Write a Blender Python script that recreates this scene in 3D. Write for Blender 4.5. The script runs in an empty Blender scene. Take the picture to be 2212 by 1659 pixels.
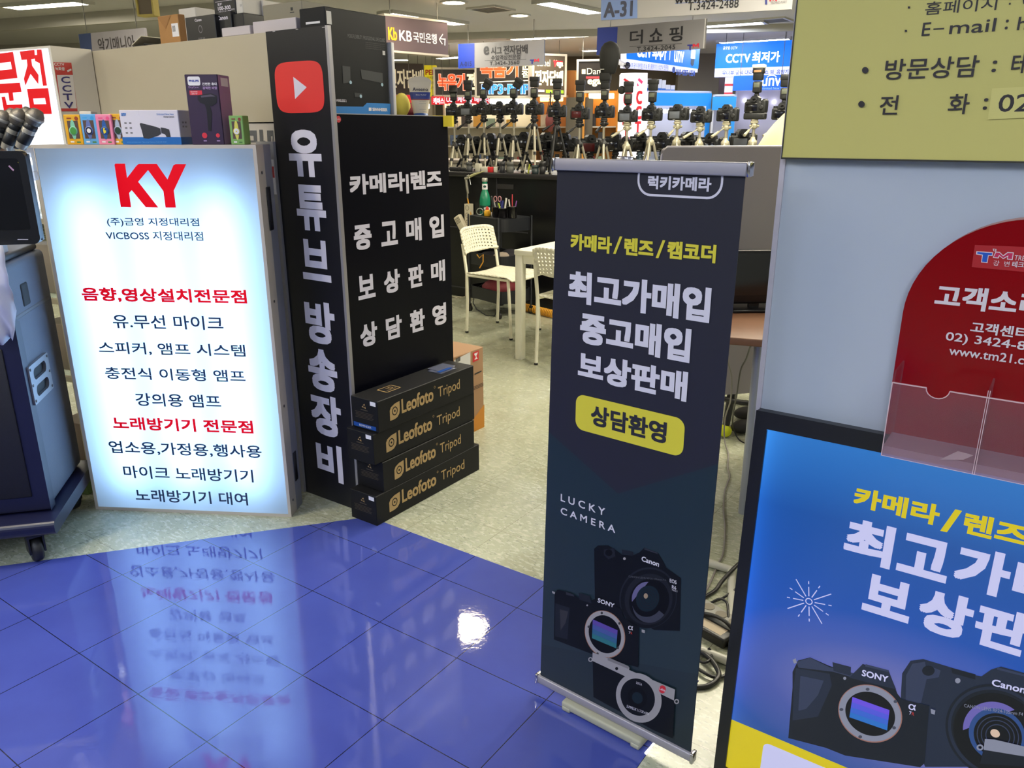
import bpy, bmesh, math, random
from mathutils import Vector, Matrix
from mathutils.geometry import tessellate_polygon
random.seed(7)
SC = bpy.context.scene
COL = SC.collection

# ------------------------------------------------------------------ camera
F = 1697.09; PITCH = 0.310095; ROLL = -0.0012455; CAMZ = 1.4312
_cp, _sp, _cr, _sr = math.cos(PITCH), math.sin(PITCH), math.cos(ROLL), math.sin(ROLL)
_r, _f, _u = Vector((1, 0, 0)), Vector((0, _cp, -_sp)), Vector((0, _sp, _cp))
C_R, C_U, C_F = _cr*_r + _sr*_u, -_sr*_r + _cr*_u, _f
cam_data = bpy.data.cameras.new('camera')
cam_data.sensor_fit = 'HORIZONTAL'; cam_data.sensor_width = 36.0
cam_data.lens = F/2212*36.0; cam_data.clip_start = 0.05; cam_data.clip_end = 100
cam = bpy.data.objects.new('camera', cam_data); COL.objects.link(cam)
_m = Matrix((C_R, C_U, -C_F)).transposed().to_4x4(); _m.translation = Vector((0, 0, CAMZ))
cam.matrix_world = _m
SC.camera = cam

# ------------------------------------------------------------------ view, world
SC.view_settings.view_transform = 'Standard'; SC.view_settings.look = 'None'
SC.view_settings.gamma = 1.0; SC.view_settings.use_curve_mapping = False
SC.view_settings.exposure = 0.0
SC.cycles.use_denoising = True
SC.cycles.sample_clamp_indirect = 6.0
SC.cycles.caustics_reflective = False; SC.cycles.caustics_refractive = False
wd = bpy.data.worlds.new('mall'); SC.world = wd; wd.use_nodes = True
wd.node_tree.nodes['Background'].inputs[0].default_value = (0.75, 0.8, 1.0, 1)
wd.node_tree.nodes['Background'].inputs[1].default_value = 0.28
LAMP = 66.0        # radiance of the fluorescent ceiling strips

# ------------------------------------------------------------------ photo geometry
def ray(px, py):
    return C_R*((px-1106)/F) - C_U*((py-829.5)/F) + C_F
CAMP = Vector((0, 0, CAMZ))
def fl(px, py, z=0.0):
    d = ray(px, py); return CAMP + d*((z-CAMZ)/d.z)
def aty(px, py, y):
    d = ray(px, py); return CAMP + d*(y/d.y)
GY = math.radians(-34.95)          # the tile grid and most of the stands follow this yaw
GV = GY + math.pi/2
class Fr:
    """a standing frame: x to the right along the face, y into the depth, z up"""
    def __init__(s, A, yaw):
        s.A = Vector((A[0], A[1], 0)); s.yaw = yaw
        s.X = Vector((math.cos(yaw), math.sin(yaw), 0)); s.Y = Vector((-math.sin(yaw), math.cos(yaw), 0))
    def uv(s, px, py, y=0.0):
        d = ray(px, py); k = (s.Y.dot(s.A - CAMP) + y)/s.Y.dot(d); P = CAMP + d*k
        return (s.X.dot(P - s.A), P.z)
    def r4(s, L, R, T, B, y=0.0):
        return (s.uv(*L, y)[0], s.uv(*B, y)[1], s.uv(*R, y)[0], s.uv(*T, y)[1])
    def w(s, x, y, z=0.0):
        v = s.A + s.X*x + s.Y*y; return Vector((v.x, v.y, z))

# ------------------------------------------------------------------ materials
def lin(c):
    return tuple(((v/255)/12.92 if v/255 <= 0.04045 else ((v/255+0.055)/1.055)**2.4) for v in c) + (1.0,)
_mats = {}
def mat(name, rgb, rough=0.5, metal=0.0, spec=0.5, emit=0.0, var=0.0, vscale=8.0, bump=0.0, bscale=60.0, alpha=1.0, trans=0.0, ergb=None, base=1.0):
    if name in _mats: return _mats[name]
    m = bpy.data.materials.new(name); m.use_nodes = True
    nt = m.node_tree; b = nt.nodes['Principled BSDF']
    b.inputs['Base Color'].default_value = tuple(x*base for x in lin(rgb)[:3])+(1,); b.inputs['Roughness'].default_value = rough
    b.inputs['Metallic'].default_value = metal; b.inputs['Specular IOR Level'].default_value = spec
    if emit:
        b.inputs['Emission Color'].default_value = lin(ergb or rgb); b.inputs['Emission Strength'].default_value = emit
    if alpha < 1: b.inputs['Alpha'].default_value = alpha
    if trans: b.inputs['Transmission Weight'].default_value = trans
    if var or bump:
        tc = nt.nodes.new('ShaderNodeTexCoord'); nz = nt.nodes.new('ShaderNodeTexNoise')
        nz.inputs['Scale'].default_value = vscale; nz.inputs['Detail'].default_value = 4
        nt.links.new(tc.outputs['Object'], nz.inputs['Vector'])
        if var:
            mx = nt.nodes.new('ShaderNodeMix'); mx.data_type = 'RGBA'
            c = lin(rgb); mx.inputs[6].default_value = tuple(min(1, x*(1-var)) for x in c[:3])+(1,)
            mx.inputs[7].default_value = tuple(min(1, x*(1+var)) for x in c[:3])+(1,)
            nt.links.new(nz.outputs['Fac'], mx.inputs[0]); nt.links.new(mx.outputs[2], b.inputs['Base Color'])
        if bump:
            n2 = nt.nodes.new('ShaderNodeTexNoise'); n2.inputs['Scale'].default_value = bscale
            nt.links.new(tc.outputs['Object'], n2.inputs['Vector'])
            bp = nt.nodes.new('ShaderNodeBump'); bp.inputs['Strength'].default_value = bump; bp.inputs['Distance'].default_value = 0.002
            nt.links.new(n2.outputs['Fac'], bp.inputs['Height']); nt.links.new(bp.outputs['Normal'], b.inputs['Normal'])
    _mats[name] = m; return m
class NT:
    """tiny node helper"""
    def __init__(s, m): s.t = m.node_tree
    def n(s, k, **kw):
        x = s.t.nodes.new(k)
        for a, v in kw.items(): setattr(x, a, v)
        return x
    def l(s, a, b): s.t.links.new(a, b)
    def math(s, op, a, b=None):
        x = s.n('ShaderNodeMath', operation=op)
        for i, v in enumerate((a, b)):
            if v is None: continue
            if isinstance(v, (int, float)): x.inputs[i].default_value = v
            else: s.l(v, x.inputs[i])
        return x.outputs[0]
    def mix(s, f, a, b):
        x = s.n('ShaderNodeMix', data_type='RGBA')
        for i, v in ((0, f), (6, a), (7, b)):
            if isinstance(v, (int, float)): x.inputs[i].default_value = v
            elif isinstance(v, tuple): x.inputs[i].default_value = v
            else: s.l(v, x.inputs[i])
        return x.outputs[2]
    def noise(s, vec, scale, detail=3, rough=0.5):
        x = s.n('ShaderNodeTexNoise'); x.inputs['Scale'].default_value = scale; x.inputs['Detail'].default_value = detail
        x.inputs['Roughness'].default_value = rough
        s.l(vec, x.inputs['Vector']); return x.outputs['Fac']
    def ramp(s, f, pts):
        x = s.n('ShaderNodeValToRGB'); e = x.color_ramp.elements
        while len(e) < len(pts): e.new(0.5)
        for i, (p, c) in enumerate(pts): e[i].position = p; e[i].color = c if len(c) == 4 else lin(c)
        s.l(f, x.inputs[0]); return x.outputs[0]

# ------------------------------------------------------------------ mesh building
class MB:
    def __init__(s): s.v = []; s.f = []; s.m = []; s.s = []
    def add(s, vs, fs, m=0, smooth=False, M=None):
        o = len(s.v)
        for p in vs:
            p = Vector(p); s.v.append(tuple(M @ p) if M else tuple(p))
        for f in fs: s.f.append(tuple(i+o for i in f)); s.m.append(m); s.s.append(smooth)
        return s
    def box(s, x0, x1, y0, y1, z0, z1, m=0, M=None):
        v = [(x0,y0,z0),(x1,y0,z0),(x1,y1,z0),(x0,y1,z0),(x0,y0,z1),(x1,y0,z1),(x1,y1,z1),(x0,y1,z1)]
        return s.add(v, [(0,3,2,1),(4,5,6,7),(0,1,5,4),(1,2,6,5),(2,3,7,6),(3,0,4,7)], m, False, M)
    def rbox(s, x0, x1, y0, y1, z0, z1, r=0.005, m=0, seg=2, M=None):
        b = bmesh.new(); bmesh.ops.create_cube(b, size=1)
        for v in b.verts: v.co = Vector(((x0+x1)/2+v.co.x*(x1-x0), (y0+y1)/2+v.co.y*(y1-y0), (z0+z1)/2+v.co.z*(z1-z0)))
        r = min(r, 0.49*min(abs(x1-x0), abs(y1-y0), abs(z1-z0)))
        bmesh.ops.bevel(b, geom=list(b.edges), offset=r, segments=seg, profile=0.5, affect='EDGES')
        b.verts.index_update()
        s.add([v.co for v in b.verts], [[v.index for v in f.verts] for f in b.faces], m, seg > 1, M); b.free(); return s
    def ring(s, rings, m=0, closed_ends=(True, True), smooth=True):
        n = len(rings[0]); vs = [p for r in rings for p in r]; fs = []
        for i in range(len(rings)-1):
            for j in range(n):
                a, b = i*n+j, i*n+(j+1) % n
                fs.append((a, b, b+n, a+n))
        o = len(s.v); s.add(vs, fs, m, smooth)
        if closed_ends[0]: s.add(rings[0], [tuple(range(n))[::-1]], m)
        if closed_ends[1]: s.add(rings[-1], [tuple(range(n))], m)
        return s
    def tube(s, path, r, n=8, m=0, caps=True):
        path = [Vector(p) for p in path]; rings = []
        up = Vector((0, 0, 1))
        t0 = (path[1]-path[0]).normalized()
        a = t0.orthogonal().normalized()
        for i, p in enumerate(path):
            t = (path[min(i+1, len(path)-1)]-path[max(i-1, 0)]).normalized()
            a = (a - t*a.dot(t)).normalized(); b = t.cross(a)
            rr = r[i] if isinstance(r, (list, tuple)) else r
            rings.append([p + (a*math.cos(2*math.pi*k/n)+b*math.sin(2*math.pi*k/n))*rr for k in range(n)])
        return s.ring(rings, m, (caps, caps))
    def cyl(s, p0, p1, r0, r1=None, n=12, m=0): return s.tube([p0, p1], [r0, r0 if r1 is None else r1], n, m)
    def lathe(s, prof, n=16, c=(0, 0, 0), M=None, m=0, sx=1.0, sy=1.0):
        rings = []
        for r, z in prof:
            ring = [Vector((c[0]+sx*max(r, 1e-5)*math.cos(2*math.pi*k/n), c[1]+sy*max(r, 1e-5)*math.sin(2*math.pi*k/n), c[2]+z)) for k in range(n)]
            rings.append([M @ p for p in ring] if M else ring)
        return s.ring(rings, m)
    def ball(s, c, r, n=14, m=0, sx=1, sy=1, sz=1):
        k = n//2
        return s.lathe([(r*math.sin(math.pi*i/k), -r*sz*math.cos(math.pi*i/k)) for i in range(k+1)], n, c, None, m, sx, sy)
    def flat(s, poly, y=0.0, m=0, holes=()):
        """polygon(s) in the xz plane facing -y"""
        loops = [[Vector((p[0], p[1], 0)) for p in poly]] + [[Vector((p[0], p[1], 0)) for p in h] for h in holes]
        tris = tessellate_polygon(loops); vs = [p for l in loops for p in l]
        fs = []
        for t in tris:
            a, b, c = (vs[i] for i in t)
            fs.append(tuple(t) if (b-a).cross(c-a).z > 0 else tuple(reversed(t)))
        return s.add([(p.x, y, p.y) for p in vs], fs, m)
    def prism(s, poly, y0, y1, m=0, holes=(), ms=None):
        """polygon in xz pulled from y0 (front) to y1 (back)"""
        s.flat(poly, y0, m, holes)
        o = len(s.f); s.flat(poly, y1, m, holes)
        for i in range(o, len(s.f)): s.f[i] = tuple(reversed(s.f[i]))
        for lp in [poly]+list(holes):
            n = len(lp); vs = [(p[0], y0, p[1]) for p in lp]+[(p[0], y1, p[1]) for p in lp]
            s.add(vs, [(i, (i+1) % n, n+(i+1) % n, n+i) for i in range(n)], m if ms is None else ms)
        return s
    def mesh(s, name, mats):
        me = bpy.data.meshes.new(name); me.from_pydata(s.v, [], s.f)
        for m in (mats if isinstance(mats, (list, tuple)) else [mats]): me.materials.append(m)
        me.polygons.foreach_set('material_index', s.m); me.polygons.foreach_set('use_smooth', s.s)
        b = bmesh.new(); b.from_mesh(me)
        if s.fix: bmesh.ops.recalc_face_normals(b, faces=b.faces)
        b.to_mesh(me); b.free(); me.update(); return me
    fix = False
    def build(s, name, mats, parent=None, loc=None):
        return link(name, s.mesh(name, mats), parent, loc)
def link(name, me, parent=None, loc=None):
    o = bpy.data.objects.new(name, me); COL.objects.link(o)
    if parent: o.parent = parent
    if loc: o.location = loc
    return o
def tag(o, label, cat, group=None, kind=None):
    if label: o['label'] = label
    if cat: o['category'] = cat
    if group: o['group'] = group
    if kind: o['kind'] = kind
    return o
def thing(name, label, cat, loc=(0, 0, 0), yaw=0.0, group=None):
    o = bpy.data.objects.new(name, None); COL.objects.link(o); o.empty_display_size = 0.05
    o.location = loc; o.rotation_euler = (0, 0, yaw)
    return tag(o, label, cat, group)
def at(fr, name, label, cat, group=None, z=0.0):
    """an empty at a frame's origin: children use the frame's own x, y, z"""
    return thing(name, label, cat, (fr.A.x, fr.A.y, z), fr.yaw, group)
def struct(o): o['kind'] = 'structure'; return o
def copy_tree(o, parent=None):
    c = o.copy(); COL.objects.link(c)
    if parent: c.parent = parent
    for ch in list(o.children): copy_tree(ch, c)
    return c

# ------------------------------------------------------------------ lettering
_txt = {}
def text_raw(s, sp=1.0):
    if (s, sp) in _txt: return _txt[(s, sp)]
    c = bpy.data.curves.new('t', 'FONT'); c.body = s; c.size = 1.0; c.resolution_u = 3; c.fill_mode = 'FRONT'; c.space_character = sp
    o = bpy.data.objects.new('t', c); COL.objects.link(o)
    dg = bpy.context.evaluated_depsgraph_get(); dg.update()
    me = bpy.data.meshes.new_from_object(o.evaluated_get(dg))
    vs = [(v.co.x, v.co.y) for v in me.vertices]; fs = [tuple(p.vertices) for p in me.polygons]
    bpy.data.objects.remove(o); bpy.data.curves.remove(c); bpy.data.meshes.remove(me)
    x0 = min(v[0] for v in vs); x1 = max(v[0] for v in vs); y0 = min(v[1] for v in vs); y1 = max(v[1] for v in vs)
    vs = [((x-x0)/max(x1-x0, 1e-6), (y-y0)/max(y1-y0, 1e-6)) for x, y in vs]
    fs2 = []
    for f in fs:
        a, b, cc = (vs[i] for i in f[:3])
        fs2.append(f if (b[0]-a[0])*(cc[1]-a[1])-(b[1]-a[1])*(cc[0]-a[0]) >= 0 else f[::-1])
    _txt[(s, sp)] = (vs, fs2, (x1-x0)/max(y1-y0, 1e-6)); return _txt[(s, sp)]
def letters(parent, s, rect, m, y=-0.0012, bold=0.0, shear=0.0, sp=1.0, name='lettering', mb=None):
    vs, fs, _ = text_raw(s, sp); x0, z0, x1, z1 = rect
    h = z1-z0; r = bold*abs(h); b = mb or MB()
    offs = [(0, 0)] if not bold else [(0, 0), (r, r), (-r, r), (r, -r), (-r, -r), (r, 0), (-r, 0), (0, r), (0, -r)]
    for i, (dx, dz) in enumerate(offs):
        b.add([(x0+r+(x1-x0-2*r)*p[0]+dx+shear*h*p[1], y-i*2e-5, z0+r+(h-2*r)*p[1]+dz) for p in vs], fs)
    if mb: return None
    return b.build(name, m, parent)
def word_cuts(s):
    """where a line of lettering falls apart into its words, as fractions of its width"""
    vs, fs, _ = text_raw(s); iv = sorted((min(vs[i][0] for i in f), max(vs[i][0] for i in f)) for f in fs); gaps = []; e = iv[0][1]
    for a, c in iv:
        if a > e: gaps.append((a-e, (a+e)/2))
        e = max(e, c)
    return sorted(g[1] for g in sorted(gaps, reverse=True)[:s.count(' ')])
def words(parent, s, rect, m, y, bold):
    """one mesh per word, all set in one line"""
    vs, fs, _ = text_raw(s); cuts = [-1]+word_cuts(s)+[2]; x0, z0, x1, z1 = rect; r = bold*(z1-z0)
    for a, c in zip(cuts, cuts[1:]):
        sub = [f for f in fs if a < vs[f[0]][0] < c]; ids = sorted({i for f in sub for i in f}); k = {i: n for n, i in enumerate(ids)}; b = MB()
        for j, (dx, dz) in enumerate([(0, 0), (r, r), (-r, r), (r, -r), (-r, -r), (r, 0), (-r, 0), (0, r), (0, -r)] if bold else [(0, 0)]):
            b.add([(x0+r+(x1-x0-2*r)*vs[i][0]+dx, y-j*2e-5, z0+r+(z1-z0-2*r)*vs[i][1]+dz) for i in ids], [tuple(k[i] for i in f) for f in sub])
        b.build('lettering', m, parent)
def ell(cx, cy, rx, ry, n=40, rot=0.0, a0=0, a1=360):
    ca, sa = math.cos(math.radians(rot)), math.sin(math.radians(rot)); out = []
    full = (a1-a0) >= 360
    for k in range(n if full else n+1):
        t = math.radians(a0+(a1-a0)*k/n); x, y = rx*math.cos(t), ry*math.sin(t)
        out.append((cx+x*ca-y*sa, cy+x*sa+y*ca))
    return out
def rrect(x0, z0, x1, z1, r, n=6):
    out = []
    for cx, cz, a in ((x1-r, z1-r, 0), (x0+r, z1-r, 90), (x0+r, z0+r, 180), (x1-r, z0+r, 270)):
        for k in range(n+1):
            t = math.radians(a+90*k/n); out.append((cx+r*math.cos(t), cz+r*math.sin(t)))
    return out
class Art:
    """flat printed shapes on a face, outlined in photo pixels, stacked a hair apart"""
    def __init__(s, fr, parent, sc, ox, oy, y=-0.0008):
        s.fr, s.p, s.sc, s.ox, s.oy, s.y = fr, parent, sc, ox, oy, y
    def pt(s, p): return s.fr.uv(s.ox+p[0]*s.sc, s.oy+p[1]*s.sc)
    def poly(s, pts, m, name='print', holes=(), dy=0):
        s.y -= 0.00006
        b = MB(); b.flat([s.pt(p) for p in pts], s.y, 0, [[s.pt(p) for p in h] for h in holes]); return b.build(name, m, s.p)
    def polys(s, lst, m, name='print'):
        s.y -= 0.00006; b = MB()
        for pts in lst: b.flat([s.pt(p) for p in pts], s.y)
        return b.build(name, m, s.p)
    def text(s, t, L, R, T, B, m, bold=0.0, shear=0.0, sp=1.0):
        s.y -= 0.00012
        rect = (s.pt(L)[0], s.pt(B)[1], s.pt(R)[0], s.pt(T)[1]); return letters(s.p, t, rect, m, s.y, bold, shear, sp)
    def quadtext(s, t, TL, TR, BR, BL, m, bold=0.0, sp=1.0):
        """lettering spread over four printed corners"""
        s.y -= 0.00012
        vs, fs, _ = text_raw(t, sp); c = [Vector(s.pt(p)) for p in (BL, BR, TR, TL)]
        h = (c[3]-c[0]).length; r = bold*h; b = MB()
        offs = [(0, 0)] if not bold else [(0, 0), (r, r), (-r, r), (r, -r), (-r, -r), (r, 0), (-r, 0), (0, r), (0, -r)]
        for i, (dx, dz) in enumerate(offs):
            pts = []
            for x, y in vs:
                q = (c[0]*(1-x)+c[1]*x)*(1-y)+(c[3]*(1-x)+c[2]*x)*y
                pts.append((q.x+dx, s.y-i*1e-5, q.y+dz))
            b.add(pts, fs)
        return b.build('lettering', m, s.p)

# ================================================================== SETTING
TS = 0.303                                   # floor tile
ORG = Vector((-0.805, 3.091, 0))             # a corner of the blue tile grid
def floor_mats():
    def common(name, offx, offy):
        m = bpy.data.materials.new(name); m.use_nodes = True; k = NT(m); b = m.node_tree.nodes['Principled BSDF']
        tc = k.n('ShaderNodeTexCoord'); sp = k.n('ShaderNodeSeparateXYZ'); k.l(tc.outputs['Object'], sp.inputs[0])
        ds = []
        for o, off in ((sp.outputs['X'], offx), (sp.outputs['Y'], offy)):
            fr = k.math('FRACT', k.math('ADD', k.math('DIVIDE', o, TS), 50.0+off))
            ds.append(k.math('MULTIPLY', k.math('MINIMUM', fr, k.math('SUBTRACT', 1.0, fr)), TS))
        d = k.math('MINIMUM', ds[0], ds[1])
        return m, k, b, tc, sp, d
    m, k, b, tc, sp, d = common('blue_floor_tile', 0.0, 0.0)
    line = k.math('LESS_THAN', d, 0.0013)
    ix = k.math('FLOOR', k.math('ADD', k.math('DIVIDE', sp.outputs['X'], TS), 50.0)); iy = k.math('FLOOR', k.math('ADD', k.math('DIVIDE', sp.outputs['Y'], TS), 50.0))
    cb = k.n('ShaderNodeCombineXYZ'); k.l(ix, cb.inputs[0]); k.l(iy, cb.inputs[1])
    wn = k.n('ShaderNodeTexWhiteNoise'); k.l(cb.outputs[0], wn.inputs['Vector'])
    nz = k.noise(tc.outputs['Object'], 6, 5, 0.6)
    c = k.mix(nz, lin((60, 68, 142)), lin((70, 82, 160)))
    c = k.mix(k.math('MULTIPLY', wn.outputs['Value'], 0.25), c, lin((66, 84, 164)))
    c = k.mix(line, c, lin((22, 24, 52)))
    k.l(c, b.inputs['Base Color'])
    rf = k.noise(tc.outputs['Object'], 3.5, 5, 0.7)
    k.l(k.math('ADD', k.math('MULTIPLY', rf, 0.05), 0.018), b.inputs['Roughness'])
    b.inputs['Specular IOR Level'].default_value = 0.9
    n1 = k.noise(tc.outputs['Object'], 55, 3, 0.6); n2 = k.noise(tc.outputs['Object'], 9, 2, 0.5)
    hgt = k.math('ADD', k.math('MULTIPLY', n1, 0.35), k.math('ADD', n2, k.math('MULTIPLY', k.math('SUBTRACT', 1.0, line), 0.6)))
    bp = k.n('ShaderNodeBump'); bp.inputs['Strength'].default_value = 0.15; bp.inputs['Distance'].default_value = 0.0022
    k.l(hgt, bp.inputs['Height']); k.l(bp.outputs['Normal'], b.inputs['Normal'])
    blue = m
    m, k, b, tc, sp, d = common('cream_floor_tile', 0.10, 0.75)
    line = k.math('LESS_THAN', d, 0.0008)
    st = k.n('ShaderNodeMapping'); st.inputs['Scale'].default_value = (1.0, 2.3, 1.0); st.inputs['Rotation'].default_value = (0, 0, math.radians(35)); k.l(tc.outputs['Object'], st.inputs[0])
    c = k.mix(k.noise(tc.outputs['Object'], 2.0, 3), lin((160, 163, 142)), lin((173, 175, 150)))
    c = k.mix(k.math('GREATER_THAN', k.noise(st.outputs[0], 34, 3, 0.55), 0.56), c, lin((188, 187, 168)))
    c = k.mix(k.math('GREATER_THAN', k.noise(st.outputs[0], 47, 3, 0.6), 0.62), c, lin((140, 145, 130)))
    c = k.mix(k.math('GREATER_THAN', k.noise(st.outputs[0], 71, 2, 0.5), 0.735), c, lin((96, 100, 92)))
    c = k.mix(k.math('MULTIPLY', line, 0.75), c, lin((92, 88, 74)))
    dirt = k.ramp(k.noise(tc.outputs['Object'], 1.3, 6, 0.7), [(0.52, (255, 255, 255)), (0.75, (196, 188, 170))])
    mu = k.n('ShaderNodeMix', data_type='RGBA', blend_type='MULTIPLY'); mu.inputs[0].default_value = 0.7
    k.l(c, mu.inputs[6]); k.l(dirt, mu.inputs[7]); k.l(mu.outputs[2], b.inputs['Base Color'])
    k.l(k.math('ADD', k.math('MULTIPLY', k.noise(tc.outputs['Object'], 7, 4), 0.2), 0.16), b.inputs['Roughness'])
    bp = k.n('ShaderNodeBump'); bp.inputs['Strength'].default_value = 0.12; bp.inputs['Distance'].default_value = 0.002
    k.l(k.math('ADD', k.noise(tc.outputs['Object'], 30, 2), k.math('SUBTRACT', 1.0, line)), bp.inputs['Height']); k.l(bp.outputs['Normal'], b.inputs['Normal'])
    return blue, m
blue_m, cream_m = floor_mats()
def build_floor():
    T = TS
    blue = [(1.28*T, -0.41*T), (5.6*T, -0.41*T), (5.6*T, -1.0*T), (6.0*T, -1.0*T), (6.0*T, -16*T), (-10.5*T, -16*T), (-10.5*T, -(3.70+(10.5-1.33)*(3.70-0.6)/(1.33+1.132))*T)]
    out = [(-30, -30), (30, -30), (30, 30), (-30, 30)]
    me = bpy.data.meshes.new('floor')
    loops = [[Vector((x, y, 0)) for x, y in out], [Vector((x, y, 0)) for x, y in blue]]
    tr = tessellate_polygon(loops); vs = [p for l in loops for p in l]; nb = len(blue)
    tb_ = [tuple(i+4 for i in t) for t in tessellate_polygon([loops[1]])]; fs = [tuple(t) for t in tr] + tb_
    fs = [f if (vs[f[1]]-vs[f[0]]).cross(vs[f[2]]-vs[f[0]]).z > 0 else f[::-1] for f in fs]
    me.from_pydata(vs, [], fs); me.materials.append(cream_m); me.materials.append(blue_m)
    for i in range(len(tr), len(fs)): me.polygons[i].material_index = 1
    o = link('floor', me, None, ORG); o.rotation_euler = (0, 0, GY); struct(o)
build_floor()

CEIL = 2.75
ceil_m = mat('ceiling_paint', (210, 206, 206), 0.9, var=0.03, vscale=1.5)
b = MB(); b.box(-14, 14, -5, 20, CEIL, CEIL+0.1); struct(b.build('ceiling', ceil_m))
# dropped soffits that step the ceiling down
soff = mat('soffit_paint', (188, 184, 176), 0.9)
fs_ = Fr(fl(0, 66, 2.62), GY); b = MB(); b.box(-4, 3.4, 0.0, 0.06, 2.62, CEIL)
o = b.build('trim_1', soff, None, fs_.A); o.rotation_euler = (0, 0, math.radians(-22)); struct(o)
b = MB(); b.box(-9, 9, 0, 0.05, 2.66, CEIL); o = b.build('trim_2', soff, None, (0.5, 11.6, 0)); o.rotation_euler = (0, 0, math.radians(-12)); struct(o)
dark_wall = mat('far_wall_paint', (112, 104, 92), 0.8, var=0.05)
b = MB(); b.box(-14, 14, 19.8, 20, 0, CEIL); struct(b.build('wall_back', dark_wall))
b = MB(); b.box(-14, -13.8, -5, 20, 0, CEIL); struct(b.build('wall_left', mat('side_wall_paint', (150, 144, 132), 0.8)))
b = MB(); b.box(13.8, 14, -5, 20, 0, CEIL); struct(b.build('wall_right', mat('side_wall_paint', (150, 144, 132), 0.8)))

# ------------------------------------------------------------------ ceiling lights
steel = mat('white_enamel', (206, 204, 198), 0.4)
tube_m = mat('warm_fluorescent_tube', (255, 244, 214), 0.5, emit=LAMP, ergb=(255, 247, 224))
tubew_m = mat('white_fluorescent_tube', (255, 252, 246), 0.5, emit=LAMP, ergb=(228, 238, 255))
def strip(P0, P1, label, m=tube_m, w=0.17):
    d = (P1-P0); L = d.length; yaw = math.atan2(d.y, d.x); c = (P0+P1)/2
    t = thing('ceiling_light', label, 'ceiling light', (c.x, c.y, CEIL), yaw, 'fluorescent strips in the ceiling')
    h = MB(); h.box(-L/2-.06, L/2+.06, -w/2-.05, -w/2-.01, -.035, 0); h.box(-L/2-.06, L/2+.06, w/2+.01, w/2+.05, -.035, 0)
    h.box(-L/2-.06, -L/2-.02, -w/2-.01, w/2+.01, -.035, 0); h.box(L/2+.02, L/2+.06, -w/2-.01, w/2+.01, -.035, 0)
    h.build('frame', steel, t)
    b = MB(); b.rbox(-L/2, L/2, -w/2, w/2, -.03, -.002, .012); b.build('tube', m, t)
    return t
SL = [((25, 11), (172, 0), 'fluorescent strip at the upper left above the red lettered light box', tube_m),
      ((839, 24), (990, 47), 'fluorescent strip just above the brown bank sign', tube_m),
      ((1111, 81), (1280, 71), 'fluorescent strip above the grey e cigarette hanging sign', tube_m),
      ((1177, 0), (1283, 22), 'fluorescent strip at the top edge left of the pale blue tag', tubew_m),
      ((1525, 52), (1645, 44), 'white fluorescent strip beside the square vent', tubew_m),
      ((1560, 88), (1703, 80), 'white fluorescent strip right above the wide blue lit sign', tubew_m)]
for a, c, lb, m in SL: strip(fl(*a, CEIL), fl(*c, CEIL), lb, m)
strip(fl(845, 128, CEIL)+Vector((-.7, -.3, 0)), fl(880, 126, CEIL), 'small distant fluorescent strip seen under the bank sign', tube_m)
strip(fl(1262, 106, CEIL), fl(1330, 104, CEIL), 'small distant fluorescent strip left of the grey shopping sign', tube_m)
strip(fl(950, 123, CEIL), fl(1010, 118, CEIL), 'small distant fluorescent strip between bank sign and blue tag', tube_m)
# unseen strips assumed over the aisle, more added to brighten wall, floor and table
for x, y, a in ((-3.6, 6.6, 35), (-5.2, 3.2, 35), (4.6, 5.0, 35), (3.4, 7.6, 35), (1.5, 7.0, 35), (-1.2, 8.0, 35), (3.0, 2.8, 35),
                (1.5, 3.7, 35), (1.7, 5.0, 35), (2.9, 6.2, 35), (3.0, 4.2, 35), (-2.9, 0.2, 35), (-2.2, 1.9, 35), (-4.2, 1.6, 35), (-3.6, -2.0, 35), (-0.3, -2.6, 35), (-0.9, -0.7, 35), (0.6, -1.5, 35), (0.95, 4.4, 35)):
    d = Vector((math.cos(math.radians(a+20)), math.sin(math.radians(a+20)), 0))*0.59
    strip(Vector((x, y, CEIL))-d, Vector((x, y, CEIL))+d, 'unseen fluorescent strip added over the aisle to brighten the scene', tube_m if y > 1 else tubew_m)
down_m = mat('downlight_glass', (255, 240, 205), 0.4, emit=40, ergb=(255, 236, 200))
def downlight(P, label, r=0.085):
    t = thing('downlight', label, 'downlight', (P.x, P.y, CEIL), 0, 'round downlights')
    b = MB(); b.lathe([(r+.03, 0), (r+.03, -.012), (r, -.014), (r, 0)], 24); b.build('trim_ring', steel, t)
    b = MB(); b.lathe([(0.001, -.012), (r*.98, -.010), (r*.98, 0)], 24); b.build('lamp', down_m, t)
downlight(fl(980, 4, CEIL), 'round downlight at the top edge, left of the square vent', .12)
downlight(fl(1123, 32, CEIL), 'round downlight above the grey e cigarette sign', .10)
downlight(Vector((-0.42, 5.95, CEIL)), 'round downlight whose glint lies on the blue floor', .19)
def vent(P, yaw, label):
    t = thing('ceiling_vent', label, 'air vent', (P.x, P.y, CEIL), yaw)
    b = MB(); b.box(-.2, .2, -.2, -.17, -.02, 0); b.box(-.2, .2, .17, .2, -.02, 0); b.box(-.2, -.17, -.17, .17, -.02, 0); b.box(.17, .2, -.17, .17, -.02, 0)
    b.build('frame', steel, t)
    b = MB()
    for i in range(9): b.box(-.17, .17, -.16+i*.038, -.14+i*.038, -.016, -.004)
    b.build('slats', mat('vent_grey', (120, 116, 110), .6), t)
vent(fl(1060, 18, CEIL), GY, 'square grey air vent between the two round downlights')
vent(fl(1670, 42, CEIL), GY, 'square white air vent at the right under the top hanging sign')

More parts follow.
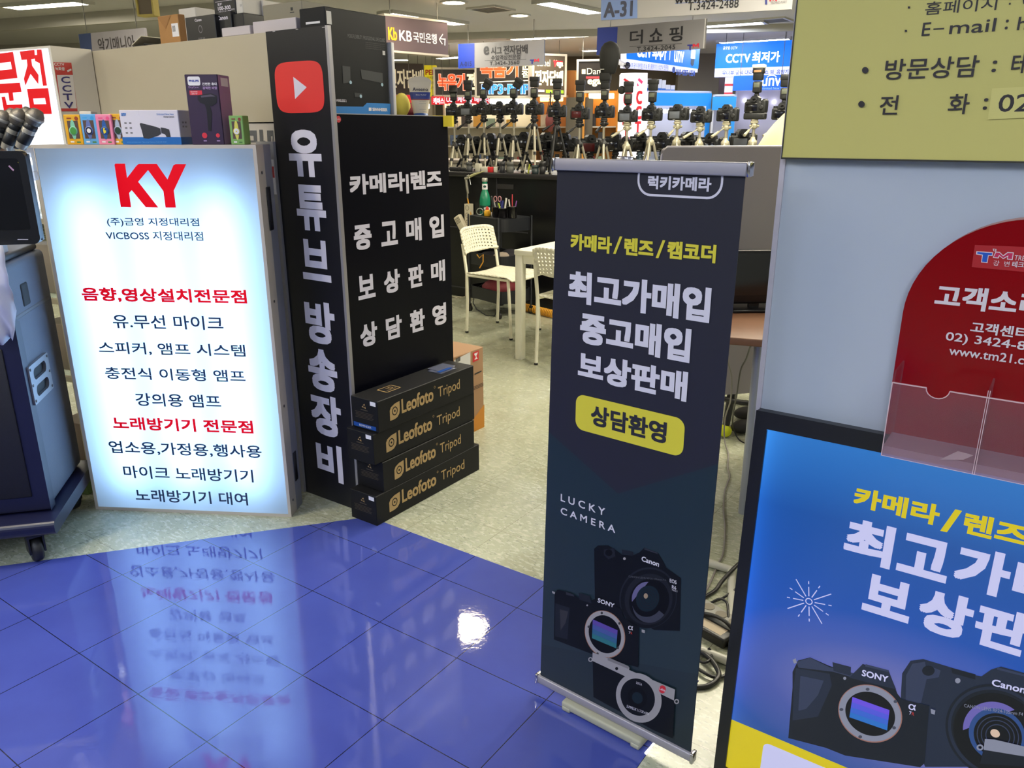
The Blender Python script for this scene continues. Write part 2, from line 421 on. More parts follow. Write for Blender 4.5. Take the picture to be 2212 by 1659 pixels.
# ================================================================== LEFT: LIT KY SIGN
FK = Fr((-1.662, 2.835), math.atan2(-0.07, 0.80))
KW, KH, KD = 0.803, 1.392, 0.125
ky = at(FK, 'light_box_sign', 'tall glowing white light box sign with red KY letters', 'light box sign')
box_m = mat('light_box_metal', (186, 178, 168), .55, var=.04)
boxg_m = mat('light_box_grey_metal', (136, 138, 148), .5)
b = MB(); t_ = .012
b.box(0, t_, 0, .062, 0, KH); b.box(KW-t_, KW, 0, .062, 0, KH); b.box(t_, KW-t_, 0, .062, KH-t_, KH); b.box(t_, KW-t_, 0, .062, 0, t_)
b.build('front_casing', box_m, ky)
b = MB(); b.box(0, t_, .062, KD, 0, KH); b.box(KW-t_, KW, .062, KD, 0, KH); b.box(t_, KW-t_, .062, KD, KH-t_, KH); b.box(t_, KW-t_, .062, KD, 0, t_); b.box(t_, KW-t_, KD-.006, KD, t_, KH-t_)
b.build('rear_casing', [boxg_m], ky)
pm = bpy.data.materials.new('backlit_acrylic'); pm.use_nodes = True; k = NT(pm)
pb = pm.node_tree.nodes['Principled BSDF']; pb.inputs['Base Color'].default_value = (.5, .56, .7, 1); pb.inputs['Roughness'].default_value = .25
tr = k.n('ShaderNodeBsdfTranslucent'); tr.inputs[0].default_value = (.92, .95, 1, 1)
ms = k.n('ShaderNodeMixShader'); ms.inputs[0].default_value = .93
k.l(pb.outputs[0], ms.inputs[1]); k.l(tr.outputs[0], ms.inputs[2]); k.l(ms.outputs[0], pm.node_tree.nodes['Material Output'].inputs[0])
b = MB(); b.add([(t_, .002, t_), (KW-t_, .002, t_), (KW-t_, .002, KH-t_), (t_, .002, KH-t_)], [(0, 1, 2, 3)]); b.build('face_panel', pm, ky)
for i in range(3):                     # the tubes inside the box
    ld = bpy.data.lights.new('tube_lamp', 'AREA'); ld.shape = 'RECTANGLE'; ld.size = .13; ld.size_y = 1.14
    ld.energy = 2.75; ld.color = (.38, .66, 1.0)
    lo = bpy.data.objects.new('tube_lamp', ld); COL.objects.link(lo); lo.parent = ky
    lo.location = (.16+i*.24, .112, .665); lo.rotation_euler = (-math.pi/2, 0, 0)
red_lit = mat('lit_red_vinyl', (226, 8, 30), .4, emit=.72, ergb=(226, 2, 28), base=.35, spec=.2)
navy = mat('navy_vinyl', (20, 36, 66), .5, emit=.35, ergb=(26, 48, 88))
art = Art(FK, ky, .25316, 0, 280, -.0006)
art.poly([(978,300),(985,290),(1068,290),(1085,412),(1165,308),(1185,292),(1338,292),(1430,425),(1480,305),(1500,294),(1590,294),(1484,520),(1502,665),(1413,665),(1395,525),(1264,345),(1180,445),(1352,664),(1245,662),(1125,517),(1103,540),(1120,662),(1032,660)], red_lit, 'logo')
for s, x0, yb, x1, yt, m, bo in (
    ('(주)금영 지정대리점', 233, 490.5, 429, 470.5, navy, .014), ('VICBOSS 지정대리점', 230.5, 519, 437.5, 499.5, navy, .014),
    ('음향,영상설치전문점', 180, 654, 531, 623, red_lit, .035), ('유.무선 마이크', 246.5, 711, 480, 681, navy, .016),
    ('스피커, 앰프 시스템', 216, 768, 528, 741, navy, .016), ('충전식 이동형 앰프', 230, 822, 528, 796, navy, .016),
    ('강의용 앰프', 295.5, 879, 475, 851, navy, .016), ('노래방기기 전문점', 246.6, 932, 544.7, 904, red_lit, .035),
    ('업소용,가정용,행사용', 239, 985, 563, 957, navy, .016), ('마이크 노래방기기', 270, 1037, 545, 1010, navy, .016),
    ('노래방기기 대여', 295.5, 1087, 533, 1060, navy, .016)):
    yb2 = yb; r = (FK.uv(x0, yb)[0], FK.uv((x0+x1)/2, yb2)[1], FK.uv(x1, yt)[0], FK.uv((x0+x1)/2, yt)[1])
    words(ky, s, r, m, -.0008, bo)
blk = mat('black_plastic', (22, 22, 24), .4)
b = MB(); b.rbox(KW, KW+.004, .05, .085, 1.10, 1.25, .003); b.build('latch', blk, ky)
b = MB(); b.rbox(KW, KW+.003, .07, .10, .12, .24, .003); b.build('power_socket', blk, ky)
scr = mat('screw_steel', (120, 118, 116), .3, metal=1)
for z in (.06, .45, .85, 1.3): b = MB(); b.cyl((KW, .03, z), (KW+.002, .03, z), .005, n=10); b.build('screw', scr, ky)

# --- parcels on top of the sign
def carton(fr, name, label, cat, x0, x1, y0, y1, z0, z1, mats, group=None, r=.002):
    c = Vector(((x0+x1)/2, y0, z0)); P = fr.w(c.x, c.y, z0)
    t = thing(name, label, cat, P, fr.yaw, group); w = (x1-x0)/2
    b = MB(); b.rbox(-w, w, 0, y1-y0, 0, z1-z0, r, 0, 1); b.build('box', mats, t)
    g = Fr((P.x, P.y), fr.yaw); g.z0 = z0; g.obj = t; g.wd = w; g.h = z1-z0
    return g
def lr(g, L, R, T, B):
    """a pixel rectangle on a carton's front, in the carton's own coordinates"""
    x0, z0, x1, z1 = g.r4(L, R, T, B); return (x0, z0-g.z0, x1, z1-g.z0)
def rect_on(g, rect, m, y=-.0008, name='print', rad=0.0):
    b = MB(); x0, z0, x1, z1 = rect
    b.flat(rrect(x0, z0, x1, z1, min(rad, .49*abs(x1-x0), .49*abs(z1-z0)), 4) if rad else [(x0, z0), (x1, z0), (x1, z1), (x0, z1)], y); return b.build(name, m, g.obj)
Z7 = lambda x, y: (x*.12658, 220+y*.12658)
white_p = mat('white_print', (224, 222, 226), .5); black_p = mat('black_print', (26, 26, 30), .5); grey_p = mat('grey_print', (120, 118, 124), .5)
dark_w = mat('window_card', (84, 66, 60), .4)
def watch_box(label, base, strap, dial, badge, xl, xr, yt, yb, y0, group='toy watch boxes on the sign'):
    x0 = FK.uv(xl, (yt+yb)/2, y0)[0]; x1 = FK.uv(xr, (yt+yb)/2, y0)[0]; h = FK.uv((xl+xr)/2, yt, y0)[1]-KH
    g = carton(FK, 'toy_watch_box', label, 'toy box', x0, x1, y0, y0+.05, KH, KH+h, mat(label[:30], base, .45, var=.03), group)
    w = g.wd
    rect_on(g, (-w*.62, h*.2, w*.66, h*.80), dark_w, -.0006, 'window')
    b = MB(); b.flat(ell(0, h*.5, w*.30, h*.33, 24), -.0009); b.build('watch_strap', mat('strap'+label[:30], strap, .4), g.obj)
    b = MB(); b.lathe([(w*.5, 0), (w*.5, .0006), (w*.36, .0012), (w*.001, .0012)], 24, (0, 0, 0), Matrix.Translation((0, -.001, h*.46)) @ Matrix.Rotation(math.pi/2, 4, 'X')); b.build('watch_case', mat('strap'+label[:30], strap, .4), g.obj)
    b = MB(); b.flat(ell(0, h*.46, w*.38, w*.40, 24), -.0026); b.build('watch_dial', mat('dial'+label[:30], dial, .35), g.obj)
    b = MB(); b.flat(ell(w*.55, h*.87, w*.22, w*.22, 16), -.0008); b.build('badge', mat('badge'+label[:30], badge, .4), g.obj)
    rect_on(g, (-w*.6, h*.86, -w*.05, h*.90), mat('badge'+label[:30], badge, .4), -.0008)
    rect_on(g, (-w*.55, h*.07, -w*.1, h*.12), white_p, -.0008); rect_on(g, (w*.2, h*.06, w*.66, h*.11), mat('green_print', (70, 120, 60), .5), -.0008)
    return g
g = watch_box('yellow toy box with a mint green watch, first from the left', (214, 160, 30), (120, 186, 160), (70, 140, 66), (140, 60, 30), 140, 176, 247.5, 305, .025)
g = watch_box('light blue toy box with a purple watch, beside the yellow one', (92, 158, 214), (92, 110, 168), (30, 34, 60), (50, 150, 210), 174, 210, 246.5, 305, .027)
b = MB(); b.flat(ell(0, g.h*.46, g.wd*.24, g.wd*.25, 20), -.0028); b.build('watch_print', white_p, g.obj)
g = watch_box('pink toy box with a dark blue watch and yellow dial print', (222, 128, 160), (34, 84, 150), (30, 70, 130), (224, 80, 130), 208.5, 243, 247, 305, .026)
b = MB(); b.flat([(-g.wd*.14, g.h*.36), (g.wd*.16, g.h*.40), (g.wd*.18, g.h*.47), (-g.wd*.02, g.h*.49), (g.wd*.14, g.h*.54), (-g.wd*.12, g.h*.56), (-g.wd*.16, g.h*.47)], -.0028); b.build('watch_print', mat('yellow_print', (220, 200, 40), .5), g.obj)
watch_box('yellow toy box with a white watch, half behind the camera carton', (214, 160, 30), (160, 170, 190), (36, 60, 44), (140, 60, 30), 237, 272, 246, 305, .034)
carton(FK, 'small_white_box', 'small white box peeking over the light blue toy box', 'box', FK.uv(172, 245, .085)[0], FK.uv(198, 245, .085)[0], .082, .12, KH, FK.uv(185, 240.5, .085)[1], mat('white_card', (196, 192, 186), .6))
# security camera carton
y0 = .012; x0 = FK.uv(265, 300, y0)[0]; x1 = FK.uv(391, 300, y0)[0]; zt = FK.uv(320, 237.5, y0)[1]
g = carton(FK, 'camera_carton', 'wide white carton with a blue band and a printed bullet camera', 'carton', x0, x1, y0, y0+.105, KH, zt, mat('white_carton', (206, 202, 214), .5))
h = g.h; w = g.wd; unvb = mat('carton_blue', (14, 96, 172), .45)
b = MB(); b.box(-w-.0006, w+.0006, -.0006, .1056, .0006, h*.22); b.build('blue_band', unvb, g.obj)
letters(g.obj, 'unv', (-w*.93, h*.83, -w*.76, h*.92), mat('logo_blue', (70, 120, 190), .5), -.0008, .05)
letters(g.obj, 'Unlimited New View', (w*.28, h*.85, w*.86, h*.91), mat('logo_blue', (70, 120, 190), .5), -.0008)
letters(g.obj, 'Analog Camera', (w*.5, h*.77, w*.86, h*.83), grey_p, -.0008, .03)
for i in range(3):
    for j in range(2):
        rect_on(g, (-w*(.86-.16*j), h*(.60-.14*i), -w*(.78-.16*j), h*(.65-.14*i)), grey_p, -.0008)
cam_p = mat('camera_print', (44, 44, 50), .45)
b = MB(); b.flat([(-w*.34, h*.60), (-w*.30, h*.63), (w*.2, h*.52), (w*.34, h*.47), (w*.34, h*.32), (w*.26, h*.27), (-w*.1, h*.17), (-w*.27, h*.19), (-w*.30, h*.42)], -.0009)
b.flat([(w*.36, h*.50), (w*.52, h*.48), (w*.64, h*.44), (w*.66, h*.22), (w*.52, h*.22), (w*.48, h*.30), (w*.36, h*.34)], -.0009); b.build('camera_print', cam_p, g.obj)
letters(g.obj, 'www.uniview.com  Security Camera Full HD 2MP', (-w*.86, h*.055, w*.5, h*.095), mat('pale_blue_print', (120, 170, 220), .5), -.0014)
rect_on(g, (-w*.32, h*.84, -w*.318, h*.99), mat('card_seam', (150, 146, 158), .6), -.0009, 'flap_seam')
# side face print of the carton
for i in range(4): 
    b = MB(); b.box(w, w+.0008, .02+.02*(i % 2), .032+.02*(i % 2), h*(.5+.12*(i//2)), h*(.55+.12*(i//2))); b.build('print', grey_p, g.obj)
# hair dryer box
y0 = .008; x0 = FK.uv(414, 300, y0)[0]; x1 = FK.uv(480, 300, y0)[0]+.006; zt = FK.uv(440, 160.5, y0)[1]
g = carton(FK, 'hair_dryer_box', 'tall dark purple hair dryer box standing on the glowing sign', 'carton', x0, x1, y0, y0+.09, KH, zt, [mat('purple_card', (46, 26, 58), .4, var=.1, vscale=12)])
h = g.h; w = g.wd; lil = mat('lilac_card', (150, 112, 158), .45)
b = MB(); b.add([(w+.0008, .002, .002), (w+.0008, .088, .002), (w+.0008, .088, h-.002), (w+.0008, .002, h-.002)], [(0, 1, 2, 3)]); b.build('side_print', lil, g.obj)
rect_on(g, (-w*.82, h*.845, -w*.06, h*.97), white_p, -.0007, 'logo_shield', .006)
letters(g.obj, 'PHILIPS', (-w*.74, h*.895, -w*.14, h*.925), mat('logo_navy', (40, 60, 150), .5), -.001, .06)
letters(g.obj, 'DryCare', (-w*.8, h*.80, -w*.2, h*.835), mat('lilac_print', (170, 140, 190), .5), -.001)
letters(g.obj, '간편한 휴대', (w*.05, h*.845, w*.93, h*.885), white_p, -.001, .03); letters(g.obj, '강력한 바람', (w*.05, h*.79, w*.93, h*.83), mat('lilac_print', (170, 140, 190), .5), -.001, .03)
rect_on(g, (-w*.78, h*.71, -w*.02, h*.775), mat('red_print', (206, 40, 60), .5), -.0008)
letters(g.obj, 'Essential', (-w*.7, h*.75, -w*.3, h*.77), white_p, -.0012); letters(g.obj, '1200 W', (-w*.7, h*.72, -w*.3, h*.74), white_p, -.0012)
b = MB(); b.flat([(-w*.3, h*.71), (w*.55, h*.735), (w*.86, h*.70), (w*.8, h*.60), (w*.5, h*.555), (w*.36, h*.56), (w*.44, h*.46), (w*.28, h*.2), (w*.1, h*.2), (w*.14, h*.5), (w*.06, h*.58), (-w*.2, h*.60), (-w*.34, h*.65)], -.001); b.build('dryer_print', mat('dryer_black', (18, 14, 22), .35), g.obj)
b = MB(); b.flat([(-w*.12, h*.70), (w*.5, h*.72), (w*.78, h*.69), (w*.5, h*.69), (-w*.1, h*.675)], -.0013); b.build('highlight_print', mat('dryer_grey', (86, 78, 92), .3), g.obj)
for x in (-.16, .66):
    b = MB(); b.flat(ell(x*w, h*.135, w*.16*(1 if x < 0 else .75), w*.16*(1 if x < 0 else .75), 20), -.001); b.build('badge', mat('red_print', (206, 40, 60), .5), g.obj)
for x in (-.16, .66): rect_on(g, (x*w-w*.1, h*.05, x*w+w*.1, h*.065), mat('lilac_print', (170, 140, 190), .5), -.001)
b = MB(); b.add([(w+.0014, .02, h*.84), (w+.0014, .075, h*.84), (w+.0014, .075, h*.96), (w+.0014, .02, h*.96)], [(0, 1, 2, 3)]); b.build('logo_shield', white_p, g.obj)
# green toy box
y0 = .01
g = watch_box('green toy box with a daisy dial at the right end', (122, 166, 92), (206, 200, 90), (236, 232, 220), (130, 50, 46), 496, 526, 249.5, 307, y0)
b = MB()
for i in range(8): b.flat(ell(g.wd*.22*math.cos(i*math.pi/4), g.h*.46+g.wd*.22*math.sin(i*math.pi/4), g.wd*.14, g.wd*.09, 10, i*45), -.0028)
b.build('daisy_print', white_p, g.obj)
b = MB(); b.flat(ell(0, g.h*.46, g.wd*.1, g.wd*.1, 12), -.0031); b.build('daisy_print', mat('yellow_print', (220, 200, 40), .5), g.obj)

# ================================================================== COLUMN, SIDE PANEL, CABINET
FC = Fr((-0.861, 2.994), GY)
FP = Fr((-0.612, 2.830), GV)
ink = mat('dark_navy_print', (15, 16, 26), .38, spec=.4)
pale = mat('pale_print', (206, 202, 214), .5)
gold = mat('gold_print', (176, 146, 96), .5)
COLH = 1.767
col = at(FC, 'sign_board', 'tall black column sign with a red play logo and white vertical lettering', 'sign')
bd_m = bpy.data.materials.new('column_board_black'); bd_m.use_nodes = True
bd_m.node_tree.nodes['Principled BSDF'].inputs['Base Color'].default_value = lin((10, 11, 21)); bd_m.node_tree.nodes['Principled BSDF'].inputs['Roughness'].default_value = .36
bd_m.node_tree.nodes['Principled BSDF'].inputs['Specular IOR Level'].default_value = .5
b = MB(); b.box(0, .302, 0, .012, 0, COLH); b.build('board', bd_m, col)
alu = mat('aluminium_edge', (176, 174, 180), .35, metal=.7)
b = MB(); b.box(.302, .314, -.001, .014, 0, COLH); b.build('edge_trim', alu, col)
b = MB()
L = FC.uv(595.5, 187); R = FC.uv(699.5, 187); T = FC.uv(647, 132); B = FC.uv(647, 244)
cx, cz, rx, rz = (L[0]+R[0])/2, (T[1]+B[1])/2, (R[0]-L[0])/2, (T[1]-B[1])/2
sq = []
for i in range(56):
    t = 2*math.pi*i/56; c, s_ = math.cos(t), math.sin(t)
    sq.append((cx+rx*math.copysign(abs(c)**.42, c), cz+rz*math.copysign(abs(s_)**.42, s_)))
b.flat(sq, -.0008); b.build('play_logo', mat('logo_red', (214, 46, 44), .45), col)
b = MB(); b.flat([FC.uv(*p) for p in ((634, 166), (638, 214), (663, 188.5))][::1], -.0012); b.build('play_arrow', pale, col)
for ch, L, R, T, B in (('유', (625, 343), (695.5, 348), (657, 280), (665, 382)), ('튜', (637, 402), (706, 480), (660, 399), (672, 498)),
                       ('브', (649, 520), (716, 604), (655, 515.5), (690, 607)), ('방', (657, 655), (722, 675), (662, 647), (690, 742)),
                       ('송', (666, 790), (728, 800), (690, 754), (700, 845)), ('장', (672, 880), (736, 885), (700, 853), (708, 942)),
                       ('비', (681.6, 950), (742, 1030), (685, 950), (710, 1035))):
    letters(col, ch, FC.r4(L, R, T, B), pale, -.0008, .042)
b = MB()
for px, py in ((592, 68), (642, 63.5), (699, 59)):
    x, z = FC.uv(px, py); b.box(x-.006, x+.006, -.0015, 0, z-.0012, z+.0012)
b.build('staples', alu, col)
# the black display base behind it
base = at(FC, 'display_counter', 'black counter body behind the column sign and the side panel', 'counter')
b = MB(); b.box(.012, .284, .015, .63, 0, 1.455); b.build('body', mat('counter_black', (16, 16, 20), .45), base)
b = MB(); b.box(.006, .2845, .0145, .636, 1.455, 1.475); b.build('worktop', mat('worktop_dark', (30, 29, 32), .4), base)
PT = 1.491
pan = at(FP, 'side_panel_sign', 'black side panel sign with white camera and lens lettering, beside the column', 'sign')
b = MB(); b.box(.0125, .617, 0, .008, 0, PT); b.build('board', mat('panel_black', (7, 8, 17), .3, spec=.14), pan)
b = MB(); b.box(.0065, .0123, -.002, .008, 0, PT+.001); b.box(.0125, .617, -.001, .008, PT, PT+.003); b.build('edge_trim', alu, pan)
for s, x0, yl, x1, yr, tl, bl in (('카메라|렌즈', 755, 405, 954, 390, (765, 377), (760, 429)), ('중고매입', 764, 515, 958.6, 490, (785, 485), (780, 540)),
                          ('보상판매', 772.5, 620, 961, 580, (790, 594), (783, 647)), ('상담환영', 778, 725, 963.6, 680, (795, 697), (795, 748))):
    x0_, z0_, x1_, z1_ = FP.r4((x0, yl), (x1, yr), tl, bl)
    if '|' in s: letters(pan, s, (x0_, z0_, x1_, z1_), pale, -.0008, .042)
    else:
        cw_ = (x1_-x0_)*.178; st_ = (x1_-x0_-cw_)/3
        for i, ch in enumerate(s): letters(pan, ch, (x0_+st_*i, z0_, x0_+st_*i+cw_, z1_), pale, -.0008, .042)
b = MB(); c = FP.uv(731, 257.5); b.flat(ell(c[0], c[1], .011, .011, 20), -.0008); b.build('red_dot_logo', mat('dot_red', (196, 40, 52), .5), pan)
letters(pan, 'Leica', (c[0]-.008, c[1]-.003, c[0]+.008, c[1]+.004), pale, -.0014)
# yellow tape flap on the corner
tape = thing('tape_strip', 'yellow tape folded over the top right corner of the panel sign', 'tape', FP.w(.617, -.001, PT-.02), GV)
b = MB(); pr = [(-.03, 0), (-.008, -.006), (.012, -.010), (.030, -.006), (.034, .004)]
n = len(pr); b.add([(x-.0, y-.002, z) for z in (-.018, .024) for x, y in pr], [(i, i+1, n+i+1, n+i) for i in range(n-1)])
b.add([(-.09, .000, .0235), (.012, -.004, .0245), (.012, .02, .0245), (-.09, .02, .0245)], [(0, 1, 2, 3)])
o = b.build('strip', mat('yellow_tape', (206, 186, 34), .45), tape); so = o.modifiers.new('thickness', 'SOLIDIFY'); so.thickness = .0015
# microphone kit carton on the counter
x0, x1 = FP.uv(700, 30, .03)[0]+.003, FP.uv(836, 100, .03)[0]
zt = FP.uv(700, 13, .03)[1]
g = carton(FP, 'microphone_kit_box', 'big black microphone kit carton with a blue foot band on the counter', 'carton', x0, x1, .03, .155, 1.476, zt, mat('satin_black_card', (20, 22, 27), .38, spec=.22, var=.1, vscale=6))
h, w = g.h, g.wd
g2 = lambda px, py: (g.uv(px, py)[0], g.uv(px, py)[1]-g.z0)
b = MB(); b.flat([g2(720, 248), g2(843, 249), g2(843, 224), g2(792, 222.5), (g2(784, 230.5)), g2(720, 229.5)], -.0009); o = b.build('blue_band', mat('band_blue', (20, 120, 196), .42), g.obj)
letters(g.obj, 'SENNHEISER', lr(g, (804, 236), (836, 238), (815, 233), (815, 240)), white_p, -.0014, .05)
b = MB(); b.flat([g2(796, 232.5), g2(802, 232.5), g2(802, 239.5), g2(796, 239.5)], -.0014); b.build('logo_square', white_p, g.obj)
dim = mat('dim_print', (92, 92, 96), .5)
letters(g.obj, 'MORE FLEXIBILITY. PROFESSIONAL LIVE SOUND', lr(g, (751, 80), (831, 88), (790, 78), (790, 86)), dim, -.001)
for i in range(4): letters(g.obj, 'wireless system for live performers on stage and more', lr(g, (789, 92+i*4), (831, 98+i*4), (810, 92.5+i*4), (810, 95.5+i*4)), mat('dimmer_print', (66, 66, 70), .5), -.001)
letters(g.obj, 'XS WIRELESS 2', lr(g, (719, 216), (748, 219), (733, 214.5), (733, 220)), pale, -.001, .03)
rect_on(g, lr(g, (705, 38), (715.5, 38), (709, 24), (709, 52)), mat('sticker_white', (206, 204, 204), .5), -.001, 'sticker')
rect_on(g, lr(g, (826, 114), (831.5, 114), (829, 110), (829, 119)), mat('sticker_white', (206, 204, 204), .5), -.001, 'sticker')
# dim device print
for P in ([(739, 142), (756, 144), (757, 178), (741, 180)], [(779, 150), (826, 158), (827, 180), (781, 170)], [(765, 200), (782, 202), (782, 210), (766, 209)]):
    b = MB(); b.flat([g2(*p) for p in P], -.0010); b.build('device_print', mat('device_print', (36, 40, 46), .4), g.obj)
for P in ((757, 178), (825, 183), (779, 208)):
    c = g2(*P); b = MB(); b.flat(ell(c[0], c[1], .006, .006, 14), -.0013); b.build('glint_print', mat('glint_print', (150, 180, 196), .5), g.obj)
b = MB(); xs = -w-.0008
for i, (a, c) in enumerate(((.03, .07), (.03, .055), (.028, .075), (.03, .065), (.03, .06))):
    b.add([(xs, .125-a, h-.05-i*.016), (xs, .125-a-c, h-.05-i*.016), (xs, .125-a-c, h-.043-i*.016), (xs, .125-a, h-.043-i*.016)], [(0, 1, 2, 3)])
b.build('end_print', white_p, g.obj)
# white backing board right of it
wb = thing('white_board', 'narrow white board edge standing right of the black microphone carton', 'board', FP.w(.336, .02, 1.476), GV)
b = MB(); b.rbox(-.008, .008, 0, .2, 0, FP.uv(852, 92, .02)[1]-1.476, .002); b.build('board', mat('white_laminate', (206, 204, 206), .4), wb)
# cream tube
P = FP.w(.525, .06, 1.4755); tb = thing('cream_tube', 'white hand cream tube with a blue cap on the counter end', 'tube', P, math.atan2(P.y, P.x)-math.pi/2); tb.scale = (1.2, 1.2, 1.06)
b = MB(); rings = []
for i in range(10):
    t = i/9; z = .025+t*.112; rx = .024+.014*t; ry = .018*(1-t)+.0012; 
    zz = z if i < 9 else z
    rings.append([(rx*math.cos(2*math.pi*j/24), ry*math.sin(2*math.pi*j/24), zz+(.0 if t < .85 else -.0)) for j in range(24)])
b.ring(rings)
b.prism([(.038*math.cos(math.pi*i/14), .137+.018*math.sin(math.pi*i/14)) for i in range(15)], -.0014, .0014)
b.build('body', mat('cream_plastic', (214, 204, 184), .4), tb)
b = MB(); b.lathe([(.0225, 0), (.024, .004), (.0235, .026), (.02, .028)], 24, (0, 0, 0), None, 0, 1, .85); b.build('cap', mat('blue_cap', (44, 84, 150), .4), tb)
for a, c, m in ((.076, .100, mat('tube_blue', (36, 54, 130), .4)), (.073, .0755, mat('tube_red', (150, 50, 70), .4))):
    b = MB(); rr = []
    for z in (a, c):
        t = (z-.025)/.112; rx = .0248+.014*t; ry = .019*(1-t)+.0016
        rr.append([(rx*math.cos(-math.pi*j/12), ry*math.sin(-math.pi*j/12), z) for j in range(13)])
    b.add(rr[0]+rr[1], [(j+1, j, 13+j, 13+j+1) for j in range(12)]); b.build('label_band', m, tb)
letters(tb, 'Aveeno', (-.024, .104, .026, .116), mat('ink_dark', (40, 40, 60), .5), -.0105, .02)
letters(tb, 'Skin Relief', (-.014, .088, .02, .093), white_p, -.0125)
for i in range(4): letters(tb, 'moisturising lotion', (-.004, .066-i*.008-(i//2)*.012, .018, .069-i*.008-(i//2)*.012), mat('ink_grey', (130, 126, 130), .5), -.0175)
# things behind the tube
P = FP.w(.478, .115, 1.4755); ye = thing('yellow_sponge', 'round yellow sponge standing behind the hand cream tube', 'sponge', P, GV)
b = MB(); b.ball((0, 0, .052), .044, 18, 0, 1.0, .5, 1.18); b.build('sponge', mat('yellow_foam', (206, 192, 84), .8, var=.08, vscale=30, bump=.3), ye)
P = FP.w(.545, .135, 1.4755); rd = thing('red_pouch', 'dark red pouch slumped behind the hand cream tube', 'pouch', P, GV)
b = MB(); b.lathe([(.085, 0), (.095, .012), (.085, .04), (.05, .065), (.01, .07)], 16, (0, 0, 0), None, 0, 1.0, .55); b.build('pouch', mat('red_cloth', (120, 26, 36), .8, var=.12, bump=.4), rd)
P = FP.w(.59, .25, 1.4755); bk = thing('black_pouch', 'small black bag at the far end of the counter', 'bag', P, GV)
b = MB(); b.rbox(-.045, .045, -.03, .04, 0, .06, .02); b.tube([(-.03, 0, .055), (-.02, 0, .085), (.02, 0, .085), (.03, 0, .055)], .005); b.build('bag', mat('black_cloth', (34, 34, 38), .8), bk)

# white wall cabinet running left from the column
cab = at(FC, 'wall_cabinet', 'long cream cabinet front running behind the glowing sign', 'cabinet')
cream_l = mat('cream_laminate', (176, 166, 144), .42, var=.02)
b = MB(); b.box(-1.345, -.002, .012, .46, 1.468, COLH); b.build('upper_body', cream_l, cab)
b = MB(); b.box(-1.345, -.002, .02, .46, .02, 1.464); b.build('lower_body', mat('lower_laminate', (186, 178, 168), .45), cab)
gl = mat('grey_letter', (86, 86, 88), .5)
A3 = Art(FC, cab, .14468, 520, 260, .0185); A3.fr = FC
def cpt(p): return FC.uv(520+p[0]*.14468, 260+p[1]*.14468, .02)
A3.pt = cpt
A3.polys([[(95, 150), (238, 150), (248, 328), (100, 328), (98, 300), (200, 300), (195, 228), (96, 228)], [(280, 140), (330, 140), (340, 305), (372, 305), (376, 328), (292, 328)],
          [(396, 150), (488, 150), (488, 232), (450, 232), (454, 338), (405, 338)], [(478, 232), (492, 232), (494, 338), (482, 338)]], gl, 'lettering')
# grey side column between sign and board, with a label strip
sc_ = at(FC, 'counter_side', 'grey counter side squeezed between the glowing sign and the black column', 'counter')
b = MB(); b.box(-.10, -.0035, -.008, .0115, 0, 1.40); b.build('panel', mat('grey_laminate', (150, 148, 150), .5), sc_)
b = MB(); x0, z0 = FC.uv(597, 420, -.009); x1, z1 = FC.uv(600, 345, -.009); b.box(-.022, -.008, -.0095, -.008, z0, z1); b.build('label_strip', white_p, sc_)
b = MB(); b.box(-.021, -.009, -.0099, -.0094, z0+.06, z0+.10); b.build('label_print', mat('label_red', (180, 50, 56), .5), sc_)

# parcels on the cabinet top
def topbox(name, label, xl, xr, yt, y0, dp, mats, group=None, z0=COLH+.001, cat='box', yb=None):
    py = (yt+75)/2
    x0 = FC.uv(xl, py, y0)[0]; x1 = FC.uv(xr, py, y0)[0]; zt = FC.uv((xl+xr)/2, yt, y0)[1]
    return carton(FC, name, label, cat, x0, x1, y0, y0+dp, z0, zt, mats, group)
kraft = mat('kraft_paper', (162, 118, 68), .55, var=.1, vscale=15)
g = topbox('parcel', 'brown paper parcel with a white barcode label on the cabinet', 342, 386, 32.5, .06, .10, kraft)
b = MB(); b.flat([(-g.wd, g.h*.98), (-g.wd*.3, g.h*.55), (g.wd*.35, g.h*.98)], -.0012); b.build('fold', mat('kraft_fold', (150, 106, 58), .5), g.obj)
rect_on(g, (g.wd*.3, g.h*.25, g.wd*.95, g.h*.7), white_p, -.001, 'barcode_label')
b = MB()
for i in range(6): b.box(g.wd*(.38+.05*i), g.wd*(.40+.05*i), -.0014, -.0011, g.h*.42, g.h*.62)
b.build('barcode', black_p, g.obj)
g = topbox('white_carton', 'white carton with small print next to the brown parcel', 388, 424, 17, .09, .16, mat('white_carton2', (196, 192, 186), .5))
letters(g.obj, 'Canon', (-g.wd*.85, g.h*.6, -g.wd*.35, g.h*.68), grey_p, -.001, .03)
for i in range(3): rect_on(g, (-g.wd*.85, g.h*(.25-.06*i), -g.wd*.35, g.h*(.28-.06*i)), grey_p, -.001)
g = topbox('camera_box', 'black camera box with a faint lens print in front on the cabinet', 401, 465, 34, .03, .05, mat('black_gloss_card', (34, 33, 34), .35))
letters(g.obj, 'Canon', (-g.wd*.32, g.h*.78, g.wd*.14, g.h*.90), pale, -.001, .04); letters(g.obj, 'EOS 5D', (-g.wd*.2, g.h*.02, g.wd*.25, g.h*.10), grey_p, -.001, .03)
b = MB(); b.flat(ell(.0, g.h*.45, .012, .014, 20), -.001, 0, [ell(.0, g.h*.45, .009, .011, 20)]); b.build('lens_print', grey_p, g.obj)
g = topbox('camera_box', 'black camera box with white lettering at the right of the faint lens box', 469, 500, 25, .05, .14, mat('black_card', (30, 30, 32), .45))
letters(g.obj, 'Canon', (-g.wd*.9, g.h*.70, g.wd*.6, g.h*.86), pale, -.001, .04)
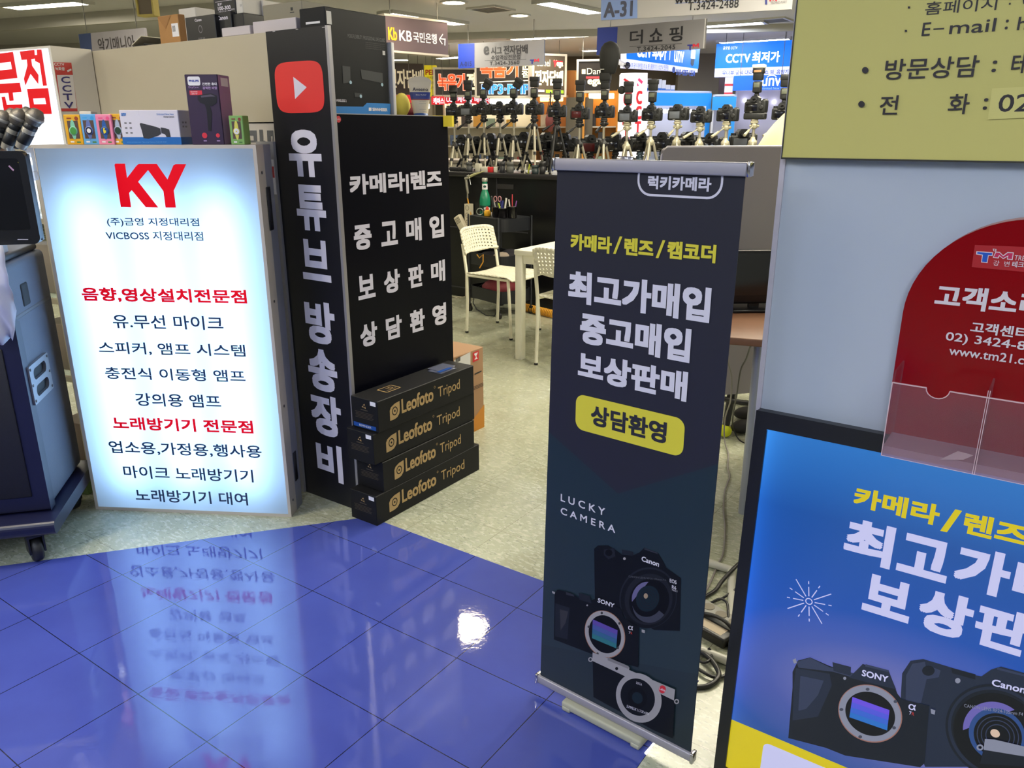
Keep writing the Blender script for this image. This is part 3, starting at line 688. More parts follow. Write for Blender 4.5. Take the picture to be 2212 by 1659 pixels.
g = topbox('camera_box', 'small black box in shadow below the black lens box', 501, 527, 29, .06, .12, mat('black_card', (30, 30, 32), .45))
zb = g.z0+g.h+.002
g = topbox('lens_box', 'black lens box with white EF lettering on top of the black boxes', 464, 510, -8, .07, .10, mat('black_card', (30, 30, 32), .45), None, zb)
letters(g.obj, 'EF', lr(g, (471, 10), (480, 10), (475, 7), (475, 12)), pale, -.001, .03); letters(g.obj, '100-300', lr(g, (471, 17), (499, 19), (480, 13.5), (480, 22)), pale, -.001, .05)
letters(g.obj, 'mm', lr(g, (499.5, 19), (507, 19), (503, 18.5), (503, 21.5)), pale, -.001); letters(g.obj, 'f/4.5-5.6 USM', lr(g, (473, 25), (500, 25), (480, 23.5), (480, 28)), pale, -.001, .03)
rect_on(g, lr(g, (465, 3.0), (509, 3.0), (480, 2.4), (480, 3.2)), pale, -.001)
g = topbox('lens_box', 'white lens box on top right of the black lens box', 510, 526, -8, .075, .10, mat('white_carton2', (196, 192, 186), .5), None, zb)
letters(g.obj, 'EF', lr(g, (519, 11), (523, 11), (521, 9), (521, 14)), grey_p, -.001)
g = topbox('white_carton', 'thin white box lying flat on the cabinet edge', 478.5, 540, 57.5, .02, .12, mat('white_carton3', (190, 182, 186), .5))
g = topbox('white_carton', 'white box behind the small grey box, printed at its corner', 525, 571, 2.5, .16, .14, mat('white_carton2', (196, 192, 186), .5))
letters(g.obj, 'Canon', lr(g, (527, 11), (540, 11), (533, 9), (533, 13)), grey_p, -.001, .03)
g = topbox('white_carton', 'pale lilac white box under the small grey box', 546, 640, 42, .03, .12, mat('white_carton3', (190, 182, 186), .5))
zb = g.z0+g.h+.001
g = topbox('grey_carton', 'small olive grey box with a tiny logo on the pale box', 569, 654, 6, .06, .13, mat('olive_grey_card', (128, 122, 106), .5), None, zb)
rect_on(g, lr(g, (628, 19), (633, 19), (630, 16), (630, 23)), black_p, -.001, 'logo'); rect_on(g, lr(g, (627, 27), (636, 27), (630, 26), (630, 28)), black_p, -.001, 'logo')
P = FC.w(-1.02, .2, COLH+.0005); mg = thing('magazine', 'black folder lying open at the left end of the cabinet top', 'folder', P, GY+.1)
b = MB(); b.add([(-.28, -.1, 0), (.08, -.1, .02), (.10, .1, .02), (-.26, .12, 0), (.08, -.1, .026), (.26, -.08, .004), (.28, .1, .004), (.10, .1, .026)], [(0, 1, 2, 3), (4, 5, 6, 7)]); o = b.build('cover', mat('black_cover', (28, 27, 28), .4), mg)
so = o.modifiers.new('thickness', 'SOLIDIFY'); so.thickness = .006
b = MB(); b.add([(.0, -.10, .022), (.07, -.10, .055), (.09, .08, .055), (.02, .08, .022)], [(0, 1, 2, 3)]); o = b.build('page', mat('page_cream', (196, 190, 170), .7), mg); so = o.modifiers.new('thickness', 'SOLIDIFY'); so.thickness = .003

# ================================================================== TRIPOD CARTONS
FT = Fr((-0.515, 2.689), GV)
bx = mat('tripod_carton_black', (18, 18, 21), .55, spec=.25, var=.06, vscale=9)
BW, BL, BHT = .137, .612, .1225
lay = [(0.0, 0.0, 0.0, 'bottom one of the stack', 0.645), (.046, .0, .1235, 'second from the bottom, pushed back', .565), (.008, .004, .247, 'third from the bottom of the stack', .613), (.032, -.004, .3705, 'topmost of the stack', .578)]
leo = []
for i, (dx, dy, z, lb, ln) in enumerate(lay):
    t = thing('tripod_box', 'long black tripod carton, '+lb, 'carton', FT.w(dx, dy, z), GV, 'stacked tripod cartons')
    b = MB(); b.rbox(0, ln, 0, BW, 0, BHT, .002, 0, 1); b.build('box', bx, t)
    s = ln/.60
    LX = lambda a: .0+a*s
    # logo mark
    mk = MB(); x0, x1, z0, z1 = LX(.065), LX(.122), .030, .094
    lf = [(x0, z0)]+[(x0+(x1-x0)*(1-math.cos(math.radians(a))), z0+.04+(z1-z0-.04)*math.sin(math.radians(a))) for a in (0, 30, 60, 90)]+[(x1, z1), (x1, z0+.03)]+[(x1-(x1-x0)*.55*(1-math.cos(math.radians(a))), z0+.03-.03*math.sin(math.radians(a))) for a in (30, 60, 90)]
    c = ((x0+x1)/2, (z0+z1)/2)
    mk.flat(lf, -.0008, 0, [ell(c[0], c[1], .0155, .0175, 20)]); mk.flat(ell(c[0], c[1], .0115, .013, 18), -.0008, 0, [ell(c[0], c[1], .004, .0045, 10)]); mk.build('logo', gold, t)
    letters(t, 'Leofoto', (LX(.132), .040, LX(.325), .098), gold, -.0008, .030); letters(t, 'Tripod', (LX(.355), .032, LX(.50), .088), gold, -.0008, .004)
    c = (LX(.335), .094); b = MB(); b.flat(ell(c[0], c[1], .005, .005, 14), -.0008, 0, [ell(c[0], c[1], .0035, .0035, 14)]); b.build('logo', gold, t)
    # end face print
    def ef(a, c, z0, z1, m, nm):
        q = MB(); q.add([(-.0008, c, z0), (-.0008, a, z0), (-.0008, a, z1), (-.0008, c, z1)], [(0, 1, 2, 3)]); return q.build(nm, m, t)
    if i != 1: ef(.008, .036, .102, .118, white_p, 'barcode_label')
    tri = MB()
    for kk in range(3):
        a = math.radians(90+120*kk); cc = (.068+.007*math.cos(a), .092+.007*math.sin(a))
        tri.add([(-.0008, cc[0]+.006*math.cos(a+j), cc[1]+.005*math.sin(a+j)) for j in (0.6, 2.2, 4.2)], [(0, 1, 2)])
    tri.build('recycling_mark', gold, t)
    ef(.050, .086, .076, .079, mat('dim_gold', (78, 68, 54), .5), 'print')
    for q in range(5): ef(.022+.004*(q % 3), .116-.003*(q % 2), .066-.0055*q, .0675-.0055*q, mat('dim_gold', (78, 68, 54), .5), 'print')
    if i == 3:
        ef(.012, .128, .006, .022, mat('reminder_blue', (24, 72, 150), .4), 'reminder_strip')
        q = MB(); vs, fs, _ = text_raw('REMINDER'); q.add([(-.0012, .098-.062*p[0], .010+.008*p[1]) for p in vs], fs); q.build('lettering', white_p, t)
        q = MB()
        for (a0, a1, c0, c1) in ((.10, .105, .045, .10), (.175, .18, .045, .10), (.10, .18, .045, .049), (.10, .18, .096, .10), (.115, .165, .060, .062), (.135, .138, .068, .088), (.146, .160, .068, .071), (.146, .160, .085, .088), (.146, .149, .07, .087), (.157, .160, .07, .087)):
            q.add([(a0, c0, BHT+.0006), (a1, c0, BHT+.0006), (a1, c1, BHT+.0006), (a0, c1, BHT+.0006)], [(0, 1, 2, 3)])
        q.build('square_emblem', gold, t)
        q = MB(); q.box(.40, .50, .03, .10, BHT+.0005, BHT+.0025); q.box(.42, .52, .05, .12, BHT+.0027, BHT+.004); q.build('sticker_bag', mat('clear_bag', (96, 100, 120), .15, spec=.8), t)
        q = MB(); q.box(.405, .485, .04, .058, BHT+.0042, BHT+.0046); q.build('sticker', mat('reminder_blue', (24, 72, 150), .4), t)
# brown carton behind
cA = fl(1046, 922); FB = Fr((cA.x, cA.y), GV)
zt = FB.uv(1043, 749)[1]
t = thing('cardboard_box', 'brown cardboard carton with a red fragile label behind the black stack', 'carton', (cA.x, cA.y, 0), GV)
kb = mat('corrugated_card', (160, 124, 92), .75, var=.05)
b = MB(); b.rbox(-.34, 0, 0, .26, 0, zt, .003, 0, 1); b.build('box', kb, t)
def bl(p): x, z = FB.uv(*p); return (x, z)
for P, m, nm in (([(981, 836), (981, 778), (1016, 760), (1016, 795)], mat('label_white', (206, 204, 202), .5), 'shipping_label'),
                 ([(1021, 783), (1021, 762), (1034, 756), (1034, 777)], mat('fragile_red', (196, 40, 48), .5), 'fragile_label'),
                 ([(1024, 934), (1046, 922), (1046, 873), (1024, 903)], mat('print_orange', (196, 128, 40), .6), 'orange_print')):
    b = MB(); b.flat([bl(p) for p in P], -.0008); b.build(nm, m, t)
b = MB(); b.flat([bl(p) for p in ((1024, 764), (1032, 760.5), (1030, 766), (1028.5, 768), (1029, 772), (1031, 773), (1031, 775), (1025, 777), (1025, 775.5), (1027.3, 773), (1027, 769), (1024.5, 767))], -.0012); b.build('glass_symbol', white_p, t)
b = MB()
for i in range(3): b.flat([bl(p) for p in ((1022, 836+i*3), (1044, 826+i*3), (1044, 827+i*3), (1022, 837+i*3))], -.0009)
for i in range(7): b.flat([bl(p) for p in ((984+i*1.5, 784-i*.7), (985+i*1.5, 783.4-i*.7), (985+i*1.5, 774-i*.7), (984+i*1.5, 774.5-i*.7))], -.0012)
b.flat([bl(p) for p in ((1025, 807), (1040, 800), (1040, 803), (1025, 810))], -.0009); b.build('print', black_p, t)

# ================================================================== LEFT EDGE: KARAOKE SPEAKER
SYAW = math.atan2(.97, -.24)
FS = Fr((-1.623, 2.50), SYAW)        # x back along the right side, y to the left
spk = at(FS, 'karaoke_speaker', 'big dark blue and grey karaoke speaker on casters at the left edge', 'speaker')
gside = mat('speaker_grey', (92, 98, 112), .5, bump=.25, bscale=240)
dkb = mat('speaker_front_blue', (22, 24, 52), .35, spec=.5)
SB, ST, SX, SY = .165, 1.055, .44, .50
b = MB(); b.rbox(.02, SX, .006, SY-.006, SB, ST-.03, .02, 0, 3); b.build('cabinet', gside, spk)
b = MB(); b.prism([(0, SB), (.05, SB), (.05, ST-.22), (.012, ST-.20), (0, ST-.24)], .0, SY, 0); o = b.build('front_baffle', dkb, spk); bv = o.modifiers.new('edge', 'BEVEL'); bv.width = .012; bv.segments = 3
b = MB(); b.rbox(-.006, .002, .05, SY-.05, SB+.06, ST-.3, .003); b.build('grille', mat('grille_black', (14, 14, 26), .6, bump=.5, bscale=400), spk)
b = MB(); b.rbox(.004, SX-.03, .004, SY, ST-.215, ST-.20, .004); b.build('seam_band', mat('speaker_grey_dark', (96, 98, 104), .45), spk)
b = MB(); b.rbox(.05, SX-.02, .02, SY-.02, ST-.03, ST-.006, .01); b.build('top_panel', mat('control_black', (26, 25, 28), .4), spk)
b = MB(); b.rbox(.13, .20, .002, .02, ST-.19, ST-.11, .008); b.build('side_recess', mat('recess_black', (8, 8, 9), .6), spk)
# inset handle on the side
hx0, hz0 = .03, .545; hx1, hz1 = .235, .68
b = MB(); pl = rrect(hx0, hz0, hx1, hz1, .006, 3); hl = [rrect(hx0+.035, hz0+.018, hx1-.035, (hz0+hz1)/2-.010, .02, 4), rrect(hx0+.035, (hz0+hz1)/2+.010, hx1-.035, hz1-.018, .02, 4)]
b.prism(pl, -.006, .006, 0, hl); hd = b.build('handle_plate', mat('handle_steel', (150, 150, 156), .35, metal=.7), spk)
b = MB()
for h_ in hl: b.flat(h_, .0052)
b.build('recess', mat('recess_black', (8, 8, 9), .6), hd)
for x in (hx0+.012, hx1-.012):
    for z in (hz0+.012, (hz0+hz1)/2, hz1-.012): b = MB(); b.cyl((x, -.006, z), (x, -.0085, z), .005, n=8); b.build('screw', scr, hd)
b = MB(); b.prism(rrect(-.09, SB-.055, SX+.05, SB-.005, .018, 4), -.03, SY+.03); o = b.build('plinth', dkb, spk); bv = o.modifiers.new('edge', 'BEVEL'); bv.width = .01; bv.segments = 2
def caster(x, y, rot, par):
    R_ = Matrix.Translation((x, y, 0)) @ Matrix.Rotation(rot, 4, 'Z')
    b = MB(); b.box(-.03, .03, -.028, .028, .100, .112, 0, R_); b.box(-.028, .022, -.026, -.020, .04, .10, 0, R_); b.box(-.028, .022, .020, .026, .04, .10, 0, R_)
    c = b.build('caster', blk, par)
    b = MB(); b.lathe([(.015, -.017), (.040, -.017), (.046, -.010), (.046, .010), (.040, .017), (.015, .017)], 20, (0, 0, 0), R_ @ Matrix.Translation((0.005, 0, .046)) @ Matrix.Rotation(math.pi/2, 4, 'X')); b.build('wheel', mat('caster_rubber', (26, 26, 28), .5), c)
    b = MB(); b.lathe([(.001, -.019), (.024, -.019), (.024, .019), (.001, .019)], 16, (0, 0, 0), R_ @ Matrix.Translation((0.005, 0, .046)) @ Matrix.Rotation(math.pi/2, 4, 'X')); b.build('hub', mat('caster_grey', (86, 90, 96), .4), c)
for x, y, a in ((-.045, .055, .5), (.36, .045, .9), (-.045, .44, .2), (.36, .44, .2)): caster(x, y, a, spk)
# plastic bag on the speaker
P = FS.w(-.035, .045, ST-.20); bag = thing('plastic_bag', 'crumpled white plastic bag hanging over the speaker front', 'plastic bag', P, SYAW+math.pi)
b = MB(); rows = []
for i in range(11):
    t = i/10; row = []
    for j in range(11):
        s = j/10; wob = .012*math.sin(7*s+5*t)+.009*math.sin(17*s-9*t)+.006*math.sin(29*t+3*s)
        wd_ = .16*(1-.55*t*t); row.append((.03+wob+(.05*(1-t)**2 if t < .3 else 0)*0, -wd_/2+wd_*s+.02*t, .24-.30*t+.01*math.sin(9*s)))
    rows.append(row)
b.add([p for r in rows for p in r], [(i*11+j, i*11+j+1, i*11+j+12, i*11+j+11) for i in range(10) for j in range(10)], 0, True)
o = b.build('bag', mat('film_white', (206, 206, 222), .3, spec=.7, alpha=.86), bag); so = o.modifiers.new('thickness', 'SOLIDIFY'); so.thickness = .0015
# monitor above the speaker
mp = aty(88, 522, 2.52); FM = Fr((mp.x, mp.y), math.radians(11.5))
mzt = FM.uv(57, 326)[1]; mzb = FM.uv(86, 527)[1]
mon = thing('monitor', 'black flat monitor over the karaoke speaker, cut by the left edge', 'monitor', (mp.x, mp.y, 0), FM.yaw)
b = MB(); b.prism(rrect(-.56, mzb, .0, mzt, .022, 6), 0, .035, 0, [rrect(-.54, mzb+.045, -.022, mzt-.022, .008, 4)]); b.box(-.56, 0, .02, .036, mzb+.01, mzt-.01); b.build('bezel', mat('bezel_black', (14, 14, 17), .3), mon)
b = MB(); b.flat([(-.541, mzb+.044), (-.021, mzb+.044), (-.021, mzt-.021), (-.541, mzt-.021)], .006); b.build('screen', mat('screen_glass', (9, 10, 15), .12, spec=.6), mon)
b = MB(); x, z = FM.uv(23, 333.5); b.flat([FM.uv(36, 350), FM.uv(43, 351), FM.uv(40, 354)][::-1], .0055); b.build('sticker', mat('yellow_print', (220, 200, 40), .5), mon)
b = MB(); b.flat([FM.uv(16, 359), FM.uv(19, 357.5), FM.uv(29, 367), FM.uv(27, 370)][::-1], .0055); b.build('sticker', mat('pink_sticker', (180, 140, 170), .5), mon)
b = MB(); b.flat([FM.uv(38, 516.5), FM.uv(61, 516.5), FM.uv(61, 518), FM.uv(38, 518)][::-1], -.0006); b.build('logo', pale, mon)
b = MB(); b.box(-.34, -.22, .02, .05, ST-.005, mzb+.03); b.build('stand', blk, mon)
# microphones
mic_head = mat('mic_grille', (112, 106, 98), .42, metal=.7, bump=.5, bscale=500); mic_sil = mat('mic_silver', (170, 164, 152), .35, metal=.5)
rack = thing('microphone_rack', 'clear microphone rack behind the black monitor', 'rack', aty(40, 322, 2.66), math.radians(11.5))
b = MB(); b.rbox(-.30, .035, -.035, .035, -.10, -.07, .004)
for i in range(6): b.box(-.245+i*.055, -.241+i*.055, -.03, .03, -.07, .004)
b.box(-.30, -.29, -.03, .03, -.335, -.07); b.box(-.11, -.10, -.03, .03, -.335, -.07)
rackm = mat('clear_acrylic', (214, 222, 232), .1, spec=.6, alpha=.45); b.build('rack', rackm, rack)
for i, (hx, hy, tx, ty, dd, bm, lb) in enumerate(((76, 252, 45, 318, 2.64, mic_sil, 'silver microphone with a black middle, rightmost in the rack'), (59, 249, 29, 316, 2.67, mat('mic_dark', (70, 64, 58), .4, metal=.4), 'dark microphone second from the right in the rack'),
                                  (41, 252, 15, 316, 2.65, mic_sil, 'silver microphone third from the right in the rack'), (26, 252, 3, 316, 2.67, mat('mic_copper', (150, 112, 84), .4, metal=.5), 'microphone with a copper collar, fourth from the right'), (8, 256, -12, 316, 2.65, mic_sil, 'microphone cut by the left edge of the photo'))):
    a = aty(hx, hy, dd); c = aty(tx, ty, dd); d = (c-a).normalized(); L = .19
    t = thing('microphone', lb, 'microphone', c, 0, 'microphones in the rack')
    q = d.to_track_quat('Z', 'Y').to_matrix().to_4x4(); Mx = Matrix.Translation(a-c) @ q
    b = MB(); b.lathe([(.001, -.026), (.016, -.022), (.0245, -.008), (.026, .004), (.0225, .022), (.017, .028)], 18, (0, 0, 0), Mx); b.build('head', mic_head, t)
    b = MB(); b.lathe([(.0262, -.002), (.0275, .001), (.0275, .005), (.0262, .008)], 18, (0, 0, 0), Mx); b.build('collar', mic_sil, t)
    b = MB(); b.lathe([(.018, .027), (.020, .034), (.0195, .06)], 16, (0, 0, 0), Mx); b.lathe([(.0185, .095), (.0165, .115)], 16, (0, 0, 0), Mx); b.build('body', bm, t)
    b = MB(); b.lathe([(.0185, .027), (.0205, .03), (.0205, .042), (.0197, .044)], 16, (0, 0, 0), Mx); b.lathe([(.0192, .058), (.0205, .060), (.0195, .092), (.0185, .096)], 16, (0, 0, 0), Mx); b.build('grip', blk, t)
# glass display shelves behind
FG = Fr((-1.80, 3.12), GY+.25)
ds = at(FG, 'glass_display_case', 'aluminium framed glass display case between the speaker and the lit sign', 'display case')
b = MB()
for x in (-.62, -.02):
    for y in (0, .3): b.rbox(x-.012, x+.012, y-.012, y+.012, 0, 1.38, .003)
for z in (.02, .45, .78, 1.10, 1.37):
    for y in (0, .3): b.box(-.62, -.02, y-.01, y+.01, z-.01, z+.01)
    for x in (-.62, -.02): b.box(x-.01, x+.01, 0, .3, z-.01, z+.01)
b.build('frame', mat('frame_alu', (164, 156, 136), .45, metal=.3), ds)
gls = mat('green_glass', (190, 214, 204), .05, spec=.6, alpha=.32)
for z in (.47, .80, 1.12): b = MB(); b.box(-.61, -.03, .01, .29, z-.008, z); b.build('shelf', gls, ds)
b = MB(); b.rbox(-.5, -.06, .27, .29, 1.3, 1.33, .004); b.build('shelf_lamp', mat('case_lamp', (240, 248, 255), .4, emit=5), ds)
for i, (x, z, c, nm, lb) in enumerate(((-.12, .801, (120, 110, 96), 'boxed_speaker', 'small brown box on the upper glass shelf'), (-.14, .471, (116, 104, 90), 'boxed_speaker', 'tan box on the middle glass shelf'), (-.13, .031, (98, 82, 70), 'boxed_speaker', 'brown box on the bottom of the glass case'))):
    t = thing(nm, lb, 'box', FG.w(x, .12, z), FG.yaw); b = MB(); b.rbox(-.09, .09, -.08, .08, 0, .20, .004); b.build('box', mat('case_box_%d' % i, c, .5), t)
P = fl(180, 1068); t = thing('green_carton', 'small light green carton on the floor between speaker and lit sign', 'carton', P, -.2)
b = MB(); b.rbox(-.026, .026, 0, .04, 0, .125, .002, 0, 1); b.build('box', mat('green_card', (132, 160, 92), .5), t)
b = MB(); b.flat(ell(-.006, .09, .015, .015, 16), -.001); b.build('badge', mat('badge_brown', (130, 60, 50), .5), t)
# red lettered light box far left
a = aty(140, 300, 3.5); FL = Fr((a.x, a.y), math.radians(-27))
lb_ = at(FL, 'light_box_sign', 'white light box sign with huge red block letters at the upper left', 'light box sign')
zt = FL.uv(108, 98)[1]; zb_ = FL.uv(140, 300)[1]-.35
b = MB(); b.box(-1.0, 0, .004, .19, zb_, zt); b.build('casing', mat('casing_cream', (200, 194, 182), .5), lb_)
lf = bpy.data.materials.new('lit_white_acrylic'); lf.use_nodes = True; k = NT(lf); pb = lf.node_tree.nodes['Principled BSDF']
pb.inputs['Base Color'].default_value = lin((220, 226, 240)); pb.inputs['Emission Color'].default_value = lin((226, 234, 252)); pb.inputs['Emission Strength'].default_value = .8
b = MB(); b.add([(-1, .001, zb_), (-.012, .001, zb_), (-.012, .001, zt-.01), (-1, .001, zt-.01)], [(0, 1, 2, 3)]); b.build('face_panel', lf, lb_)
A4 = Art(FL, lb_, .25316, 0, 0, -.0006)
rb = mat('lit_red_block', (226, 12, 26), .4, emit=.72, base=.35)
A4.poly([(-110, 470), (112, 443), (150, 665), (-80, 690)], rb, 'lettering', [[(-60, 545), (92, 527), (104, 590), (-50, 606)]])
A4.poly([(-70, 720), (170, 705), (185, 785), (110, 790), (118, 858), (82, 862), (72, 792), (-60, 800)], rb, 'lettering')
A4.poly([(14, 828), (44, 824), (60, 895), (190, 890), (200, 962), (40, 975)], rb, 'lettering')
A4.poly([(170, 440), (295, 425), (300, 500), (268, 505), (275, 560), (330, 640), (328, 718), (262, 630), (218, 730), (205, 672), (235, 560), (230, 508), (185, 512)], rb, 'lettering')
A4.poly([(300, 520), (298, 470), (318, 468), (315, 424), (355, 422), (402, 730), (368, 732), (340, 540)], rb, 'lettering')
A4.poly([(232, 758), (412, 752), (444, 972), (265, 975)], rb, 'lettering', [[(284, 840), (385, 836), (396, 888), (292, 890)]])
# CCTV sticker on its right side
FL2 = Fr(FL.w(0, 0), FL.yaw+math.pi/2)
def st(pts, m, y, nm):
    b = MB(); b.add([(-(y)+.0, FL2.uv(*p)[0], FL2.uv(*p)[1]) for p in pts], [tuple(range(len(pts)))]); o = b.build(nm, m, lb_); return o
s0 = Fr(FL.w(0, .004), FL.yaw+math.pi/2)
cs = thing('cctv_notice', 'red and white CCTV notice stuck on the side of the red lettered light box', 'notice', (s0.A.x, s0.A.y, 0), s0.yaw)
A5 = Art(s0, cs, .25316, 0, 0, -.0004)
stk_r = mat('notice_red', (190, 62, 56), .5); stk_w = mat('notice_white', (214, 208, 204), .5); stk_b = mat('notice_navy', (48, 44, 110), .5)
A5.poly([(455, 530), (608, 535), (662, 950), (525, 950)], stk_r, 'backing')
A5.poly([(484, 640), (622, 640), (655, 925), (520, 925)], stk_w, 'panel')
A5.quadtext('CCTV', (460, 536), (545, 540), (548, 560), (464, 560), stk_w, .04); A5.quadtext('녹화중', (468, 570), (550, 575), (552, 602), (474, 600), stk_w, .03)
A5.poly([(570, 600), (606, 585), (610, 600), (576, 616)], stk_w)
for ch, q in (('C', [(518, 655), (592, 655), (598, 708), (526, 708)]), ('C', [(528, 728), (603, 728), (608, 782), (536, 782)]), ('T', [(535, 800), (612, 800), (618, 854), (542, 854)]), ('V', [(545, 870), (622, 870), (628, 922), (552, 922)])):
    A5.quadtext(ch, *q, stk_b, .03)

# ================================================================== ROLL-UP BANNER
FR = Fr((0.066, 1.767), math.atan2(1.479-1.767, 0.424-0.066))
ru = at(FR, 'roll_up_banner', 'dark navy roll up banner with yellow and white lettering', 'banner')
zr0, zr1 = .030, .052                                   # lower rail
RW = FR.uv(1500, 1638)[0]
b = MB(); b.rbox(.006, RW-.006, -.008, .010, zr0, zr1, .003); b.build('bottom_rail', mat('rail_aluminium', (160, 156, 164), .5, metal=.35), ru)
chrome = mat('chrome_cap', (196, 192, 196), .15, metal=1.0)
for x in (0, RW-.008): b = MB(); b.rbox(x, x+.008, -.010, .012, zr0-.003, zr1+.003, .002); b.build('end_cap', chrome, ru)
xa, zt0 = FR.uv(1203, 375); xb, zt1 = FR.uv(1612, 378); ztop = FR.uv(1400, 346)[1]; zband = FR.uv(1400, 374)[1]
x_l = FR.uv(1203, 360)[0]; x_r = FR.uv(1618, 362)[0]
b = MB(); b.rbox(x_l, x_r, -.010, .008, zband, ztop, .003); b.build('top_rail', mat('rail_aluminium', (160, 156, 164), .5, metal=.35), ru)
for x in (x_l-.006, x_r): b = MB(); b.rbox(x, x+.007, -.012, .010, zband-.001, ztop+.001, .002); b.build('end_cap', chrome, ru)
zc = zr1-.003; 
pl0 = FR.uv(1168, 1440); pr0 = FR.uv(1493, 1618); pl1 = FR.uv(1203.5, 380); pr1 = FR.uv(1610, 382)
def edge(z, a, b_): return a[0]+(b_[0]-a[0])*(z-a[1])/(b_[1]-a[1])
ZT = zband+.004
bm_ = mat('banner_vinyl', (33, 33, 43), .42, spec=.45)
b = MB(); b.box(0, 1, 0, 1, 0, 1); b = MB()
q = [(edge(zc, pl0, pl1), zc), (edge(zc, pr0, pr1), zc), (edge(ZT, pr0, pr1), ZT), (edge(ZT, pl0, pl1), ZT)]
b.prism(q, 0, .0012); sheet = b.build('banner_sheet', bm_, ru)
AR = Art(FR, sheet, 1, 0, 0, -.0004)
teal = mat('banner_teal', (26, 42, 50), .4, spec=.45); teal2 = mat('banner_teal_dark', (22, 36, 44), .4, spec=.45)
b = MB(); P0 = FR.uv(1184, 932); P1 = FR.uv(1335, 1066); P2 = FR.uv(1541, 1000)
xl = lambda z: edge(z, pl0, pl1)+.0004; xr = lambda z: edge(z, pr0, pr1)-.0004
b.flat([(xl(zc), zc), (xr(zc), zc), (xr(P2[1]), P2[1]), P1, (xl(P0[1]), P0[1])], -.0005); b.build('print', teal, sheet)
b = MB(); P3 = FR.uv(1175, 1250); b.flat([(xl(zc), zc), (xr(zc), zc), (xr(zc+.22), zc+.22), (xl(zc+.10), zc+.10)], -.00056); b.build('print', teal2, sheet)
AR.y = -.0007
ylw = mat('print_yellow', (206, 194, 52), .5)
# framed logo cut off by the rail
lo = FR.uv(1377, 400); hi = FR.uv(1562, 400); zb0 = FR.uv(1470, 429)[1]; zb1 = FR.uv(1470, 424.5)[1]
zz0 = FR.uv(1540, 431)[1]
out = rrect(lo[0], zz0, hi[0], ZT+.02, .030, 8); inn = rrect(lo[0]+.0045, zz0+.0045, hi[0]-.0045, ZT+.0155, .026, 8)
clip = lambda ps: [(x, min(z, ZT-.001)) for x, z in ps]
b = MB(); b.flat(clip(out), -.0008, 0, [clip([(x, min(z, ZT-.0012)) for x, z in inn])]); b.build('logo_frame', pale, sheet)
AR.text('럭키카메라', (1400, 395), (1537, 400), (1405, 379), (1400, 408), pale, .04)
AR.text('카메라', (1233, 528), (1322, 535), (1250, 505), (1240, 540), ylw, .045); AR.text('렌즈', (1349, 538), (1412, 543), (1365, 514), (1360, 551), ylw, .045); AR.text('캠코더', (1442, 545), (1547, 550), (1460, 521), (1470, 561), ylw, .045)
for P in ([(1325, 548), (1330.5, 548.5), (1345, 511), (1339.5, 510.5)], [(1417, 557), (1423, 557.5), (1438, 519), (1432, 518.5)]): AR.poly(P[::-1], ylw)
for s, L, R, T, B in (('최고가매입', (1228, 639), (1535.7, 655), (1250, 586), (1262, 657)), ('중고매입', (1254, 707), (1492.7, 743), (1283, 677), (1279.5, 745)), ('보상판매', (1249, 811.5), (1486, 828), (1276, 762), (1276, 822))):
    AR.text(s, L, R, T, B, pale, .045)
pz0 = FR.uv(1360, 957)[1]; pz1 = FR.uv(1360, 877)[1]; px0 = FR.uv(1244, 890)[0]; px1 = FR.uv(1478, 945)[0]
b = MB(); b.flat(rrect(px0, pz0, px1, pz1, .022, 8), -.0008); b.build('pill_print', ylw, sheet)
AR.y = -.0012; AR.text('상담환영', (1277, 905), (1441, 925), (1300, 878), (1300, 923), mat('print_ink', (32, 32, 42), .5), .035)
AR.text('L U C K Y', (1212, 1077), (1308, 1097), (1213, 1066), (1213, 1082), pale, .02); AR.text('C A M E R A', (1212, 1105), (1330, 1138), (1213, 1095), (1213, 1110), pale, .02)
# printed cameras
AB = Art(FR, sheet, .3249, 1120, 1120, -.0014)
K = lambda n, c, r=.45: mat('print_'+n, c, r, spec=.15)
c0, c1, c2, c3 = K('body', (15, 17, 23)), K('body_edge', (30, 33, 42)), K('glass', (9, 10, 15)), K('ring', (44, 46, 56))
silv, lens_b, lens_v = K('silver', (150, 146, 150)), K('lens_blue', (52, 66, 84)), K('lens_violet', (96, 92, 130))
AB.poly([(505, 200), (530, 178), (600, 178), (645, 205), (690, 238), (760, 245), (805, 225), (838, 192), (930, 225), (962, 280), (985, 325), (1082, 395), (1074, 745), (905, 740), (700, 620), (510, 540)], c0)
AB.poly([(570, 205), (640, 195), (645, 250), (600, 270), (570, 240)], c1); AB.poly(ell(603, 226, 24, 22), c2); AB.poly([(690, 205), (765, 220), (765, 245), (690, 232)], c1); AB.poly(ell(707, 265, 9, 9, 14), silv)
AB.poly([(840, 193), (930, 225), (927, 234), (838, 204)], c3)
AB.poly(ell(865, 525, 190, 205, 48, 18), c1); AB.poly(ell(865, 530, 182, 197, 48, 18), c0); AB.poly(ell(868, 535, 158, 172, 44, 18), K('ring2', (28, 30, 38))); AB.poly(ell(872, 545, 132, 148, 44, 18), c2)
AB.poly(ell(880, 560, 118, 132, 40, 18, 20, 200), K('lens_grey', (58, 60, 74))); AB.poly(ell(862, 535, 104, 118, 40, 18), c2)
AB.poly(ell(850, 525, 92, 108, 40, 18, 150, 260), lens_v); AB.poly(ell(862, 530, 76, 88, 36, 18), K('lens_teal', (22, 34, 44)))
for r_ in (60, 44, 30): AB.poly(ell(866, 530, r_, r_*1.15, 30, 18), K('ring2', (28, 30, 38)), 'print', [ell(866, 530, r_-4, r_*1.15-5, 30, 18)])
AB.poly(ell(850, 512, 14, 18, 16), K('glint', (150, 130, 110)))
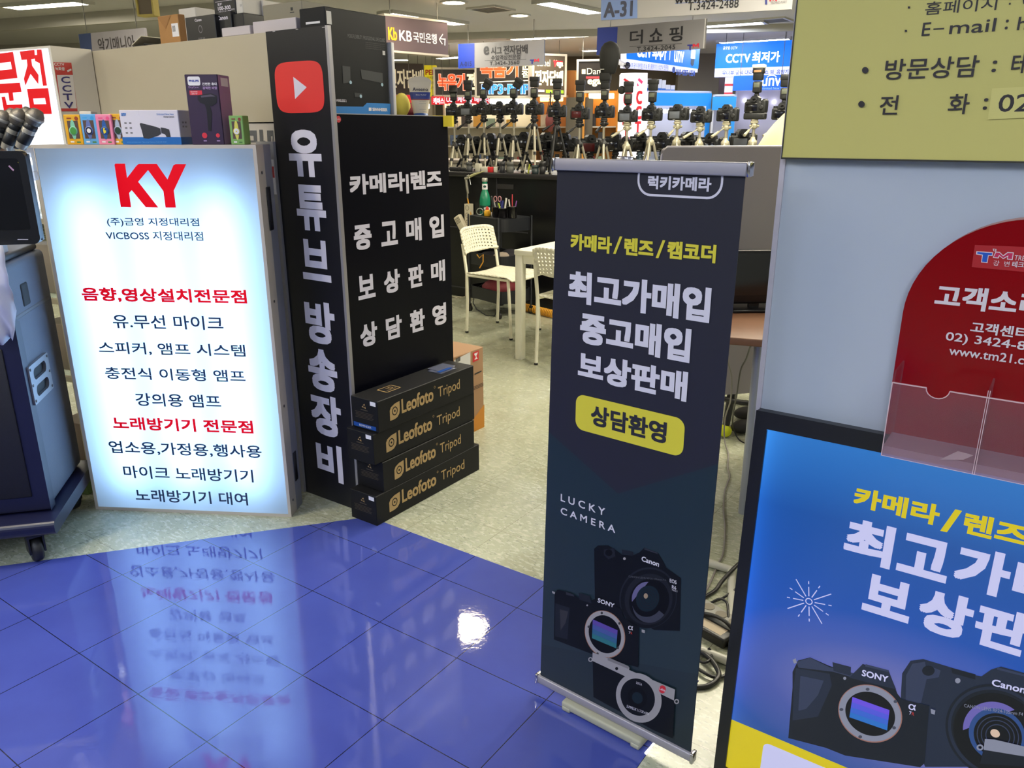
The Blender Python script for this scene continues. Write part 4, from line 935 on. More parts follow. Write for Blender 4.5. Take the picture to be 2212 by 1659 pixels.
AB.quadtext('Canon', (825, 248), (940, 285), (935, 318), (822, 278), pale, .03); AB.quadtext('EOS', (1010, 396), (1055, 410), (1054, 434), (1010, 420), pale, .02); AB.quadtext('R6', (1025, 440), (1053, 448), (1052, 470), (1024, 461), pale, .02); AB.quadtext('Mark II', (1025, 464), (1060, 474), (1060, 487), (1026, 476), pale, .0)
AB.quadtext('CANON LENS RF24-105mm F4', (735, 375), (980, 400), (990, 412), (738, 388), K('dim', (84, 86, 96)), .0)
AB.poly([(245, 500), (262, 470), (360, 492), (395, 520), (480, 545), (530, 525), (690, 600), (705, 655), (805, 720), (800, 985), (500, 900), (240, 800)], c0)
AB.poly([(250, 560), (345, 590), (330, 800), (248, 780)], c1); AB.poly([(280, 600), (335, 615), (318, 690), (285, 740)], K('leather', (52, 52, 58)))
AB.poly([(320, 485), (372, 500), (374, 516), (322, 502)], c3); AB.poly([(228, 478), (248, 486), (246, 500), (230, 492)], silv); AB.poly(ell(462, 573, 6, 6, 12), silv); AB.poly([(405, 490), (480, 512), (490, 560), (410, 535)], c1)
AB.poly(ell(580, 765, 130, 162, 48, -22), K('mount_copper', (150, 104, 84))); AB.poly(ell(579, 764, 126, 158, 48, -22), silv, 'print'); AB.poly(ell(580, 765, 104, 130, 44, -22), c2)
for t_a in (40, 115, 200, 260, 330):
    AB.poly(ell(579+113*math.cos(math.radians(t_a)), 764+143*math.sin(math.radians(t_a)), 8, 9, 10), K('mount_screw', (60, 58, 62)))
for i, cc in enumerate(((88, 70, 150), (70, 84, 146), (52, 92, 130), (48, 108, 118))):
    a0, a1 = i/4, (i+1)/4; TL, TR, BR, BL = (500, 665), (665, 738), (656, 858), (495, 790)
    mixp = lambda p, q_, t: (p[0]+(q_[0]-p[0])*t, p[1]+(q_[1]-p[1])*t)
    AB.poly([mixp(TL, BL, a0), mixp(TR, BR, a0), mixp(TR, BR, a1), mixp(TL, BL, a1)], K('sensor%d' % i, cc, .35))
AB.quadtext('SONY', (537, 524), (645, 562), (640, 588), (532, 550), pale, .03); AB.quadtext('α', (737, 706), (768, 712), (766, 738), (735, 732), pale, .02); AB.quadtext('7', (740, 744), (752, 747), (751, 762), (739, 759), pale, .0); AB.quadtext('R', (754, 748), (764, 750), (763, 766), (753, 763), K('r_red', (190, 60, 50)), .0)
AB.poly([(826, 730), (848, 738), (846, 756), (826, 750)], silv)
AB.poly([(500, 940), (695, 1030), (1045, 1195), (1032, 1455), (900, 1398), (505, 1180)], c0)
AB.poly([(500, 884), (560, 905), (745, 985), (742, 1000), (1048, 1130), (1040, 1203), (690, 1030), (498, 940)], silv); AB.poly([(600, 915), (740, 975), (738, 994), (600, 936)], K('dial', (120, 116, 120))); AB.poly(ell(660, 991, 10, 11, 14), c2)
AB.poly(ell(486, 931, 15, 16, 16), silv, 'print', [ell(486, 931, 8, 9, 12)]); AB.poly(ell(1058, 1209, 17, 17, 16), silv, 'print', [ell(1058, 1209, 9, 9, 12)])
AB.poly(ell(807, 1185, 146, 170, 48, -28), silv); AB.poly(ell(800, 1180, 110, 128, 44, -28), c0); AB.poly(ell(798, 1185, 62, 72, 36, -28), c2, 'print'); AB.poly(ell(798, 1185, 34, 40, 30, -28), K('lens_teal', (22, 34, 44)))
AB.poly(ell(964, 1128, 23, 26, 24), mat('dot_red', (196, 40, 52), .5)); AB.quadtext('Leica', (947, 1114), (984, 1128), (983, 1143), (946, 1129), pale, .02)
AB.quadtext('LEICA', (792, 1075), (830, 1090), (828, 1104), (790, 1090), pale, .0); AB.quadtext('SUMMILUX 1:1.7/28 ASPH.', (730, 1230), (880, 1285), (875, 1300), (725, 1248), pale, .0)
# base foot and pole
f0 = FR.uv(1228, 1535); 
b = MB(); b.rbox(.095, .33, -.022, .075, .004, .026, .006, 0, 3); b.rbox(.102, .322, -.004, .055, .020, .029, .004)
for x in (.098, .302): b.rbox(x, x+.025, -.024, .0, 0, .014, .004); b.rbox(x, x+.025, .055, .077, 0, .014, .004)
b.build('base', mat('base_beige_plastic', (164, 162, 142), .55), ru)
b = MB(); b.cyl((.20, .03, .03), (.20, .012, ztop-.02), .008, n=12); b.rbox(.18, .22, .0085, .024, ztop-.03, ztop+.006, .003); b.build('pole', chrome, ru)

# ================================================================== RIGHT WALL, YELLOW NOTICE, HOLDER, POSTER STAND
PA = fl(1538.8, 1668)
FW = Fr((PA.x+.573*.085, PA.y+.82*.085), GY)
wl = MB(); x0 = FW.uv(1641, 870)[0]
wm = mat('wall_paint_grey', (174, 181, 192), .75, var=.05, vscale=2.5)
wl.box(x0, 2.6, 0, .11, 0, CEIL); o = wl.build('wall_front', wm, None, (FW.A.x, FW.A.y, 0)); o.rotation_euler = (0, 0, GY); struct(o)
b = MB(); b.box(x0-.006, x0+.004, -.004, .114, 0, CEIL); o = b.build('trim_3', mat('corner_trim', (186, 180, 190), .4, var=.1, vscale=40), None, (FW.A.x, FW.A.y, 0)); o.rotation_euler = (0, 0, GY); struct(o)
FY = Fr(FW.w(0, -.022), GY)
ys = at(FY, 'notice_board', 'pale yellow notice board with black contact lines on the right wall', 'sign')
yx0, yz0 = FY.uv(1691, 340)
b = MB(); b.box(yx0-.001, .95, 0, .021, yz0, 2.05); b.build('panel', mat('yellow_board', (196, 186, 104), .5, var=.015), ys)
b = MB(); b.box(yx0-.003, yx0-.001, -.001, .021, yz0-.002, 2.05); b.box(yx0-.003, .95, -.001, .021, yz0-.003, yz0); b.build('edge_trim', mat('board_edge', (40, 36, 26), .5), ys)
bink = mat('black_vinyl', (34, 26, 28), .5)
AY = Art(FY, ys, .25316, 1652, 0, -.0006)
T5 = AY.text
T5('홈페이지', (1370, 80), (1980, 50), (1880, -22), (1400, 128), bink, .006); T5('E', (1345, 250), (1415, 250), (1380, 193), (1380, 306), bink, .008); AY.poly([(1440, 243), (1532, 238), (1531, 250), (1439, 255)], bink)
T5('mail', (1578, 250), (1972, 215), (1960, 155), (1600, 292), bink, .010); T5(':', (2052, 215), (2078, 210), (2066, 168), (2058, 252), bink, .03); T5('h', (2155, 230), (2235, 225), (2170, 145), (2160, 257), bink, .012)
T5(':', (2084, 30), (2100, 28), (2092, -15), (2090, 42), bink, .03); T5('www', (2190, 5), (2420, -10), (2200, -45), (2200, 35), bink, .02)
T5('방문상담', (1025, 610), (1828, 560), (1480, 487), (1480, 668), bink, .012); T5(':', (1940, 570), (1980, 565), (1960, 517), (1955, 615), bink, .02); T5('테크노', (2105, 570), (2620, 520), (2330, 445), (2330, 630), bink, .012)
T5('전', (980, 930), (1140, 900), (1060, 815), (1060, 978), bink, .012); T5('화', (1562, 935), (1748, 890), (1650, 802), (1650, 975), bink, .012); T5(':', (1866, 890), (1904, 885), (1885, 838), (1880, 936), bink, .02)
pat = mat('yellow_label', (206, 196, 116), .4)
AY.poly([(1940, 755), (2560, 722), (2560, 990), (1905, 1020)], pat, 'label')
T5('02', (1998, 880), (2275, 870), (2050, 806), (2050, 955), bink, .014)
for cx_, cy_, r_ in ((860, 600, 28), (828, 890, 28)): AY.poly(ell(cx_, cy_, r_, r_, 20), bink)
for cx_, cy_ in ((1233, 65), (1207, 265)): AY.poly([(cx_-10, cy_-9), (cx_+10, cy_-9), (cx_+10, cy_+9), (cx_-10, cy_+9)], bink)
# red arched suggestion holder
FH = Fr(FW.w(0, -.018), GY)
hb = at(FH, 'suggestion_holder', 'red arched customer voice board with clear leaflet pockets on the wall', 'leaflet holder')
e0 = FH.uv(1908, 950); e1 = FH.uv(1950, 640); ap = FH.uv(2212, 477)
hx0 = e0[0]; hw = .185; hcx = hx0+hw; hcz = e1[1]-.03
hzb = FH.uv(1905, 985)[1]
pts = [(hx0, hzb)]+[(hcx+hw*math.cos(math.radians(a)), hcz+(ap[1]+.004-hcz)*math.sin(math.radians(a))) for a in range(0, 181, 6)][::-1]+[(hx0+2*hw, hzb)]
redb = mat('red_acrylic', (128, 1, 10), .14, spec=.25)
b = MB(); b.prism(pts[::-1], 0, .0035); b.build('board', redb, hb)
pts2 = [(hcx+(x-hcx)*1.0+.004, z+.004) for x, z in pts]
b = MB(); b.prism([(x, z) for x, z in pts2][::-1], .0038, .012); b.build('backing', mat('clear_edge', (196, 150, 140), .2, alpha=.6), hb)
AH = Art(FH, hb, .36176, 1652, 440, -.0006)
cw = mat('cream_vinyl', (214, 202, 206), .5)
AH.poly([(1255, 246), (1800, 268), (1800, 430), (1236, 378)], mat('logo_sticker_red', (166, 26, 34), .35), 'sticker')
AH.text('고객소리함', (1013, 590), (1862, 670), (1195, 492), (1195, 632), cw, .035)
AH.text('고객센터', (1228, 750), (1572, 780), (1395, 720), (1395, 788), cw, .025)
AH.text('02) 3424-8', (1078, 815), (1560, 850), (1300, 790), (1300, 858), cw, .012); AH.text('www.tm21.c', (1100, 890), (1550, 930), (1320, 876), (1320, 930), cw, .012)
tw, tb_, tmg = cw, mat('logo_blue_vinyl', (20, 80, 180), .4), mat('logo_magenta', (190, 30, 80), .4)
AH.poly([(1264, 283), (1364, 290), (1360, 312), (1338, 310), (1330, 354), (1292, 350), (1298, 308), (1262, 302)], tw); AH.poly([(1270, 288), (1359, 294), (1356, 308), (1334, 306), (1326, 349), (1297, 346), (1303, 304), (1268, 298)], tb_)
AH.poly([(1362, 268), (1384, 270), (1382, 285), (1366, 283)], tw, 'print', [[(1368, 272), (1379, 273), (1377, 281), (1370, 280)]])
AH.poly([(1378, 286), (1404, 288), (1424, 308), (1450, 288), (1488, 290), (1480, 336), (1446, 332), (1450, 316), (1424, 330), (1402, 312), (1396, 326), (1362, 322)], tw); AH.poly([(1382, 290), (1402, 292), (1424, 314), (1452, 293), (1482, 295), (1476, 331), (1451, 328), (1455, 308), (1424, 325), (1400, 306), (1392, 321), (1368, 318)], tmg)
AH.text('TREND', (1490, 330), (1610, 335), (1520, 309), (1520, 338), tw, .0); AH.text('강  변', (1365, 352), (1462, 360), (1410, 340), (1410, 372), tw, .0); AH.text('테크노마트', (1478, 360), (1660, 370), (1560, 348), (1560, 384), tw, .02)
acr = bpy.data.materials.new('clear_pocket'); acr.use_nodes = True; k = NT(acr)
tp = k.n('ShaderNodeBsdfTransparent'); tp.inputs[0].default_value = (.93, .93, .95, 1); gp = acr.node_tree.nodes['Principled BSDF']; gp.inputs['Base Color'].default_value = lin((190, 170, 180)); gp.inputs['Roughness'].default_value = .08; gp.inputs['Specular IOR Level'].default_value = .6
mx = k.n('ShaderNodeMixShader'); mx.inputs[0].default_value = .07; k.l(tp.outputs[0], mx.inputs[1]); k.l(gp.outputs[0], mx.inputs[2]); k.l(mx.outputs[0], acr.node_tree.nodes['Material Output'].inputs[0])
D = .085; FH2 = Fr(FH.w(0, -D), GY)
q0 = FH2.uv(1928, 826); q1 = FH2.uv(1905, 984); nt_ = FH2.uv(2026, 843); dv = FH2.uv(2138, 841)[0]
pz0_, pz1_ = max(q1[1], .888), q0[1]; pX0 = q0[0]; pX1 = pX0+.32; nr = .018
pzf = q1[1]
front = [(pX0, pzf), (pX1, pzf), (pX1, pz1_)]+[(nt_[0]+nr*math.cos(math.radians(a)), pz1_+.9*nr*math.sin(math.radians(a))) for a in range(0, -181, -20)]+[(pX0, pz1_)]
b = MB(); b.prism(front, -D, -D+.003); pk = b.build('pocket_front', acr, hb)
b = MB(); b.box(pX0, pX0+.003, -D+.003, -.0006, pz0_, pz1_+.02); b.box(pX1, pX1+.003, -D+.003, -.0006, pz0_, pz1_); b.build('pocket_side', acr, hb)
b = MB(); b.box(dv-.0015, dv+.0015, -D+.003, -.0006, pz0_, pz1_+.012); b.build('pocket_divider', acr, hb)
b = MB(); b.box(pX0, pX1, -D+.0031, -.0006, pz0_, pz0_+.003); b.box(pX0, pX1, -D+.0031, -D+.005, pzf, pzf+.016); b.build('pocket_floor', mat('frosted_edge', (196, 150, 160), .3, alpha=.5), hb)
edg = mat('acrylic_edge', (226, 196, 200), .3, alpha=.75)
b = MB(); b.box(pX0, nt_[0]-nr, -D-.0004, -D+.003, pz1_-.0012, pz1_+.0004); b.box(nt_[0]+nr, pX1, -D-.0004, -D+.003, pz1_-.0012, pz1_+.0004); b.box(pX0-.0008, pX0+.0006, -D-.0004, -D+.003, pzf, pz1_); b.box(dv-.002, dv-.001, -D-.0006, -D, pzf, pz1_+.012); b.box(dv+.001, dv+.002, -D-.0006, -D, pzf, pz1_+.012); b.box(pX0, pX1, -D-.0006, -D, pzf, pzf+.001)
b.tube([(nt_[0]+nr*math.cos(math.radians(a)), -D, pz1_+.9*nr*math.sin(math.radians(a))) for a in range(0, -181, -20)], .0009, 6); b.build('pocket_edge', edg, hb)
b = MB(); c = FH2.uv(2082, 986); b.flat([(c[0]-.035, c[1]-.014), (c[0]+.0, c[1]-.006), (c[0]+.014, c[1]+.006), (c[0]-.01, c[1]+.008)], -D-.0012); b.build('tape_scrap', mat('tape_clear', (196, 170, 176), .2, alpha=.45), hb)

# lit poster stand leaning on the wall
LEAN = math.radians(-3.6)
po = thing('light_poster', 'lit blue camera poster in a black frame leaning on the right wall', 'poster', (PA.x, PA.y, 0), GY)
po.rotation_euler = (LEAN, 0, GY)
class Fp:
    """the leaning poster face"""
    def __init__(s): 
        s.M = Matrix.Translation((PA.x, PA.y, 0)) @ Matrix.Rotation(GY, 4, 'Z') @ Matrix.Rotation(LEAN, 4, 'X'); s.I = s.M.inverted()
    def uv(s, px, py, y=0.0):
        o_ = s.I @ CAMP; d = s.I.to_3x3() @ ray(px, py); k_ = (y-o_.y)/d.y; P = o_+d*k_; return (P.x, P.z)
    def r4(s, L, R, T, B, y=0.0): return (s.uv(*L)[0], s.uv(*B)[1], s.uv(*R)[0], s.uv(*T)[1])
FO = Fp()
p_tl = FO.uv(1635, 886); i_tl = FO.uv(1648, 930); i_bl = FO.uv(1558, 1640)
PX0 = (FO.uv(1635, 886)[0]+FO.uv(1541, 1655)[0])/2; PH = p_tl[1]; fw = .026; PWd = .646
blkf = mat('frame_black', (16, 16, 19), .35)
b = MB(); b.prism([(PX0, 0), (PX0+PWd, 0), (PX0+PWd, PH), (PX0, PH)], 0, .022, 0, [[(PX0+fw, fw), (PX0+PWd-fw, fw), (PX0+PWd-fw, PH-fw-.010), (PX0+fw, PH-fw-.010)]]); o = b.build('frame', blkf, po); bv = o.modifiers.new('edge', 'BEVEL'); bv.width = .003; bv.segments = 2
b = MB(); b.box(PX0+.004, PX0+PWd-.004, .012, .021, .004, PH-.004); b.build('back_panel', mat('back_grey', (96, 96, 100), .6), po)
ix0, ix1, iz0, iz1 = PX0+fw, PX0+PWd-fw, fw, PH-fw-.010
gm = bpy.data.materials.new('backlit_print'); gm.use_nodes = True; k = NT(gm); pb = gm.node_tree.nodes['Principled BSDF']
tc = k.n('ShaderNodeTexCoord'); sp = k.n('ShaderNodeSeparateXYZ'); k.l(tc.outputs['Object'], sp.inputs[0])
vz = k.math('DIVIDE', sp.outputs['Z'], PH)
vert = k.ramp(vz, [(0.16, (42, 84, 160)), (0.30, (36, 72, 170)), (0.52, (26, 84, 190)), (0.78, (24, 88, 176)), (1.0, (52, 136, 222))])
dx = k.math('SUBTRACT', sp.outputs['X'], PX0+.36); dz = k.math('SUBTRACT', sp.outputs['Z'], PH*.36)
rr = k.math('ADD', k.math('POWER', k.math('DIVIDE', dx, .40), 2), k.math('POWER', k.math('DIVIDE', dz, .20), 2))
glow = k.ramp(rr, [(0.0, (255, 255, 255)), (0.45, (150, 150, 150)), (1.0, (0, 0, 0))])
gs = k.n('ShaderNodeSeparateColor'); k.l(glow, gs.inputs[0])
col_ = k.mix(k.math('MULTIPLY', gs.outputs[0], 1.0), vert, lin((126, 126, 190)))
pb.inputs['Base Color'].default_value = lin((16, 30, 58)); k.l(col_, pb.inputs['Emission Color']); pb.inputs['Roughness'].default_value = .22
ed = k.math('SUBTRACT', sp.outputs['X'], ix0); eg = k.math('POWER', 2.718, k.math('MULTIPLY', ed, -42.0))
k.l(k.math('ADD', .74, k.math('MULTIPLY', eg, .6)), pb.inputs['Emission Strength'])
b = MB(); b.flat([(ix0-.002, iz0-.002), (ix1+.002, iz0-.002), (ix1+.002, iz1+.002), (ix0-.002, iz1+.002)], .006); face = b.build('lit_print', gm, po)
EM = lambda n, c, e=.66: mat('lit_'+n, c, .25, emit=e*.9, base=.22)
AO = Art(FO, face, .42125, 1530, 960, .0055)
ly, lw_ = EM('yellow', (236, 214, 30)), EM('white', (206, 206, 246), .8)
zb2 = FO.uv(1574, 1555)[1]
b = MB(); zy2 = FO.uv(1830, 1659)[1]; b.flat([(ix0-.001, iz0-.001), (ix1+.001, iz0-.001), (ix1+.001, zb2), (ix0-.001, zb2)], .0056); b.build('yellow_band', ly, face)
wx = FO.uv(1641, 1659)[0]; wz = FO.uv(1690, 1623)[1]
b = MB(); b.flat(rrect(wx, iz0+.02, wx+.17, wz, .014, 6), .0052); b.build('white_panel', lw_, face)
AO.y = .0050
AO.text('카메라', (737, 320), (1180, 390), (950, 262), (950, 370), ly, .045)
cwid = (AO.pt((1180, 390))[0]-AO.pt((737, 320))[0])/3; zz1 = AO.pt((950, 262))[1]; zz0 = AO.pt((950, 370))[1]; xs = AO.pt((1180, 390))[0]
sl = AO.pt((1190, 450))[0]; AO.poly([(1187, 448), (1222, 455), (1300, 345), (1265, 337)][::-1], ly)
xr_ = AO.pt((1303, 440))[0]
letters(face, '렌즈', (xr_, zz0, xr_+cwid*2, zz1), ly, .0048, .045); letters(face, '캠코더', (xr_+cwid*3, zz0, min(ix1-.01, xr_+cwid*4.6), zz1), ly, .0048, .045)
AO.text('최', (685, 560), (945, 540), (810, 395), (800, 612), lw_, .045); AO.text('고', (958, 650), (1238, 600), (1110, 480), (1110, 690), lw_, .05)
xg = AO.pt((1262, 640))[0]; zg0 = AO.pt((1390, 765))[1]; zg1 = AO.pt((1400, 535))[1]; cw2 = AO.pt((1238, 600))[0]-AO.pt((958, 650))[0]
for i, ch in enumerate('가매입'): letters(face, ch, (xg+i*cw2*1.08, zg0, xg+cw2*(1.08*i+1), zg1), lw_, .0048, .045)
AO.text('보', (782, 850), (1045, 800), (920, 690), (910, 890), lw_, .05); AO.text('상', (1078, 850), (1365, 850), (1200, 755), (1200, 985), lw_, .045)
xp = AO.pt((1373, 900))[0]; zp0 = AO.pt((1480, 1060))[1]; zp1 = AO.pt((1480, 835))[1]
for i, ch in enumerate('판매'): letters(face, ch, (xp+i*cw2*1.05, zp0, xp+cw2*(1.05*i+1), zp1), lw_, .0048, .045)
# firework line drawing
b = MB(); cx_, cz_ = AO.pt((513, 810)); sc_u = AO.pt((655, 805))[0]-cx_
for i in range(12):
    a = math.radians(8+30*i); long_ = i % 2 == 0
    segs = ((.22, .62), (.74, .86)) if i % 3 != 1 else ((.22, .98),)
    for r0, r1 in segs:
        ca, sa = math.cos(a), math.sin(a); wv = .0010
        b.flat([(cx_+sc_u*r0*ca+wv*sa, cz_+sc_u*r0*sa-wv*ca), (cx_+sc_u*r1*ca+wv*sa, cz_+sc_u*r1*sa-wv*ca), (cx_+sc_u*r1*ca-wv*sa, cz_+sc_u*r1*sa+wv*ca), (cx_+sc_u*r0*ca-wv*sa, cz_+sc_u*r0*sa+wv*ca)], .0048)
b.flat(ell(cx_, cz_, .0075, .0075, 18), .0048, 0, [ell(cx_, cz_, .0055, .0055, 18)]); b.build('firework_print', lw_, face)
# printed cameras
AO.y = .0046
e0_, e1_, e2_, e3_ = EM('cam_body', (22, 29, 46), .55), EM('cam_edge', (37, 47, 72), .55), EM('cam_glass', (10, 12, 26), .55), EM('cam_light', (58, 68, 100), .55)
es, eb, ev = EM('cam_silver', (150, 154, 176), .6), EM('lens_blue', (50, 84, 150), .6), EM('lens_violet', (120, 110, 196), .6)
AO.poly([(985, 1300), (992, 1180), (1035, 1115), (1100, 1106), (1180, 1130), (1245, 1150), (1370, 1190), (1400, 1195), (1450, 1160), (1500, 1145), (1700, 1200), (1720, 1660), (1110, 1660), (1000, 1400)], e1_)
AO.poly([(1010, 1320), (1012, 1190), (1045, 1130), (1110, 1120), (1120, 1200), (1090, 1330), (1030, 1345)], e3_); AO.poly([(1090, 1150), (1130, 1140), (1190, 1165), (1180, 1200), (1120, 1210), (1080, 1180)], e3_); AO.poly(ell(1127, 1166, 32, 26, 24), e0_); AO.poly([(1245, 1150), (1370, 1185), (1368, 1212), (1248, 1178)], e0_); AO.poly(ell(1278, 1217, 14, 14, 16), es)
AO.poly([(1480, 1148), (1700, 1205), (1700, 1216), (1478, 1160)], e3_)
AO.poly(ell(1480, 1480, 275, 235, 56, 30), e0_); AO.poly(ell(1480, 1480, 262, 222, 56, 30), e1_, 'print', [ell(1480, 1480, 246, 206, 56, 30)]); AO.poly(ell(1482, 1490, 236, 200, 56, 30), e2_); AO.poly(ell(1470, 1480, 170, 150, 48, 30, 150, 280), ev); AO.poly(ell(1480, 1495, 150, 132, 48, 30), eb); AO.poly(ell(1484, 1500, 128, 112, 44, 30), e2_)
for r_ in (112, 90, 66): AO.poly(ell(1484, 1500, r_, r_*.88, 36, 30), e3_, 'print', [ell(1484, 1500, r_-5, r_*.88-5, 36, 30)])
AO.poly(ell(1470, 1487, 26, 20, 18, 30), EM('glint', (220, 190, 170), .8))
AO.quadtext('Canon', (1458, 1208), (1630, 1248), (1622, 1282), (1452, 1240), lw_, .03); AO.quadtext('CANON LENS RF24-105mm F4', (1310, 1335), (1615, 1380), (1612, 1398), (1312, 1352), es, .0)
AO.poly([(430, 1170), (458, 1112), (520, 1096), (620, 1140), (745, 1178), (790, 1130), (925, 1168), (968, 1282), (990, 1310), (1132, 1345), (1108, 1640), (1085, 1660), (700, 1600), (600, 1560), (408, 1510), (430, 1250)], e0_)
AO.poly([(450, 1118), (520, 1098), (618, 1145), (740, 1178), (735, 1198), (640, 1170), (460, 1148)], e3_); AO.poly([(448, 1150), (620, 1180), (632, 1240), (560, 1400), (430, 1420), (436, 1240)], e1_); AO.poly([(470, 1190), (590, 1215), (560, 1290), (500, 1360), (460, 1370)], e3_)
AO.poly([(635, 1120), (730, 1145), (728, 1190), (640, 1165)], e1_); AO.poly([(788, 1132), (925, 1170), (962, 1260), (720, 1200)], e1_); AO.poly([(805, 1130), (925, 1162), (924, 1172), (802, 1142)], e3_); AO.poly([(430, 1108), (446, 1100), (452, 1122), (438, 1128)], es)
AO.poly(ell(698, 1203, 8, 8, 12), es)
AO.poly(ell(829, 1384, 170, 143, 52, 28), EM('copper', (170, 120, 110), .6)); AO.poly(ell(828, 1383, 165, 138, 52, 28), es); AO.poly(ell(829, 1385, 133, 108, 48, 28), e2_)
for i, cc in enumerate(((110, 84, 230), (86, 92, 224), (60, 104, 214), (44, 116, 206))):
    TL, TR, BR, BL = (738, 1298), (928, 1366), (916, 1470), (722, 1402); a0, a1 = i/4, (i+1)/4
    AO.poly([mixp(TL, BL, a0), mixp(TR, BR, a0), mixp(TR, BR, a1), mixp(TL, BL, a1)], EM('sensor%d' % i, cc, .75))
for t_a in (35, 110, 190, 265, 330): AO.poly(ell(829+150*math.cos(math.radians(t_a)), 1384+126*math.sin(math.radians(t_a)), 10, 8, 12), EM('mount_screw', (80, 84, 104), .5))
AO.quadtext('SONY', (790, 1158), (922, 1192), (918, 1222), (786, 1188), lw_, .03); AO.quadtext('α', (1028, 1332), (1064, 1340), (1061, 1368), (1025, 1360), lw_, .02); AO.quadtext('7', (1030, 1370), (1042, 1373), (1041, 1390), (1029, 1387), lw_, .0); AO.quadtext('R', (1044, 1374), (1056, 1377), (1055, 1394), (1043, 1391), EM('r_red', (200, 60, 60), .7), .0)
AO.poly([(1140, 1358), (1164, 1366), (1160, 1388), (1142, 1382)], es)
AO.poly([(1420, 1512), (1640, 1560), (1700, 1580), (1700, 1660), (1392, 1640), (1410, 1570)], e0_); AO.poly([(1418, 1512), (1470, 1516), (1640, 1556), (1720, 1576), (1715, 1618), (1412, 1568)], es); AO.poly(ell(1393, 1556, 18, 16, 16), es, 'print', [ell(1393, 1556, 9, 8, 12)])

# ================================================================== SHOP FURNITURE
U = Vector((math.cos(GY), math.sin(GY), 0)); V = Vector((-U.y, U.x, 0))
chw = mat('chair_white', (236, 232, 212), .35)
def perforated(P, nu, nv, hole, edge_u, edge_v, m=0, b=None):
    """grid of cells with a round hole each, on the surface P(u, v), plus a solid rim"""
    b = b or MB(); us = [0]+[edge_u+(1-2*edge_u)*i/nu for i in range(nu+1)]+[1]; vs_ = [0]+[edge_v+(1-2*edge_v)*j/nv for j in range(nv+1)]+[1]
    for i in range(nu+2):
        for j in range(nv+2):
            u0, u1, v0, v1 = us[i], us[i+1], vs_[j], vs_[j+1]
            if 1 <= i <= nu and 1 <= j <= nv:
                cu, cv = (u0+u1)/2, (v0+v1)/2; hu, hv = (u1-u0)/2, (v1-v0)/2
                out = [(cu+hu*a, cv+hv*c) for a, c in ((1, 0), (1, 1), (0, 1), (-1, 1), (-1, 0), (-1, -1), (0, -1), (1, -1))]
                inn = [(cu+hu*hole*math.cos(k*math.pi/4), cv+hv*hole*math.sin(k*math.pi/4)) for k in range(8)]
                b.add([P(*p) for p in out+inn], [(k, (k+1) % 8, 8+(k+1) % 8, 8+k) for k in range(8)], m, True)
            else: b.add([P(u0, v0), P(u1, v0), P(u1, v1), P(u0, v1)], [(0, 1, 2, 3)], m, True)
    return b
def chair(loc, yaw, label):
    """origin: floor between the rear feet; x across, y forward"""
    t = thing('perforated_chair', label, 'chair', loc, yaw, 'white perforated chairs')
    W2 = .195
    def seat(u, v):
        x = (u-.5)*.40; y = .02+.40*v; z = .445+.012*(2*u-1)**2-.06*max(0, v-.86)**1.2*4
        return (x, y, z)
    b = perforated(seat, 11, 9, .5, .09, .12); o = b.build('seat', chw, t); so = o.modifiers.new('thickness', 'SOLIDIFY'); so.thickness = .010; so.offset = -1
    def back(u, v):
        x = (u-.5)*.40; r = 1-(abs(2*u-1)**6)*.12*(1 if v > .5 else 0)
        return (x, -.035-.05*v+.045*(2*u-1)**2*1.0, .585+.185*v*r-(.05*(2*u-1)**2 if v < .05 else 0)*-1+(-.03*(2*u-1)**2)*(1-v))
    b = perforated(back, 11, 6, .56, .08, .13); o = b.build('backrest', chw, t); so = o.modifiers.new('thickness', 'SOLIDIFY'); so.thickness = .011; so.offset = 0
    for s in (-1, 1):
        b = MB(); b.tube([(s*W2, -.0, .012), (s*W2, .012, .25), (s*W2, .01, .44), (s*W2, -.008, .56), (s*W2*.97, -.03, .66)], .0115, 10); lg = b.build('leg', chw, t)
        b = MB(); b.cyl((s*W2, 0, 0), (s*W2, 0, .014), .013, n=10); b.build('foot_cap', blk, lg)
        b = MB(); b.tube([(s*W2*.97, .40, .012), (s*W2*.95, .385, .25), (s*W2*.93, .37, .425)], .0115, 10); lg = b.build('leg', chw, t)
        b = MB(); b.cyl((s*W2*.97, .40, 0), (s*W2*.97, .40, .014), .013, n=10); b.build('foot_cap', blk, lg)
        b = MB(); b.tube([(s*W2*.93, .375, .428), (s*W2*.97, .2, .432), (s*W2, .01, .435)], .010, 8); b.build('seat_rail', chw, t)
    return t
r0 = fl(1008, 719); r1 = fl(1075, 697); md = (r0+r1)/2; dv_ = (r1-r0).normalized()
# forward of the left chair is U: its x axis (across) must be -V
chair((md.x, md.y, 0), GY-math.pi/2, 'white perforated chair left of the white table, facing it')
r0 = fl(1158, 788); c2_ = Vector((r0.x, r0.y, 0))+U*.195
chair((c2_.x, c2_.y, 0), GY, 'white perforated chair half hidden by the navy roll up banner')
tp_ = fl(1124, 775); tw_ = mat('table_white', (238, 235, 218), .35)
tb = thing('table', 'square white table with thick legs between the white chairs', 'table', (tp_.x, tp_.y, 0), GY)
b = MB(); b.rbox(-.03, .73, -.03, .73, .69, .722, .004); b.build('tabletop', tw_, tb)
b = MB(); b.box(.02, .68, -.005, .012, .635, .69); b.box(.02, .68, .688, .705, .635, .69); b.box(-.005, .012, .02, .68, .635, .69); b.box(.688, .705, .02, .68, .635, .69); b.build('apron', tw_, tb)
for x in (0, .70):
    for y in (0, .70): b = MB(); b.rbox(x-.025, x+.025, y-.025, y+.025, 0, .69, .003); b.build('leg', tw_, tb)

